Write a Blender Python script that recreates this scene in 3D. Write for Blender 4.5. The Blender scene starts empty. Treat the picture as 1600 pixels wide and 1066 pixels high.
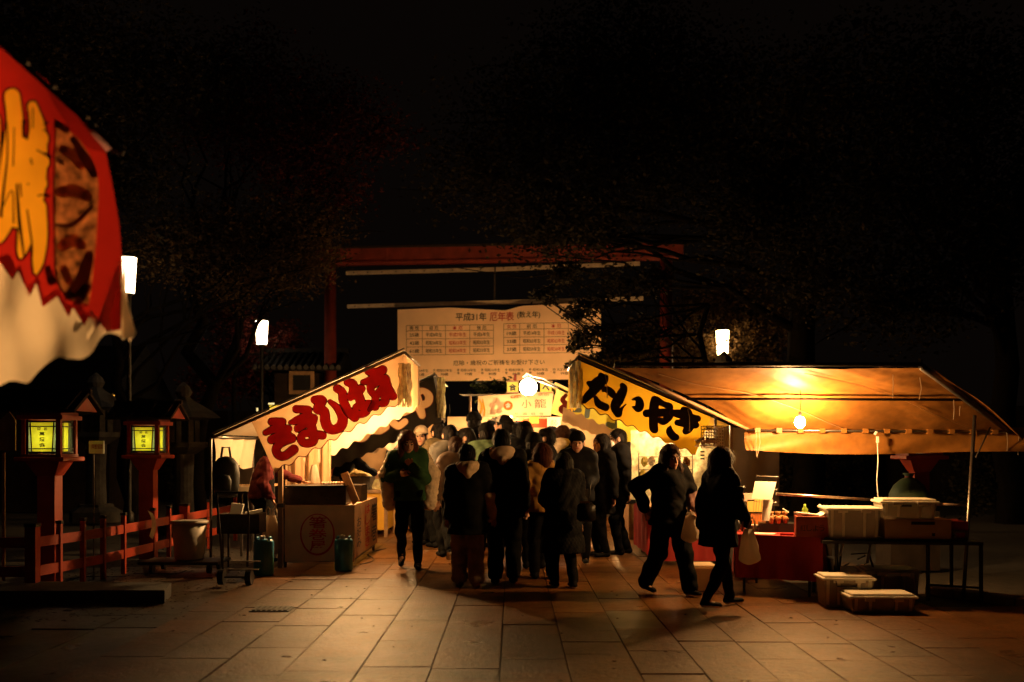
import bpy, math, random
import numpy as np
from mathutils import Vector, Matrix, Euler
random.seed(7); np.random.seed(7)
S = bpy.context.scene
COL = S.collection
# ---------------------------------------------------------------- camera
F, HOR, H = 1556.0, 699.0, 1.5          # focal length in photo pixels, horizon row, eye height
def P(px, py, Y): return Vector(((px-800)*Y/F, Y, H+(HOR-py)*Y/F))
def G(px, py):
    Y = F*H/(py-HOR); return Vector(((px-800)*Y/F, Y, 0))
cam = bpy.data.cameras.new('camera'); camo = bpy.data.objects.new('camera', cam); COL.objects.link(camo)
camo.location = (0, 0, H); camo.rotation_euler = (math.pi/2, 0, 0)
cam.sensor_width = 36; cam.lens = 36*F/1600; cam.shift_y = (HOR-533)/1600
cam.clip_start = 0.05; cam.clip_end = 400
cam.dof.use_dof = True; cam.dof.focus_distance = 11.5; cam.dof.aperture_fstop = 1.25
S.camera = camo
# ---------------------------------------------------------------- night sky and exposure
w = bpy.data.worlds.new("World"); S.world = w; w.use_nodes = True
bg = w.node_tree.nodes['Background']
bg.inputs[0].default_value = (0.10, 0.062, 0.045, 1); bg.inputs[1].default_value = 0.015
S.view_settings.view_transform = 'Standard'; S.view_settings.look = 'None'
S.view_settings.exposure = 0.45; S.view_settings.gamma = 1.0
S.cycles.use_denoising = True
S.cycles.max_bounces = 7; S.cycles.diffuse_bounces = 4; S.cycles.glossy_bounces = 3
S.cycles.transmission_bounces = 6; S.cycles.transparent_max_bounces = 8
S.cycles.caustics_reflective = False; S.cycles.caustics_refractive = False
S.cycles.sample_clamp_indirect = 4.0
# ---------------------------------------------------------------- materials
def pmat(name, col, rough=.7, var=.2, scale=6, bump=.25, bscale=60, metal=0, spec=.5, trans=0.0, alpha=1.0, rvar=0, rnd=0.0, sheen=0, wave=None):
    m = bpy.data.materials.new(name); m.use_nodes = True; nt = m.node_tree; n = nt.nodes; l = nt.links
    b = n['Principled BSDF']; tc = n.new('ShaderNodeTexCoord')
    nz = n.new('ShaderNodeTexNoise'); nz.inputs['Scale'].default_value = scale; nz.inputs['Detail'].default_value = 5
    l.new(tc.outputs['Object'], nz.inputs['Vector'])
    mx = n.new('ShaderNodeMixRGB'); mx.blend_type = 'MIX'
    mx.inputs[1].default_value = tuple(c*(1-var) for c in col)+(1,); mx.inputs[2].default_value = tuple(min(1, c*(1+var)) for c in col)+(1,)
    cr = n.new('ShaderNodeMapRange'); cr.inputs[1].default_value = .3; cr.inputs[2].default_value = .7
    l.new(nz.outputs['Fac'], cr.inputs[0]); l.new(cr.outputs[0], mx.inputs[0])
    out = mx.outputs[0]
    if rnd:
        oi = n.new('ShaderNodeObjectInfo'); hs = n.new('ShaderNodeHueSaturation'); mr = n.new('ShaderNodeMapRange')
        mr.inputs[3].default_value = 1-rnd; mr.inputs[4].default_value = 1+rnd
        l.new(oi.outputs['Random'], mr.inputs[0]); l.new(mr.outputs[0], hs.inputs['Value']); l.new(out, hs.inputs['Color']); out = hs.outputs[0]
    l.new(out, b.inputs['Base Color'])
    b.inputs['Roughness'].default_value = rough; b.inputs['Metallic'].default_value = metal
    b.inputs['Specular IOR Level'].default_value = spec
    if rvar:
        r2 = n.new('ShaderNodeTexNoise'); r2.inputs['Scale'].default_value = scale*.7; r2.inputs['Detail'].default_value = 6
        l.new(tc.outputs['Object'], r2.inputs['Vector']); m2 = n.new('ShaderNodeMapRange')
        m2.inputs[1].default_value = .3; m2.inputs[2].default_value = .7
        m2.inputs[3].default_value = max(.03, rough-rvar); m2.inputs[4].default_value = min(1, rough+rvar)
        l.new(r2.outputs['Fac'], m2.inputs[0]); l.new(m2.outputs[0], b.inputs['Roughness'])
    if bump:
        bn = n.new('ShaderNodeTexNoise'); bn.inputs['Scale'].default_value = bscale; bn.inputs['Detail'].default_value = 6
        l.new(tc.outputs['Object'], bn.inputs['Vector']); bp = n.new('ShaderNodeBump'); bp.inputs['Strength'].default_value = bump; bp.inputs['Distance'].default_value = .01
        l.new(bn.outputs['Fac'], bp.inputs['Height']); l.new(bp.outputs[0], b.inputs['Normal'])
    if sheen: b.inputs['Sheen Weight'].default_value = sheen
    if alpha < 1: b.inputs['Alpha'].default_value = alpha
    if trans:      # thin cloth that lets light through
        ts = n.new('ShaderNodeBsdfTranslucent'); l.new(out, ts.inputs[0]); mm = n.new('ShaderNodeMixShader'); mm.inputs[0].default_value = trans
        l.new(b.outputs[0], mm.inputs[1]); l.new(ts.outputs[0], mm.inputs[2]); l.new(mm.outputs[0], n['Material Output'].inputs[0])
    return m
def emat(name, col, strength):
    m = bpy.data.materials.new(name); m.use_nodes = True; n = m.node_tree.nodes; l = m.node_tree.links
    e = n.new('ShaderNodeEmission'); e.inputs[0].default_value = tuple(col)+(1,); e.inputs[1].default_value = strength
    l.new(e.outputs[0], n['Material Output'].inputs[0]); return m
def glassy(name, col, alpha=.3, rough=.15, bump=.6, bscale=14):
    m = pmat(name, col, rough=rough, var=.1, scale=5, bump=bump, bscale=bscale, spec=.8, alpha=alpha); return m
# ---------------------------------------------------------------- mesh building
class MB:
    def __init__(s): s.v = []; s.f = []; s.mi = []; s.m = 0
    def add(s, vs, fs):
        o = len(s.v); s.v += [tuple(x) for x in vs]; s.f += [tuple(i+o for i in f) for f in fs]; s.mi += [s.m]*len(fs); return s
    def box(s, c, d, rot=None, taper=1.0, bev=0):
        hx, hy, hz = d[0]/2, d[1]/2, d[2]/2; vs = []
        R = Euler(rot).to_matrix() if rot else None
        b = bev
        if b > 0:
            pts = []
            for z, ins in ((-hz, b), (-hz+b, 0), (hz-b, 0), (hz, b)):
                t = 1.0 if z < 0 else taper
                for x, y in ((-1, -1), (1, -1), (1, 1), (-1, 1)): pts.append(Vector(((hx*t-ins)*x, (hy*t-ins)*y, z)))
            fs = [(3, 2, 1, 0), (12, 13, 14, 15)]
            for k in range(3):
                for i in range(4): fs.append((k*4+i, k*4+(i+1) % 4, k*4+4+(i+1) % 4, k*4+4+i))
        else:
            pts = []
            for z in (-hz, hz):
                t = 1.0 if z < 0 else taper
                for x, y in ((-1, -1), (1, -1), (1, 1), (-1, 1)): pts.append(Vector((hx*t*x, hy*t*y, z)))
            fs = [(3, 2, 1, 0), (4, 5, 6, 7), (0, 1, 5, 4), (1, 2, 6, 5), (2, 3, 7, 6), (3, 0, 4, 7)]
        for p in pts:
            if R: p = R @ p
            vs.append(p+Vector(c))
        return s.add(vs, fs)
    def tube(s, pts, r, seg=8, cap=True):
        pts = [Vector(p) for p in pts]; n = len(pts); vs = []; rr = r if isinstance(r, (list, tuple)) else [r]*n
        up = None
        for i, p in enumerate(pts):
            t = (pts[min(i+1, n-1)]-pts[max(i-1, 0)]).normalized()
            if up is None: up = Vector((0, 0, 1)) if abs(t.z) < .9 else Vector((1, 0, 0))
            a = t.cross(up).normalized(); b = a.cross(t).normalized(); up = b
            for k in range(seg):
                an = 2*math.pi*k/seg; vs.append(p+(a*math.cos(an)+b*math.sin(an))*rr[i])
        fs = [(i*seg+k, i*seg+(k+1) % seg, (i+1)*seg+(k+1) % seg, (i+1)*seg+k) for i in range(n-1) for k in range(seg)]
        if cap: fs += [tuple(range(seg))[::-1], tuple((n-1)*seg+k for k in range(seg))]
        return s.add(vs, fs)
    def lathe(s, c, prof, seg=20, sx=1, sy=1):
        c = Vector(c); vs = []
        for r, z in prof:
            for k in range(seg):
                a = 2*math.pi*k/seg; vs.append(c+Vector((r*math.cos(a)*sx, r*math.sin(a)*sy, z)))
        n = len(prof)
        fs = [(i*seg+k, i*seg+(k+1) % seg, (i+1)*seg+(k+1) % seg, (i+1)*seg+k) for i in range(n-1) for k in range(seg)]
        fs += [tuple(range(seg))[::-1], tuple((n-1)*seg+k for k in range(seg))]
        return s.add(vs, fs)
    def grid(s, fn, nu, nv):
        vs = [fn(i/nu, j/nv) for j in range(nv+1) for i in range(nu+1)]
        fs = [(j*(nu+1)+i, j*(nu+1)+i+1, (j+1)*(nu+1)+i+1, (j+1)*(nu+1)+i) for j in range(nv) for i in range(nu)]
        return s.add(vs, fs)
    def ball(s, c, r, seg=14, rings=8):
        r = (r, r, r) if not isinstance(r, (tuple, list)) else r; c = Vector(c)
        vs = [c+Vector((0, 0, -r[2]))]
        for j in range(1, rings):
            ph = -math.pi/2+math.pi*j/rings
            for k in range(seg):
                a = 2*math.pi*k/seg; vs.append(c+Vector((r[0]*math.cos(ph)*math.cos(a), r[1]*math.cos(ph)*math.sin(a), r[2]*math.sin(ph))))
        vs.append(c+Vector((0, 0, r[2]))); T = len(vs)-1; fs = []
        for k in range(seg): fs.append((0, 1+(k+1) % seg, 1+k)); fs.append((T, 1+(rings-2)*seg+k, 1+(rings-2)*seg+(k+1) % seg))
        for j in range(rings-2):
            for k in range(seg): a = 1+j*seg; fs.append((a+k, a+(k+1) % seg, a+seg+(k+1) % seg, a+seg+k))
        return s.add(vs, fs)
    def prism(s, poly, d):      # poly: list of Vectors (planar), d: extrusion vector
        n = len(poly); d = Vector(d); vs = [Vector(p) for p in poly]+[Vector(p)+d for p in poly]
        fs = [tuple(range(n)), tuple(range(2*n-1, n-1, -1))]+[(i, i+n, (i+1) % n+n, (i+1) % n) for i in range(n)]
        return s.add(vs, fs)
WL = {}
def link(name, me, parent=None, loc=(0, 0, 0)):
    o = bpy.data.objects.new(name, me); COL.objects.link(o); o.location = loc
    base = Vector(loc)
    if parent is not None: o.parent = parent; base = base+WL[parent.name]
    WL[o.name] = base; return o
def obj(name, mb, mats, parent=None, smooth=False, loc=None):
    """links the builder as one object; its vertices are world coordinates"""
    base = WL[parent.name] if parent is not None else Vector((0, 0, 0))
    if loc is not None: origin = Vector(loc)
    elif parent is None:
        a = np.array(mb.v); origin = Vector((float(a[:, 0].mean()), float(a[:, 1].mean()), float(a[:, 2].min())))
    else: origin = base
    me = bpy.data.meshes.new(name)
    me.from_pydata([(x-origin.x, y-origin.y, z-origin.z) for x, y, z in mb.v], [], mb.f)
    mats = mats if isinstance(mats, (list, tuple)) else [mats]
    for m in mats: me.materials.append(m)
    if len(mats) > 1: me.polygons.foreach_set('material_index', mb.mi)
    if smooth: me.polygons.foreach_set('use_smooth', [True]*len(mb.f))
    me.update()
    return link(name, me, parent, origin-base)
def tag(o, label, cat, group=None, kind=None):
    if label: o['label'] = label
    if cat: o['category'] = cat
    if group: o['group'] = group
    if kind: o['kind'] = kind
    return o
def thing(name, label, cat, loc=(0, 0, 0), group=None):
    o = link(name, None, None, loc); return tag(o, label, cat, group)
def struct(o): o['kind'] = 'structure'; return o
def stuff(o): o['kind'] = 'stuff'; return o
# ---------------------------------------------------------------- print and brush lettering on cloth sheets
class Sheet:
    """a hanging cloth: photo-plane coordinates (px,py) -> point of the real sheet at its own distance"""
    def __init__(s, Y, amp=.012, ph=0., tilt=0., fx=.05, fy=.03, px0=800):
        s.Y = Y; s.amp = amp; s.ph = ph; s.tilt = tilt; s.fx = fx; s.fy = fy; s.px0 = px0
    def pt(s, px, py, off=0):
        Y = s.Y+s.tilt*(px-s.px0)
        p = P(px, py, Y)
        d = s.amp*(math.sin(px*s.fx+py*s.fy+s.ph)+.5*math.sin(px*s.fx*2.3-py*s.fy*.7+1.3+s.ph)+.35*math.sin(py*s.fy*3+px*s.fx*.4))
        return Vector((p.x, p.y+d-off, p.z))
def lerp_poly(pts, t):
    n = len(pts)-1; L = [0]
    for i in range(n): L.append(L[-1]+math.hypot(pts[i+1][0]-pts[i][0], pts[i+1][1]-pts[i][1]))
    d = t*L[-1]
    for i in range(n):
        if d <= L[i+1] or i == n-1:
            u = (d-L[i])/max(1e-9, L[i+1]-L[i]); return (pts[i][0]+(pts[i+1][0]-pts[i][0])*u, pts[i][1]+(pts[i+1][1]-pts[i][1])*u)
def cat_rom(pts, sub=6):
    out = []; n = len(pts)
    for i in range(n-1):
        p0 = pts[max(i-1, 0)]; p1 = pts[i]; p2 = pts[i+1]; p3 = pts[min(i+2, n-1)]
        for k in range(sub):
            t = k/sub; out.append(tuple(.5*((2*b)+(-a+c)*t+(2*a-5*b+4*c-d)*t*t+(-a+3*b-3*c+d)*t**3) for a, b, c, d in zip(p0, p1, p2, p3)))
    out.append(tuple(pts[-1])); return out
def cloth(name, sheet, top, bot, mat, parent=None, nu=40, nv=10, **k):
    mb = MB()
    if len(bot) > 6 and nu >= 80: bot = cat_rom(bot, 4); nu = max(nu, 200)
    def fn(u, v):
        a = lerp_poly(top, u); b = lerp_poly(bot, u); return sheet.pt(a[0]+(b[0]-a[0])*v, a[1]+(b[1]-a[1])*v)
    mb.grid(fn, nu, nv); return obj(name, mb, mat, parent, True, **k)
def strokes(mb, sheet, sts, scale=1, org=(0, 0), grow=0, off=.004, step=.0005, r0=None):
    for q, st in enumerate(sts):
        pts = [(org[0]+p[0]/scale, org[1]+p[1]/scale, (p[2] if len(p) > 2 else r0)/scale+grow) for p in st]
        if len(pts) > 1: pts = cat_rom(pts, 6)
        o = off+q*step
        def disc(x, y, r, o):
            vs = [sheet.pt(x, y, o)]+[sheet.pt(x+r*math.cos(a*math.pi/7), y+r*math.sin(a*math.pi/7), o) for a in range(14)]
            mb.add(vs, [(0, 1+(i+1) % 14, 1+i) for i in range(14)])
        if len(pts) == 1: disc(*pts[0], o); continue
        L = []; n = len(pts)
        for i, (x, y, r) in enumerate(pts):
            a = pts[max(i-1, 0)]; b = pts[min(i+1, n-1)]; dx, dy = b[0]-a[0], b[1]-a[1]; d = math.hypot(dx, dy) or 1
            L.append((x-dy/d*r, y+dx/d*r, x+dy/d*r, y-dx/d*r))
        vs = []
        for i, (a, b, c, d) in enumerate(L): vs += [sheet.pt(a, b, o+i*step*.012), sheet.pt((a+c)/2, (b+d)/2, o+i*step*.012), sheet.pt(c, d, o+i*step*.012)]
        fs = []
        for i in range(n-1):
            for j in range(2): fs.append((i*3+j, i*3+j+1, i*3+3+j+1, i*3+3+j))
        mb.add(vs, fs)
        disc(pts[0][0], pts[0][1], pts[0][2], o-step*.3); disc(pts[-1][0], pts[-1][1], pts[-1][2], o-step*.4)
def _sdf(sts, scale, org, X, Y):
    D = np.full(X.shape, 1e3)
    for st in sts:
        pts = [(org[0]+p[0]/scale, org[1]+p[1]/scale, p[2]/scale) for p in st]
        if len(pts) > 1: pts = cat_rom(pts, 6)
        else: pts = pts*2
        for (ax, ay, ar), (bx, by, br) in zip(pts[:-1], pts[1:]):
            L2 = (bx-ax)**2+(by-ay)**2 or 1e-9; t = np.clip(((X-ax)*(bx-ax)+(Y-ay)*(by-ay))/L2, 0, 1)
            D = np.minimum(D, np.hypot(X-ax-t*(bx-ax), Y-ay-t*(by-ay))-(ar+t*(br-ar)))
    return D
def _clip(poly, c, keep_below):
    out = []; n = len(poly)
    for i in range(n):
        a = poly[i]; b = poly[(i+1) % n]; fa = (a[2] < c) == keep_below; fb = (b[2] < c) == keep_below
        if fa: out.append(a)
        if fa != fb:
            t = (c-a[2])/(b[2]-a[2]); out.append((a[0]+t*(b[0]-a[0]), a[1]+t*(b[1]-a[1]), c))
    return out
def brush(sheet, groups, width, off=.004, step=.8):
    """flat brush lettering cut along its true outline: returns (fill builder, outline builder)"""
    bb = []
    for sts, sc, org in groups:
        for st in sts:
            for p in st: bb.append((org[0]+p[0]/sc-p[2]/sc, org[1]+p[1]/sc-p[2]/sc, org[0]+p[0]/sc+p[2]/sc, org[1]+p[1]/sc+p[2]/sc))
    bb = np.array(bb); x0, y0 = bb[:, :2].min(0)-width-2; x1, y1 = bb[:, 2:].max(0)+width+2
    xs_ = np.arange(x0, x1+step, step); ys_ = np.arange(y0, y1+step, step); X, Y = np.meshgrid(xs_, ys_, indexing='ij'); D = np.full(X.shape, 1e3)
    for sts, sc, org in groups: D = np.minimum(D, _sdf(sts, sc, org, X, Y))
    fill, line = MB(), MB(); mn = np.minimum.reduce([D[:-1, :-1], D[1:, :-1], D[1:, 1:], D[:-1, 1:]]); mx = np.maximum.reduce([D[:-1, :-1], D[1:, :-1], D[1:, 1:], D[:-1, 1:]])
    for i, j in zip(*np.nonzero(mn < width)):
        q = [(xs_[i], ys_[j], D[i, j]), (xs_[i+1], ys_[j], D[i+1, j]), (xs_[i+1], ys_[j+1], D[i+1, j+1]), (xs_[i], ys_[j+1], D[i, j+1])]
        if mn[i, j] < 0:
            p = q if mx[i, j] < 0 else _clip(q, 0, True)
            if len(p) > 2: fill.add([sheet.pt(a, b, off) for a, b, _ in p], [tuple(range(len(p)))])
        if mx[i, j] > 0 and width > 0:
            p = _clip(q, 0, False) if mn[i, j] < 0 else q
            p = _clip(p, width, True) if mx[i, j] > width and len(p) > 2 else p
            if len(p) > 2: line.add([sheet.pt(a, b, off) for a, b, _ in p], [tuple(range(len(p)))])
    return fill, line
_tc = {}
def text_mesh(body, bold=0.0):
    key = (body, bold)
    if key in _tc: return _tc[key]
    c = bpy.data.curves.new('lettering', 'FONT'); c.body = body; c.resolution_u = 2; c.offset = bold
    o = bpy.data.objects.new('lettering', c); COL.objects.link(o)
    dg = bpy.context.evaluated_depsgraph_get(); me = bpy.data.meshes.new_from_object(o.evaluated_get(dg))
    v = np.array([tuple(x.co) for x in me.vertices]) if len(me.vertices) else np.zeros((1, 3)); f = [tuple(p.vertices) for p in me.polygons]
    bpy.data.objects.remove(o); bpy.data.curves.remove(c); bpy.data.meshes.remove(me)
    _tc[key] = (v, f); return _tc[key]
def text(mb, sheet, body, x0, y0, x1, y1, off=.004, bold=.012, slope=0.0):
    """prints body into the rectangle (x0,y0)-(x1,y1) of a sheet; slope = rise in px per px"""
    v, f = text_mesh(body, bold); a = v.min(0); b = v.max(0); vs = []
    for x, y, _ in v:
        px = x0+(x-a[0])/(b[0]-a[0])*(x1-x0); py = y1-(y-a[1])/max(1e-6, b[1]-a[1])*(y1-y0)+slope*(px-x0)
        vs.append(sheet.pt(px, py, off))
    mb.add(vs, f)
def letters(sheet, chars, width, fm, lm, parent, off=.004):
    for k, gr in enumerate(chars):
        a, b = brush(sheet, [gr], width, off+k*.0006); o = obj('letter', a, fm, parent, True); stuff(obj('letter_outline', b, lm, o, True))
class Plane(Sheet):
    """a flat board given by world corner, right vector and down vector; px,py run 0..1"""
    def __init__(s, o, r, d): s.o = Vector(o); s.r = Vector(r); s.d = Vector(d); s.n = s.r.cross(s.d).normalized(); 
    def pt(s, u, v, off=0): return s.o+s.r*u+s.d*v-s.n*off
# ---------------------------------------------------------------- palette
M = {}
M['slab'] = pmat('paving granite', (.20, .135, .092), rough=.40, var=.30, scale=2.2, bump=.55, bscale=55, rvar=.13, rnd=.22)
def slabmat(name, col):
    m = bpy.data.materials.new(name); m.use_nodes = True; n = m.node_tree.nodes; l = m.node_tree.links; b = n['Principled BSDF']; g = n.new('ShaderNodeNewGeometry')
    def noise(sc, det=6, ro=.6):
        q = n.new('ShaderNodeTexNoise'); q.inputs['Scale'].default_value = sc; q.inputs['Detail'].default_value = det; q.inputs['Roughness'].default_value = ro; l.new(g.outputs['Position'], q.inputs['Vector']); return q.outputs['Fac']
    def rng(f, a, b_, c, d):
        q = n.new('ShaderNodeMapRange'); q.inputs[1].default_value = a; q.inputs[2].default_value = b_; q.inputs[3].default_value = c; q.inputs[4].default_value = d; l.new(f, q.inputs[0]); return q.outputs[0]
    def mul(a, b_):
        q = n.new('ShaderNodeMath'); q.operation = 'MULTIPLY'; l.new(a, q.inputs[0]); l.new(b_, q.inputs[1]); return q.outputs[0]
    stain = rng(noise(1.3), .3, .7, .62, 1.15); blot = rng(noise(7), .3, .7, .80, 1.12); grain = mul(rng(noise(95, 3), .3, .7, .60, 1.40), rng(noise(26, 5, .75), .32, .68, .45, 1.5))
    vor = n.new('ShaderNodeTexVoronoi'); vor.inputs['Scale'].default_value = 4.2; l.new(g.outputs['Position'], vor.inputs['Vector']); gum = rng(vor.outputs['Distance'], .02, .05, .75, 1)
    oi = n.new('ShaderNodeObjectInfo'); per = rng(oi.outputs['Random'], 0, 1, .72, 1.25); v = mul(mul(mul(stain, blot), mul(grain, gum)), per)
    mx = n.new('ShaderNodeMixRGB'); mx.blend_type = 'MULTIPLY'; mx.inputs[0].default_value = 1; mx.inputs[1].default_value = tuple(col)+(1,); l.new(v, mx.inputs[2]); l.new(mx.outputs[0], b.inputs['Base Color'])
    l.new(rng(noise(2.3), .25, .75, .24, .44), b.inputs['Roughness'])
    b1 = n.new('ShaderNodeBump'); b.inputs['Specular IOR Level'].default_value = .16; b.inputs['Coat Weight'].default_value = .09; b.inputs['Coat Roughness'].default_value = .24; b.inputs['Coat IOR'].default_value = 1.6; b1.inputs['Strength'].default_value = 1.0; b1.inputs['Distance'].default_value = .012; l.new(noise(20, 8, .72), b1.inputs['Height'])
    b2 = n.new('ShaderNodeBump'); b2.inputs['Strength'].default_value = .18; b2.inputs['Distance'].default_value = .02; l.new(noise(5, 4), b2.inputs['Height']); l.new(b1.outputs[0], b2.inputs['Normal']); l.new(b2.outputs[0], b.inputs['Normal']); l.new(b2.outputs[0], b.inputs['Coat Normal'])
    return m
M['slab'] = slabmat('paving granite', (.140, .057, .0150))
M['slab_shadow_grey'] = pmat('shadow darkened grey granite', (.075, .075, .078), rough=.38, var=.25, scale=3, bump=.5, bscale=70, rvar=.12)  # grey stone with a shadow painted into its colour
M['joint'] = pmat('earth and grit', (.035, .028, .022), rough=.9, var=.4, scale=9, bump=.6, bscale=30)
M['kerb'] = pmat('weathered kerb stone', (.16, .14, .12), rough=.75, var=.3, scale=6, bump=.6, bscale=40)
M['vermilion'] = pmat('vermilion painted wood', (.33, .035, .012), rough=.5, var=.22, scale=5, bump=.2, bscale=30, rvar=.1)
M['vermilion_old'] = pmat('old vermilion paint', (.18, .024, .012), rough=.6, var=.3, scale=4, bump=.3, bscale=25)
M['blackmetal'] = pmat('black painted metal', (.012, .012, .012), rough=.45, var=.3, bump=.1)
M['steel'] = pmat('galvanised steel', (.20, .19, .18), rough=.35, var=.2, scale=12, bump=.1, metal=.9)
M['pole_metal'] = pmat('polished pole', (.55, .42, .33), rough=.3, var=.1, metal=.8, bump=.05)
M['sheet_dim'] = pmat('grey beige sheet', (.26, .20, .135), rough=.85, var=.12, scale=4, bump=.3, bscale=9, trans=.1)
M['darksteel'] = pmat('dark sooty steel', (.055, .045, .04), rough=.5, var=.4, scale=9, bump=.3, metal=.3)
M['wood'] = pmat('plain timber', (.34, .20, .10), rough=.6, var=.3, scale=7, bump=.3, bscale=25)
M['darkwood'] = pmat('dark old timber', (.025, .017, .012), spec=.15, rough=.8, var=.35, scale=6, bump=.4, bscale=20)
M['cream'] = pmat('cream canvas', (.50, .31, .16), rough=.8, var=.10, scale=5, bump=.25, bscale=16, trans=.36)
M['white_canvas'] = pmat('white canvas', (.80, .66, .48), rough=.8, var=.06, scale=4, bump=.25, bscale=14, trans=.45)
M['yellow_canvas'] = pmat('yellow canvas', (.74, .43, .022), rough=.75, var=.08, scale=4, bump=.2, bscale=14, trans=.55)
M['black_canvas'] = pmat('black canvas', (.012, .011, .010), rough=.6, var=.2, scale=4, bump=.4, bscale=12)
M['red_print'] = pmat('crimson print', (.42, .012, .016), rough=.7, var=.15, scale=9, bump=.15, trans=.35)
M['black_print'] = pmat('black print', (.018, .012, .010), rough=.65, var=.2, bump=.1)
M['maroon_edge'] = pmat('maroon print', (.16, .016, .010), rough=.7, var=.2, bump=.1, trans=.2)
M['tarp'] = pmat('orange brown tarpaulin', (.27, .108, .017), rough=.6, var=.22, scale=9, bump=.7, bscale=7, trans=.12)
M['red_cloth'] = pmat('dark red table cloth', (.30, .014, .012), rough=.75, var=.25, scale=3, bump=.35, bscale=12)
M['plastic'] = pmat('translucent storage plastic', (.72, .66, .55), rough=.35, var=.08, scale=4, bump=.08, alpha=.38)
M['plastic_lid'] = pmat('cloudy white plastic', (.74, .68, .56), rough=.4, var=.06, bump=.08, alpha=.9)
M['bag'] = pmat('thin white plastic bag', (.50, .40, .30), rough=.3, var=.06, scale=4, bump=.8, bscale=18, trans=.5)
M['vinyl'] = pmat('clear vinyl sheet', (.88, .68, .42), rough=.2, var=.5, scale=14, bump=1.0, bscale=11, spec=1.0, alpha=.88, trans=.55)
M['cardboard'] = pmat('cardboard', (.40, .25, .13), rough=.85, var=.15, bump=.2)
M['paper'] = pmat('white paper', (.80, .77, .70), rough=.8, var=.04, bump=.1)
M['teal'] = pmat('teal polyethylene', (.05, .26, .44), rough=.4, var=.15, scale=5, bump=.15)
M['grey_plastic'] = pmat('grey bin plastic', (.45, .40, .34), rough=.5, var=.15, bump=.1)
M['leaf'] = pmat('dark evergreen leaf', (.024, .019, .008), rough=.8, spec=.15, var=.4, scale=3, bump=0, trans=.25)
M['redleaf'] = pmat('red maple leaf', (.05, .008, .005), spec=.15, rough=.8, var=.5, scale=3, bump=0, trans=.3)
M['oliveleaf'] = pmat('yellowing maple leaf', (.055, .032, .011), spec=.15, rough=.8, var=.5, scale=3, bump=0, trans=.3)
M['bark'] = pmat('bark', (.006, .0045, .003), spec=.04, rough=.95, var=.4, scale=8, bump=1, bscale=14)
M['stone'] = pmat('mossy lantern stone', (.05, .045, .04), rough=.9, var=.35, scale=9, bump=.8, bscale=30)
M['tile'] = pmat('grey roof tile', (.010, .010, .010), spec=.1, rough=.7, var=.3, scale=9, bump=.3)
M['plaster'] = pmat('aged plaster', (.35, .28, .2), rough=.9, var=.2, bump=.2)
WARM = (1.0, .50, .17)
M['bulb'] = emat('bulb filament glass', (1.0, .53, .175), 1450)
M['bulb_dim'] = emat('dim stall bulb glass', (1.0, .57, .22), 2000)
M['bulb_low'] = emat('low stall bulb glass', (1.0, .60, .27), 1700)
M['bulb_bright'] = emat('bright stall bulb glass', (1.0, .56, .21), 6000)
M['bulb_in'] = emat('stall bulb glass', (1.0, .54, .19), 2500)
M['globe'] = emat('paper globe glow', (1.0, .66, .34), 75)
M['lamp_white'] = emat('lamp shade glow', (1.0, .74, .46), 10)
M['lamp_warm'] = emat('warm lamp shade glow', (1.0, .60, .24), 22)
M['paper_glow'] = pmat('yellow lantern paper', (.78, .70, .05), rough=.8, var=.08, scale=20, bump=.1, trans=.8)
M['lantern_bulb'] = emat('lantern bulb', (.95, 1.0, .42), 42)
M['paper_glow_pale'] = pmat('pale lantern paper', (.45, .52, .30), rough=.8, var=.08, bump=.1, trans=.8)
M['amber_glow'] = emat('amber lit window', (1.0, .42, .05), 1.6)
def bulb(px, py, Y, label, mat='bulb_in', r=.034, cord=.25, group='bare bulbs lighting the stalls'):
    p = P(px, py, Y); t = thing('light_bulb', label, 'light bulb', p, group)
    m = MB(); m.ball(p, (r, r, r*1.15), 12, 8); obj('glass', m, M[mat], t, True)
    m = MB(); m.lathe(p+Vector((0, 0, r*.9)), [(.015, 0), (.018, .01), (.018, .05), (.006, .06)], 10); obj('socket', m, M['blackmetal'], t)
    m = MB(); q = p+Vector((0, 0, r+.05)); m.tube([q, q+Vector((.01, 0, cord*.5)), q+Vector((0, 0, cord))], .004, 5); obj('cord', m, M['blackmetal'], t)
    return t
# ================================================================ THE GROUND
m = MB(); m.add([(-60, -12, -.03), (60, -12, -.03), (60, 90, -.03), (-60, 90, -.03)], [(0, 1, 2, 3)])
ground = struct(obj('ground', m, M['joint']))
pave = struct(link('paving', None, None, (0, 0, 0)))
def slab_mesh(wd, ln, mat):
    mb = MB(); mb.box((0, 0, -.03), (wd-.009, ln-.008, .06))
    me = bpy.data.meshes.new('paving_slab'); me.from_pydata(mb.v, [], mb.f[1:]); me.materials.append(mat); me.update(); return me
xs = [-2.96, -2.5, -2.0, -1.53, -1.03, -.55, -.08, .38, .85, 1.28, 1.72, 2.15, 2.6, 3.06, 3.5, 3.95]
rs = random.Random(3); cache = {}
for i in range(len(xs)-1):
    y = 5.2+rs.random()*.6; cx = (xs[i]+xs[i+1])/2; wd = xs[i+1]-xs[i]
    while y < (20.5 if cx < 2.2 else 11.0):
        ln = rs.choice((.45, .6, .75, .9, .9)); dark = (i == 8 and 8.0 < y+ln/2 < 8.9)  # dark: the one slab whose colour carries a shadow
        k = (round(wd, 2), ln, dark)
        if k not in cache: cache[k] = slab_mesh(wd, ln, M['slab_shadow_grey' if dark else 'slab'])
        o = link('paving_slab', cache[k], pave, (cx, y+ln/2, rs.uniform(-.003, .003)))
        o.rotation_euler = (rs.uniform(-.004, .004), rs.uniform(-.004, .004), rs.uniform(-.002, .002)); y += ln
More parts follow.
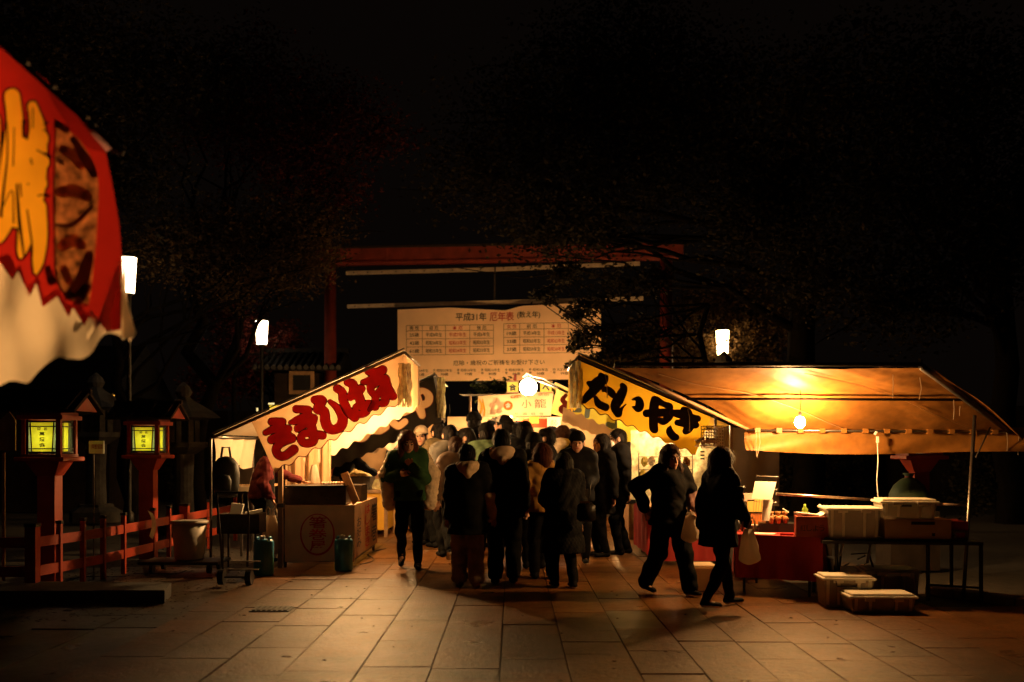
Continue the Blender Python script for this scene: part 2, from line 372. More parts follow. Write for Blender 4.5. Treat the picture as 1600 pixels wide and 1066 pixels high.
# older, rougher flagstones beside the path
old = struct(link('side_paving', None, None, (0, 0, 0)))
oldm = slabmat('old flagstone', (.075, .055, .04))
cc = {}
for i in range(5):
    x0 = -5.6+i*.53; y = 5.2+rs.random()
    while y < 12.2:
        ln = rs.choice((.5, .7, .9)); k = ln
        if k not in cc: cc[k] = slab_mesh(.53, ln, oldm)
        o = link('flagstone', cc[k], old, (x0+.265, y+ln/2, -.02+rs.uniform(-.006, .006))); o.rotation_euler = (rs.uniform(-.01, .01), rs.uniform(-.01, .01), 0); y += ln
for i in range(3):
    x0 = 3.96+i*.6; y = 5.2+rs.random()
    while y < 9.2:
        ln = rs.choice((.7, .9, 1.1)); k = ('r', ln)
        if k not in cc: cc[k] = slab_mesh(.6, ln, M['slab'])
        o = link('flagstone', cc[k], old, (x0+.3, y+ln/2, -.004+rs.uniform(-.004, .004))); y += ln
# grit and fallen leaves along the fence
mb = MB()
for k in range(900):
    x = rs.uniform(-5.2, -2.9); y = rs.uniform(8.5, 15); a = rs.uniform(0, 6.3); r = rs.uniform(.008, .028); z = rs.uniform(.0, .012)
    mb.add([(x+r*math.cos(a), y+r*math.sin(a), z), (x-r*.6*math.sin(a), y+r*.6*math.cos(a), z+.006), (x-r*math.cos(a), y-r*math.sin(a), z), (x+r*.6*math.sin(a), y-r*.6*math.cos(a), z+.004)], [(0, 1, 2, 3)])
stuff(tag(obj('fallen_leaves', mb, M['oliveleaf']), 'dry fallen leaves scattered on the ground along the vermilion fence', 'leaves'))
mb = MB()
for k in range(60):
    x = rs.uniform(-2.9, 4.2); y = rs.uniform(6, 14); a = rs.uniform(0, 6.3); r = rs.uniform(.008, .024); z = .004
    mb.add([(x+r*math.cos(a), y+r*math.sin(a), z), (x-r*.6*math.sin(a), y+r*.6*math.cos(a), z+.008), (x-r*math.cos(a), y-r*math.sin(a), z), (x+r*.6*math.sin(a), y-r*.6*math.cos(a), z+.004)], [(0, 1, 2, 3)])
stuff(tag(obj('paving_litter', mb, M['oliveleaf']), 'sparse fallen leaves and scraps scattered over the paving slabs', 'leaves'))
# stone step at lower left
c = G(257, 940)
mb = MB(); mb.prism([(c.x, c.y, -.02), (c.x-.12, c.y+.55, -.02), (-6.4, c.y+.75, -.02), (-6.4, c.y-.1, -.02)], (0, 0, .13))
tag(obj('stone_step', mb, M['stone']), 'low dark stone step at the foot of the vermilion fence, lower left', 'step')
# drain cover
c = G(425, 953); t = thing('drain_cover', 'small dark metal drain cover set in the paving before the left stall', 'drain cover', c)
mb = MB(); mb.box((c.x, c.y, .004), (.36, .26, .012)); obj('frame', mb, M['darksteel'], t)
for k in range(7):
    mb = MB(); mb.box((c.x-.144+k*.048, c.y, .014), (.03, .22, .008)); obj('bar', mb, M['blackmetal'], t)
# kerb on the right
for k in range(5):
    a = G(1451, 925); b = G(1700, 958); p = a.lerp(b, (k+.5)/5); d = b-a
    mb = MB(); mb.box((p.x, p.y, .02), (d.length/5-.02, .15, .1), rot=(0, 0, math.atan2(d.y, d.x)), bev=.012)
    if k == 0: kb = struct(link('kerb', None, None, (0, 0, 0)))
    obj('kerb_stone', mb, M['kerb'], kb)

# ================================================================ SHRINE GATE WITH BANNER
GY = Sheet(24, amp=0, tilt=-.0035, px0=780)
t = thing('shrine_gate', 'tall vermilion shrine gate standing across the path behind the stalls', 'gate', GY.pt(780, 760))
def beam(mb, x0, y0, x1, y1, th, dp):
    """beam from photo point to photo point on the gate plane"""
    a = GY.pt(x0, y0); b = GY.pt(x1, y1); n = (b-a).normalized(); up = Vector((0, 0, 1)); sd = Vector((-n.y, n.x, 0)).normalized()
    ht = th*24/F; vs = []
    for p in (a, b):
        for u, s_ in ((-1, -1), (1, -1), (1, 1), (-1, 1)): vs.append(p+up*u*ht/2+sd*s_*dp/2)
    mb.add(vs, [(0, 1, 2, 3), (7, 6, 5, 4), (0, 4, 5, 1), (1, 5, 6, 2), (2, 6, 7, 3), (3, 7, 4, 0)])
for x in (516, 1041):
    g = GY.pt(x, 700); mb = MB(); zt = GY.pt(x, 392).z
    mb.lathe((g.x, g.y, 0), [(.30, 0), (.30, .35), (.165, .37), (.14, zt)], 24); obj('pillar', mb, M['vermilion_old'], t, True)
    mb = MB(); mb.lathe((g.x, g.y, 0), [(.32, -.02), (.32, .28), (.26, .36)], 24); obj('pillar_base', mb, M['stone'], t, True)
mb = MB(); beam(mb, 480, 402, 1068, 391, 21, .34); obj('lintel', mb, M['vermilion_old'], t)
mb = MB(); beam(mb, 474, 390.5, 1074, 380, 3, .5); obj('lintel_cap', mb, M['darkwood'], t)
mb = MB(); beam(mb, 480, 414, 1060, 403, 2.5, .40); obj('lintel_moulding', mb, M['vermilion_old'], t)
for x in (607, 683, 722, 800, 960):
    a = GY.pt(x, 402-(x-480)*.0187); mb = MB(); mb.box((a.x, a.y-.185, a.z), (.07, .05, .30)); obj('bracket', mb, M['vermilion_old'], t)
for x0, y0, x1, y1 in ((541, 427, 772, 421), (775, 421, 1000, 412), (543, 479, 1005, 466.5)):
    r = thing('steel_rail', {427: 'upper left steel rail across the gate opening', 421: 'upper right steel rail half hidden by foliage', 479: 'long lower steel rail from which the white banner hangs'}[y0], 'rail', GY.pt(x0, y0), 'steel rails across the shrine gate')
    mb = MB(); beam(mb, x0, y0, x1, y1, 6, .05); obj('channel', mb, M['plaster'], r)
    for k in range(int((x1-x0)/22)):
        x = x0+12+k*22; a = GY.pt(x, y0+(y1-y0)*(x-x0)/(x1-x0)); mb = MB(); mb.box((a.x, a.y-.032, a.z), (.035, .012, .03)); obj('bolt', mb, M['darksteel'], r)
mb = MB(); a = GY.pt(773, 418); b = GY.pt(773, 474); mb.tube([a+Vector((0, .05, 0)), b+Vector((0, .05, 0))], .02, 6); obj('hanger_rod', mb, M['darksteel'], t)
# banner
BS = Sheet(23.7, amp=.022, tilt=-.0035, px0=780, fx=.035, fy=.05)
bt = [(621, 484), (700, 481), (770, 484), (790, 485), (815, 478), (939, 472)]; bb = [(622, 596), (780, 595), (939, 592)]
M['banner'] = pmat('white vinyl banner', (.88, .60, .37), rough=.7, var=.05, scale=3, bump=.25, bscale=3, trans=.2)
ban = tag(cloth('banner', BS, bt, bb, M['banner'], nu=60, nv=20), 'wide white banner printed with red and black tables of ages, hung on the shrine gate', 'banner')
mk, mr, ln = MB(), MB(), MB()
SL = -.013
text(mk, BS, '平成31年', 712, 489, 760, 502, bold=.015, slope=SL); text(mr, BS, '厄年表', 765, 487.5, 803, 502, bold=.015, slope=SL); text(mk, BS, '(数え年)', 808, 486.5, 844, 498.5, bold=.015, slope=SL)
def table(x, ys, cols, rows, dy):
    X = [x]
    for c_ in cols: X.append(X[-1]+c_)
    for yy in ys: ln.v and None; hl(X[0], yy, X[-1], yy+dy)
    for k, xx in enumerate(X): hl(xx, ys[0]+dy*(xx-x)/(X[-1]-x), xx+.5, ys[-1]+dy*(xx-x)/(X[-1]-x))
    for r, row in enumerate(rows):
        for c_, cell in enumerate(row):
            red = (c_ == 2) or (cell == '女 性')
            if not cell: continue
            pad = 5 if c_ == 0 else (11 if r == 0 else 5.5); yo = dy*(X[c_]-x)/(X[-1]-x)
            hgt = 6.5
            cy = (ys[r]+ys[r+1])/2+yo
            text(mr if red else mk, BS, cell, X[c_]+pad, cy-hgt/2, X[c_+1]-pad, cy+hgt/2, bold=.012, slope=SL)
def hl(x0, y0, x1, y1):
    w_ = .35
    if abs(x1-x0) > 2: pts = [(x0, y0-w_), (x1, y1-w_), (x1, y1+w_), (x0, y0+w_)]; n = 20
    else: pts = [(x0-w_, y0), (x0+w_, y0), (x0+w_, y1), (x0-w_, y1)]; n = 8
    if n == 20: ln.grid(lambda u, v: BS.pt(x0+(x1-x0)*u, y0+(y1-y0)*u+(v-.5)*2*w_, .003), 20, 1)
    else: ln.grid(lambda u, v: BS.pt(x0+(v-.5)*2*w_, y0+(y1-y0)*u, .0035), 8, 1)
table(635, (509, 517.5, 530, 542.5, 555), (25, 36, 38, 37), (('男 性', '前 厄', '本 厄', '後 厄'), ('25歳', '平成8年生', '平成7年生', '平成6年生'), ('42歳', '昭和54年生', '昭和53年生', '昭和52年生'), ('61歳', '昭和35年生', '昭和34年生', '昭和33年生')), -1.5)
table(787, (506, 515, 527.5, 540, 552.5), (25, 38, 38, 38), (('女 性', '前 厄', '本 厄', '後 厄'), ('19歳', '平成14年生', '平成13年生', '平成12年生'), ('33歳', '昭和63年生', '昭和62年生', '昭和61年生'), ('37歳', '昭和59年生', '昭和58年生', '昭和57年生')), -2.2)
text(mk, BS, '厄除・歳祝のご祈祷をお受け下さい', 708, 563.5, 851, 571.5, bold=.01, slope=SL)
xx = 645
for nm, a_, b_ in (('還暦', '昭和34年生', '61歳'), ('古稀', '昭和25年生', '70歳'), ('喜寿', '昭和18年生', '77歳'), ('傘寿', '昭和15年生', '80歳'), ('米寿', '昭和7年生', '88歳'), ('卒寿', '昭和5年生', '90歳'), ('白寿', '大正10年生', '99歳')):
    yo = -(xx-645)*.008
    text(mk, BS, nm[0], xx-6, 577+yo, xx-2, 581+yo); text(mk, BS, nm[1], xx-6, 582+yo, xx-2, 586+yo)
    text(mk, BS, a_, xx, 577+yo, xx+24, 581.5+yo); text(mk, BS, b_, xx+6, 583+yo, xx+18, 587.5+yo); text(mr, BS, '・', xx+28, 582+yo, xx+29, 583+yo); xx += 37.5
stuff(obj('black_lettering', mk, M['black_print'], ban)); stuff(obj('red_lettering', mr, pmat('red ink', (.45, .03, .02), trans=.2, bump=0), ban)); stuff(obj('table_lines', ln, pmat('brown rule', (.12, .06, .03), bump=0), ban))

# ================================================================ STREET LAMPS
def street_lamp(px, y0, y1, wpx, Y, label, warm=False, rb=.82):
    a = P(px, y0, Y); b = P(px, y1, Y); r = wpx/2*Y/F
    t = thing('street_lamp', label, 'street lamp', (a.x, Y, 0), 'street lamps among the trees')
    mb = MB(); mb.lathe(b, [(r*rb*.98, 0), (r*rb, .02), (r, a.z-b.z)], 20); obj('lamp_shade', mb, M['lamp_warm' if warm else 'lamp_white'], t, True)
    mb = MB(); mb.lathe(a, [(r*1.08, 0), (r*1.1, .03), (r*.5, .08), (.01, .1)], 20); obj('cap', mb, M['blackmetal'], t)
    mb = MB(); mb.lathe((a.x, Y, 0), [(.09, 0), (.09, .3), (.045, .35), (.04, b.z-.06), (r*.6, b.z-.03), (r*.6, b.z-.005)], 12); obj('pole', mb, M['blackmetal'], t, True)
street_lamp(201.5, 403, 458, 23, 18, 'tall street lamp with tapered white shade beside the red banner', rb=.72)
street_lamp(409, 502, 538, 19, 24.3, 'smaller white street lamp behind twigs and red maple leaves')
street_lamp(1129, 517, 554, 20, 25, 'warm lit street lamp above the orange canopy', True)
# thin bare pole
mb = MB(); mb.tube([P(1267, 560, 24), P(1267, 498, 24)], .02, 6); q = P(1267, 560, 24); mb.tube([q, (q.x, 24, 0)], .04, 6)
tag(obj('metal_pole', mb, M['steel']), 'thin bare metal pole rising behind the orange canopy', 'pole')

# ================================================================ PAINTED WOODEN LANTERNS
PY = lambda: None
def wood_lantern(px, Y, label, s=1.0, words=True):
    c = P(px, 699, Y); c.z = 0; k = .0067*s      # metres per unit of the near lantern's pixels
    t = thing('wooden_lantern', label, 'lantern', c, 'vermilion lanterns on posts')
    def B(nm, mat, cx, cy, cz, dx, dy, dz, rot=None, taper=1, bev=0):
        mb = MB(); mb.box((c.x+cx, c.y+cy, cz), (dx, dy, dz), rot, taper, bev); return obj(nm, mb, M[mat], t)
    zb = 1.44
    B('post', 'vermilion', 0, 0, .62, .20, .20, 1.24, bev=.01)
    mb = MB(); mb.box((c.x, c.y, 1.31), (.22, .22, .16), taper=1.75); obj('post_flare', mb, M['vermilion'], t)
    B('tray', 'vermilion', 0, 0, 1.415, .56, .56, .05, bev=.008)
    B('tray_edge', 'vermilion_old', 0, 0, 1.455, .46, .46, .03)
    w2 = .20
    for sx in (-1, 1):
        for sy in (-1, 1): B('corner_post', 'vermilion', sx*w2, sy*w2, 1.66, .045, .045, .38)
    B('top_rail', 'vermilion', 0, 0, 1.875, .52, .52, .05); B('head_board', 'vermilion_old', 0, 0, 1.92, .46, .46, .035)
    mb = MB(); mb.ball((c.x, c.y, 1.63), .03, 12, 8); obj('bulb', mb, M['lantern_bulb'], t, True)
    for ang in (0, 1, 2, 3):
        R = Matrix.Rotation(ang*math.pi/2, 3, 'Z')
        def V(x, y, z): return Vector((c.x, c.y, 0))+R @ Vector((x, y, z))
        pw = 1.0 if ang % 2 == 0 else .42; mb = MB(); mb.add([V(-.12*pw, -.185, 1.50), V(.12*pw, -.185, 1.50), V(.14*pw, -.185, 1.82), V(-.14*pw, -.185, 1.82)], [(0, 1, 2, 3)]); f = obj('paper_panel', mb, M['paper_glow'], t)
        mb = MB()
        for sx in (-1, 1): mb = MB(); mb.add([V(sx*.12, -.186, 1.50), V(sx*.155, -.186, 1.50), V(sx*.165, -.186, 1.82), V(sx*.14, -.186, 1.82)], [(0, 1, 2, 3) if sx > 0 else (3, 2, 1, 0)]); obj('edge_paper', mb, M['paper_glow_pale'], t)
        mb = MB()
        for xx in (-.168, .168): mb.prism([V(xx-.014, -.194, 1.47), V(xx+.014, -.194, 1.47), V(xx+.014, -.194, 1.86), V(xx-.014, -.194, 1.86)], R @ Vector((0, .006, 0)))
        for xx, x2 in ((-.115, -.135), (.115, .135)): mb.prism([V(xx-.006, -.198, 1.48), V(xx+.006, -.198, 1.48), V(x2+.006, -.198, 1.84), V(x2-.006, -.198, 1.84)], R @ Vector((0, .008, 0)))
        for zz in (1.49, 1.53, 1.775, 1.83): mb.prism([V(-.17, -.203, zz-.006), V(.17, -.203, zz-.006), V(.17, -.203, zz+.006), V(-.17, -.203, zz+.006)], R @ Vector((0, .004, 0)))
        obj('lattice', mb, M['blackmetal'], t)
        if words and ang in (0,):
            pl = Plane(V(-.14, -.187, 1.82), R @ Vector((.28, 0, 0)), Vector((0, 0, -.32))); mb = MB()
            for ch, u0, v0, u1, v1 in (('園', .30, .17, .43, .28), ('祇', .56, .17, .70, .28), ('萬', .38, .33, .60, .46), ('燈', .38, .51, .61, .66), ('会', .37, .70, .62, .85)):
                vv, ff = text_mesh(ch, .02); a = vv.min(0); b = vv.max(0)
                mb.add([pl.pt(u0+(x-a[0])/(b[0]-a[0])*(u1-u0), v1-(y-a[1])/(b[1]-a[1])*(v1-v0), -.003) + R @ Vector((0, -.004, 0)) for x, y, _ in vv], ff)
            obj('lettering', mb, M['black_print'], t)
    t.scale = (.94, .94, .97)
    # gabled roof with boards, ridge running left-right
    for sy in (-1, 1):
        mb = MB(); mb.box((c.x, c.y+sy*.20, 2.045), (.92, .46, .035), rot=(-sy*.50, 0, 0)); obj('roof_board', mb, M['darkwood'], t)
        for q in range(4):
            mb = MB(); mb.box((c.x-.36+q*.24, c.y+sy*.205, 2.075), (.035, .47, .025), rot=(-sy*.50, 0, 0)); obj('batten', mb, M['darkwood'], t)
    mb = MB(); mb.box((c.x, c.y, 2.17), (.96, .06, .05)); obj('ridge', mb, M['darkwood'], t)
    for sx in (-1, 1):
        mb = MB(); x = c.x+sx*.40; mb.prism([(x, c.y-.30, 1.945), (x, c.y+.30, 1.945), (x, c.y, 2.11)], (sx*.025, 0, 0)); obj('gable', mb, M['vermilion'], t)
wood_lantern(78, 10.8, 'near vermilion post lantern with glowing yellow paper, left of the small notice board')
wood_lantern(232, 13.4, 'farther vermilion post lantern with glowing yellow paper, right of the small notice board')
wood_lantern(1436, 12.6, 'vermilion post lantern half hidden behind the orange canopy', words=False)
# small notice on a stick
c = P(152, 699, 11.3); t = thing('notice_board', 'small white notice board on a thin stick between the two glowing lanterns', 'sign', (c.x, c.y, 0))
mb = MB(); mb.tube([(c.x-.04, c.y, 0), (c.x-.04, c.y, 1.42)], .008, 6); obj('stick', mb, M['steel'], t)
mb = MB(); mb.box((c.x, c.y-.02, 1.50), (.17, .012, .145)); obj('board', mb, M['paper'], t)
mb = MB(); text(mb, Sheet(11.27, 0), '拝観順路', 143, 694, 161, 702); obj('lettering', mb, M['red_print'], t)
# shaped plaque far left
mb = MB(); q = [P(0, 704, 10.4), P(24, 704, 10.4), P(24, 657, 10.4), P(14, 643, 10.4), P(2, 655, 10.4), P(-30, 655, 10.4), P(-30, 704, 10.4)]
mb.prism(q, (0, .02, 0)); mb.box((P(5, 699, 10.42).x, 10.43, .72), (.03, .02, 1.45))
tag(obj('wooden_plaque', mb, M['wood']), 'plain pointed wooden plaque on a post at the left edge of the view', 'plaque')

# ================================================================ VERMILION FENCE
t = thing('fence', 'low vermilion wooden fence with two rails and black capped posts along the left side', 'fence', (-4.8, 11, 0))
fp = [(-6.5, 10.15), (-4.93, 10.24), (-4.84, 10.65), (-4.76, 11.05), (-4.70, 11.45), (-4.66, 11.95), (-4.63, 12.85), (-4.60, 13.35), (-4.57, 13.9), (-4.53, 14.9), (-4.5, 16.2)]
for k, (x, y) in enumerate(fp):
    sz = .11 if k in (1, 8) else .05
    mb = MB(); mb.box((x, y, .33), (sz, sz, .70), bev=.004); obj('fence_post', mb, M['vermilion'], t)
    mb = MB(); mb.box((x, y, .70), (sz+.012, sz+.012, .035)); obj('post_cap', mb, M['blackmetal'], t)
for (a, b) in zip(fp[:-1], fp[1:]):
    for z in (.52, .22):
        d = Vector((b[0]-a[0], b[1]-a[1], 0)); mb = MB(); mb.box(((a[0]+b[0])/2, (a[1]+b[1])/2, z), (d.length-.03, .028, .105), rot=(0, 0, math.atan2(d.y, d.x))); obj('rail', mb, M['vermilion'], t)
mb = MB(); mb.grid(lambda u, v: Vector((-4.62+.05*math.sin(v*3)+.11*u*(1-v*.2), 12.62-.12*u+.04*v, .70+.02*math.sin(v*3.14)-.33*v-.03*u)), 6, 8)
tag(obj('towel', mb, M['white_canvas'], None, True), 'cream towel hung over the vermilion fence', 'towel')

# ================================================================ DARK SHRINE GROUNDS BEHIND
def stone_lantern(px, Y, sc, label):
    c = P(px, 699, Y); t = thing('stone_lantern', label, 'stone lantern', (c.x, Y, 0), 'stone lanterns in the dark grounds')
    def L(nm, prof, seg): mb = MB(); mb.lathe((c.x, Y, 0), [(r*sc, z*sc) for r, z in prof], seg); obj(nm, mb, M['stone'], t)
    L('base', [(.45, 0), (.45, .18), (.3, .26), (.3, .3)], 6); L('shaft', [(.17, .3), (.15, .8), (.17, 1.3)], 16)
    L('platform', [(.2, 1.3), (.4, 1.42), (.4, 1.5)], 6); L('cap', [(.26, 1.86), (.62, 1.9), (.5, 2.0), (.15, 2.2), (.1, 2.25)], 6); L('finial', [(.1, 2.25), (.14, 2.33), (.1, 2.42), (.01, 2.5)], 12)
    for a in range(4):
        an = a*math.pi/2+.78; mb = MB(); mb.box((c.x+.22*sc*math.cos(an), Y+.22*sc*math.sin(an), 1.68*sc), (.09*sc, .09*sc, .37*sc), rot=(0, 0, an)); obj('fire_box_post', mb, M['stone'], t)
stone_lantern(287, 17.5, 1.06, 'dark stone lantern behind the farther glowing lantern')
stone_lantern(150, 20, 1.2, 'dark stone lantern standing far back at the left')
stone_lantern(1131, 22, 1.45, 'stone lantern whose cap shows under the warm street lamp')
# small shrine hut
Yh = 25; t = thing('shrine_hut', 'small dark shrine hut with a tiled roof and framed window beside the gate pillar', 'hut', P(475, 699, Yh))
a = P(428, 699, Yh); b = P(508, 699, Yh); zt = P(0, 583, Yh).z
mb = MB(); mb.box(((a.x+b.x)/2, Yh+.7, zt/2), (b.x-a.x, 1.3, zt)); obj('wall', mb, M['darkwood'], t)
wx, wz = P(471, 598, Yh).x, P(471, 598, Yh).z
mb = MB()
for dx, dz, sx, sz in ((0, .24, .62, .09), (0, -.24, .62, .09), (-.27, 0, .09, .40), (.27, 0, .09, .40)): mb.box((wx+dx, Yh+.03, wz+dz), (sx, .06, sz))
wf = obj('window_frame', mb, M['wood'], t); mb = MB(); mb.box((wx, Yh+.045, wz), (.45, .01, .4)); obj('pane', mb, M['blackmetal'], wf)
for sy in (-1, 1):
    mb = MB(); mb.box(((a.x+b.x)/2, Yh+.7+sy*.5, zt+.30), (b.x-a.x+.9, 1.15, .07), rot=(-sy*.42, 0, 0)); rf = obj('roof', mb, M['tile'], t)
    for k in range(14):
        x = a.x-.4+k*(b.x-a.x+.8)/13; mb = MB(); mb.tube([(x, Yh+.7+sy*1.06, zt+.12), (x, Yh+.7, zt+.59)], .045, 7); obj('tile_rib', mb, M['tile'], rf)
        if sy < 0: mb = MB(); mb.tube([(x, Yh+.7-1.10, zt+.11), (x, Yh+.7-1.06, zt+.12)], .062, 10); obj('tile_end', mb, M['stone'], rf)
mb = MB(); mb.box(((a.x+b.x)/2, Yh+.7, zt+.62), (b.x-a.x+1, .2, .12)); obj('ridge', mb, M['tile'], t)
# dark shrine office with faint lights
t = thing('shrine_office', 'long dark timber shrine office with one amber lit window at far left', 'building', (-11, 23, 0))
mb = MB(); mb.box((-12.6, 24.5, 1.3), (6.6, 3, 2.6)); obj('wall', mb, M['darkwood'], t)
mb = MB(); mb.prism([(-16, 22.4, 2.7), (-16, 26.6, 2.7), (-16, 24.5, 4.0)], (7.0, 0, 0)); obj('roof', mb, M['tile'], t)
for k in range(6):
    mb = MB(); mb.box((-15.7+k*1.25, 22.97, 1.35), (.14, .1, 2.5)); obj('column', mb, M['darkwood'], t)
for px, py, wd, hh, mt in ((178, 621, .33, .16, 'amber_glow'), (185, 606, .14, .18, 'paper')):
    p = P(px, py, 22.95); mb = MB(); mb.box((p.x, 22.93, p.z), (wd, .04, hh)); obj('window', mb, M[mt], t)
t = thing('display_case', 'small lit noticeboard glimpsed low between dark trees above the left banner', 'noticeboard', P(425, 645, 22))
for px, py, wd, hh, mt in ((432, 637, .30, .09, 'amber_glow'), (424, 631, .13, .04, 'lamp_white'), (424, 642, .07, .07, 'lamp_white'), (402, 640, .03, .07, 'lamp_white')):
    p = P(px, py, 22); mb = MB(); mb.box(p, (wd, .03, hh)); obj('lit_panel', mb, emat('panel glow', (1, .75, .3) if mt == 'lamp_white' else (.9, .55, .03), .9), t)
p = P(425, 699, 22); mb = MB(); mb.box((p.x, 22.05, 1.1), (1.1, .06, 2.2)); obj('frame', mb, M['darkwood'], t)
# dark fence wall far behind, closes the grounds
for (x0, y0, x1, y1, lab) in ((-24, 34, -4.5, 36, 'dark plank wall far behind the trees at left'), (3.5, 33, 24, 30, 'dark plank wall far behind the trees at right'), (-4.5, 44, 3.5, 44, 'dark plank wall closing the end of the path')):
    t = thing('plank_wall', lab, 'wall', ((x0+x1)/2, (y0+y1)/2, 0)); d = Vector((x1-x0, y1-y0, 0)); L = d.length; n = int(L/.9); m0 = None
    for k in range(n):
        p = Vector((x0, y0, 0))+d*((k+.5)/n)
        if m0 is None:
            q = MB(); q.box((0, 0, 1.4), (L/n-.03, .06, 2.8)); m0 = bpy.data.meshes.new('plank'); m0.from_pydata(q.v, [], q.f); m0.materials.append(M['darkwood'])
        o = link('plank', m0, t, p-WL[t.name]); o.rotation_euler = (0, 0, math.atan2(d.y, d.x))

# ================================================================ TREES
def crown_mesh(mb, rs, blobs, n, ls, mi=0):
    tot = sum(b[3]**2 for b in blobs)
    for (x, y, z, r) in blobs:
        for _ in range(int(n*r*r/tot)):
            u = rs.gauss(0, 1), rs.gauss(0, 1), rs.gauss(0, 1); d = math.sqrt(sum(a*a for a in u)) or 1
            q = r*(rs.random()**.45)*(1+.25*math.sin(u[0]*3+x)+.2*math.sin(u[1]*4)); p = Vector((x+u[0]/d*q, y+u[1]/d*q*.8, z+u[2]/d*q*.72))
            a = Vector((rs.gauss(0, 1), rs.gauss(0, 1), rs.gauss(0, .5))).normalized(); b = a.cross(Vector((rs.gauss(0, 1), rs.gauss(0, 1), rs.gauss(0, 1)))).normalized(); s_ = ls*rs.uniform(.6, 1.3)
            mb.add([p+a*s_, p+b*s_*.5, p-a*s_, p-b*s_*.5], [(0, 1, 2, 3)])
def limb(mb, rs, a, b, r0, r1, n=6, wob=.08):
    pts = []; rr = []
    for i in range(n+1):
        u = i/n; p = Vector(a).lerp(Vector(b), u); L = (Vector(b)-Vector(a)).length
        if 0 < i < n: p += Vector((rs.gauss(0, 1), rs.gauss(0, 1), rs.gauss(0, .4)))*L*wob*.3
        pts.append(p); rr.append(r0+(r1-r0)*u)
    mb.tube(pts, rr, 8, cap=False); return pts
def tree(name, label, x, y, h, blobs, n, ls, mat, tr=.2, seed=1, group='trees around the shrine path'):
    rs = random.Random(seed); t = thing(name, label, 'tree', (x, y, 0), group)
    mb = MB(); top = limb(mb, rs, (x, y, -.05), (x+rs.uniform(-.5, .5), y, h*.62), tr, tr*.55, 8); obj('trunk', mb, M['bark'], t, True)
    for b in blobs:
        mb = MB(); st = top[rs.randint(4, 8)]; pts = limb(mb, rs, st, b[:3], tr*.3, .012, 6, .12)
        for _ in range(5):
            q = pts[rs.randint(2, 6)]; e = Vector(b[:3])+Vector((rs.gauss(0, 1), rs.gauss(0, .6), rs.gauss(0, .6)))*b[3]*.6; limb(mb, rs, q, e, tr*.12, .008, 5, .15)
        obj('limb', mb, M['bark'], t, True)
    mb = MB(); crown_mesh(mb, rs, blobs, n, ls, 0)
    if name == 'cherry_tree':
        for b in blobs:
            if b[3] < .42: crown_mesh(mb, rs, [b, (b[0]+.2, b[1], b[2]+.12, b[3]*.7)], int(230*b[3]/.3), ls)
    stuff(obj('crown', mb, M[mat], t))
def bl(px, py, Y, r): p = P(px, py, Y); return (p.x, p.y, p.z, r)
tree('maple_tree', 'dark red maple tree reaching over the left side of the gate', -6.5, 21, 9, [bl(430, 210, 21, 1.6), bl(330, 180, 22, 1.5), bl(520, 170, 21, 1.3), bl(470, 250, 20, 1.3), bl(530, 300, 20, .7), bl(380, 120, 22, 1.6), bl(585, 210, 20, .9)], 20000, .05, 'redleaf', .2, 3)
tree('maple_tree', 'olive leaved tree behind the left lamps with low spreading branches', -7.5, 19.5, 6, [bl(250, 390, 19.5, 1.1), bl(330, 370, 20, 1.2), bl(430, 370, 20, 1.2), bl(490, 350, 20, .9), bl(470, 420, 19.5, .8), bl(360, 430, 20, 1.0), bl(505, 395, 21, .6)], 17000, .045, 'oliveleaf', .16, 4)
tree('maple_tree', 'low red maple lit by the small white street lamp', -6.2, 25.5, 4.6, [bl(360, 500, 25.5, .8), bl(375, 548, 25.3, .8), bl(390, 590, 25.6, .8), bl(440, 530, 26, .7), bl(330, 600, 25, .8), bl(410, 575, 25.8, .5)], 6000, .06, 'redleaf', .1, 5)
tree('evergreen_tree', 'tall dark evergreen at the far left edge', -9.5, 17, 10, [bl(60, 40, 17, 1.8), bl(120, 200, 18, 1.6), bl(230, 120, 19, 1.7), bl(190, 280, 18, 1.2), bl(20, 120, 16, 1.5)], 20000, .055, 'leaf', .28, 6)
tree('evergreen_tree', 'huge dark evergreen filling the upper right of the sky', 6.5, 22, 13, [bl(760, 270, 22, 1.6), bl(850, 180, 22, 2.2), bl(880, 330, 21, 1.8), bl(980, 100, 22, 2.4), bl(1000, 260, 22, 2.2), bl(1100, 180, 22, 2.4), bl(1180, 360, 21, 1.4), bl(1210, 300, 22, 2.0), bl(860, 365, 21, .7), bl(930, 372, 21, .5)], 48000, .06, 'leaf', .38, 7)
tree('evergreen_tree', 'dark evergreen tree standing behind the orange canopy at right', 10, 20, 10, [bl(1300, 160, 20, 2.2), bl(1400, 300, 20, 2.0), bl(1300, 430, 19, 1.5), bl(1500, 150, 20, 2.2), bl(1530, 400, 19, 1.7), bl(1420, 480, 19, 1.2), bl(1600, 300, 20, 2.0)], 34000, .06, 'leaf', .3, 8)
tree('maple_tree', 'reddish maple spreading around the warm street lamp', 4.6, 25.8, 6, [bl(1090, 480, 26.5, .8), bl(1150, 470, 25.6, 1.1), bl(1100, 550, 25.4, .8), bl(1180, 540, 25.6, .9), bl(1040, 530, 25, .9), bl(1160, 505, 25.2, .5), bl(1230, 500, 25, .8)], 11000, .06, 'oliveleaf', .14, 9)
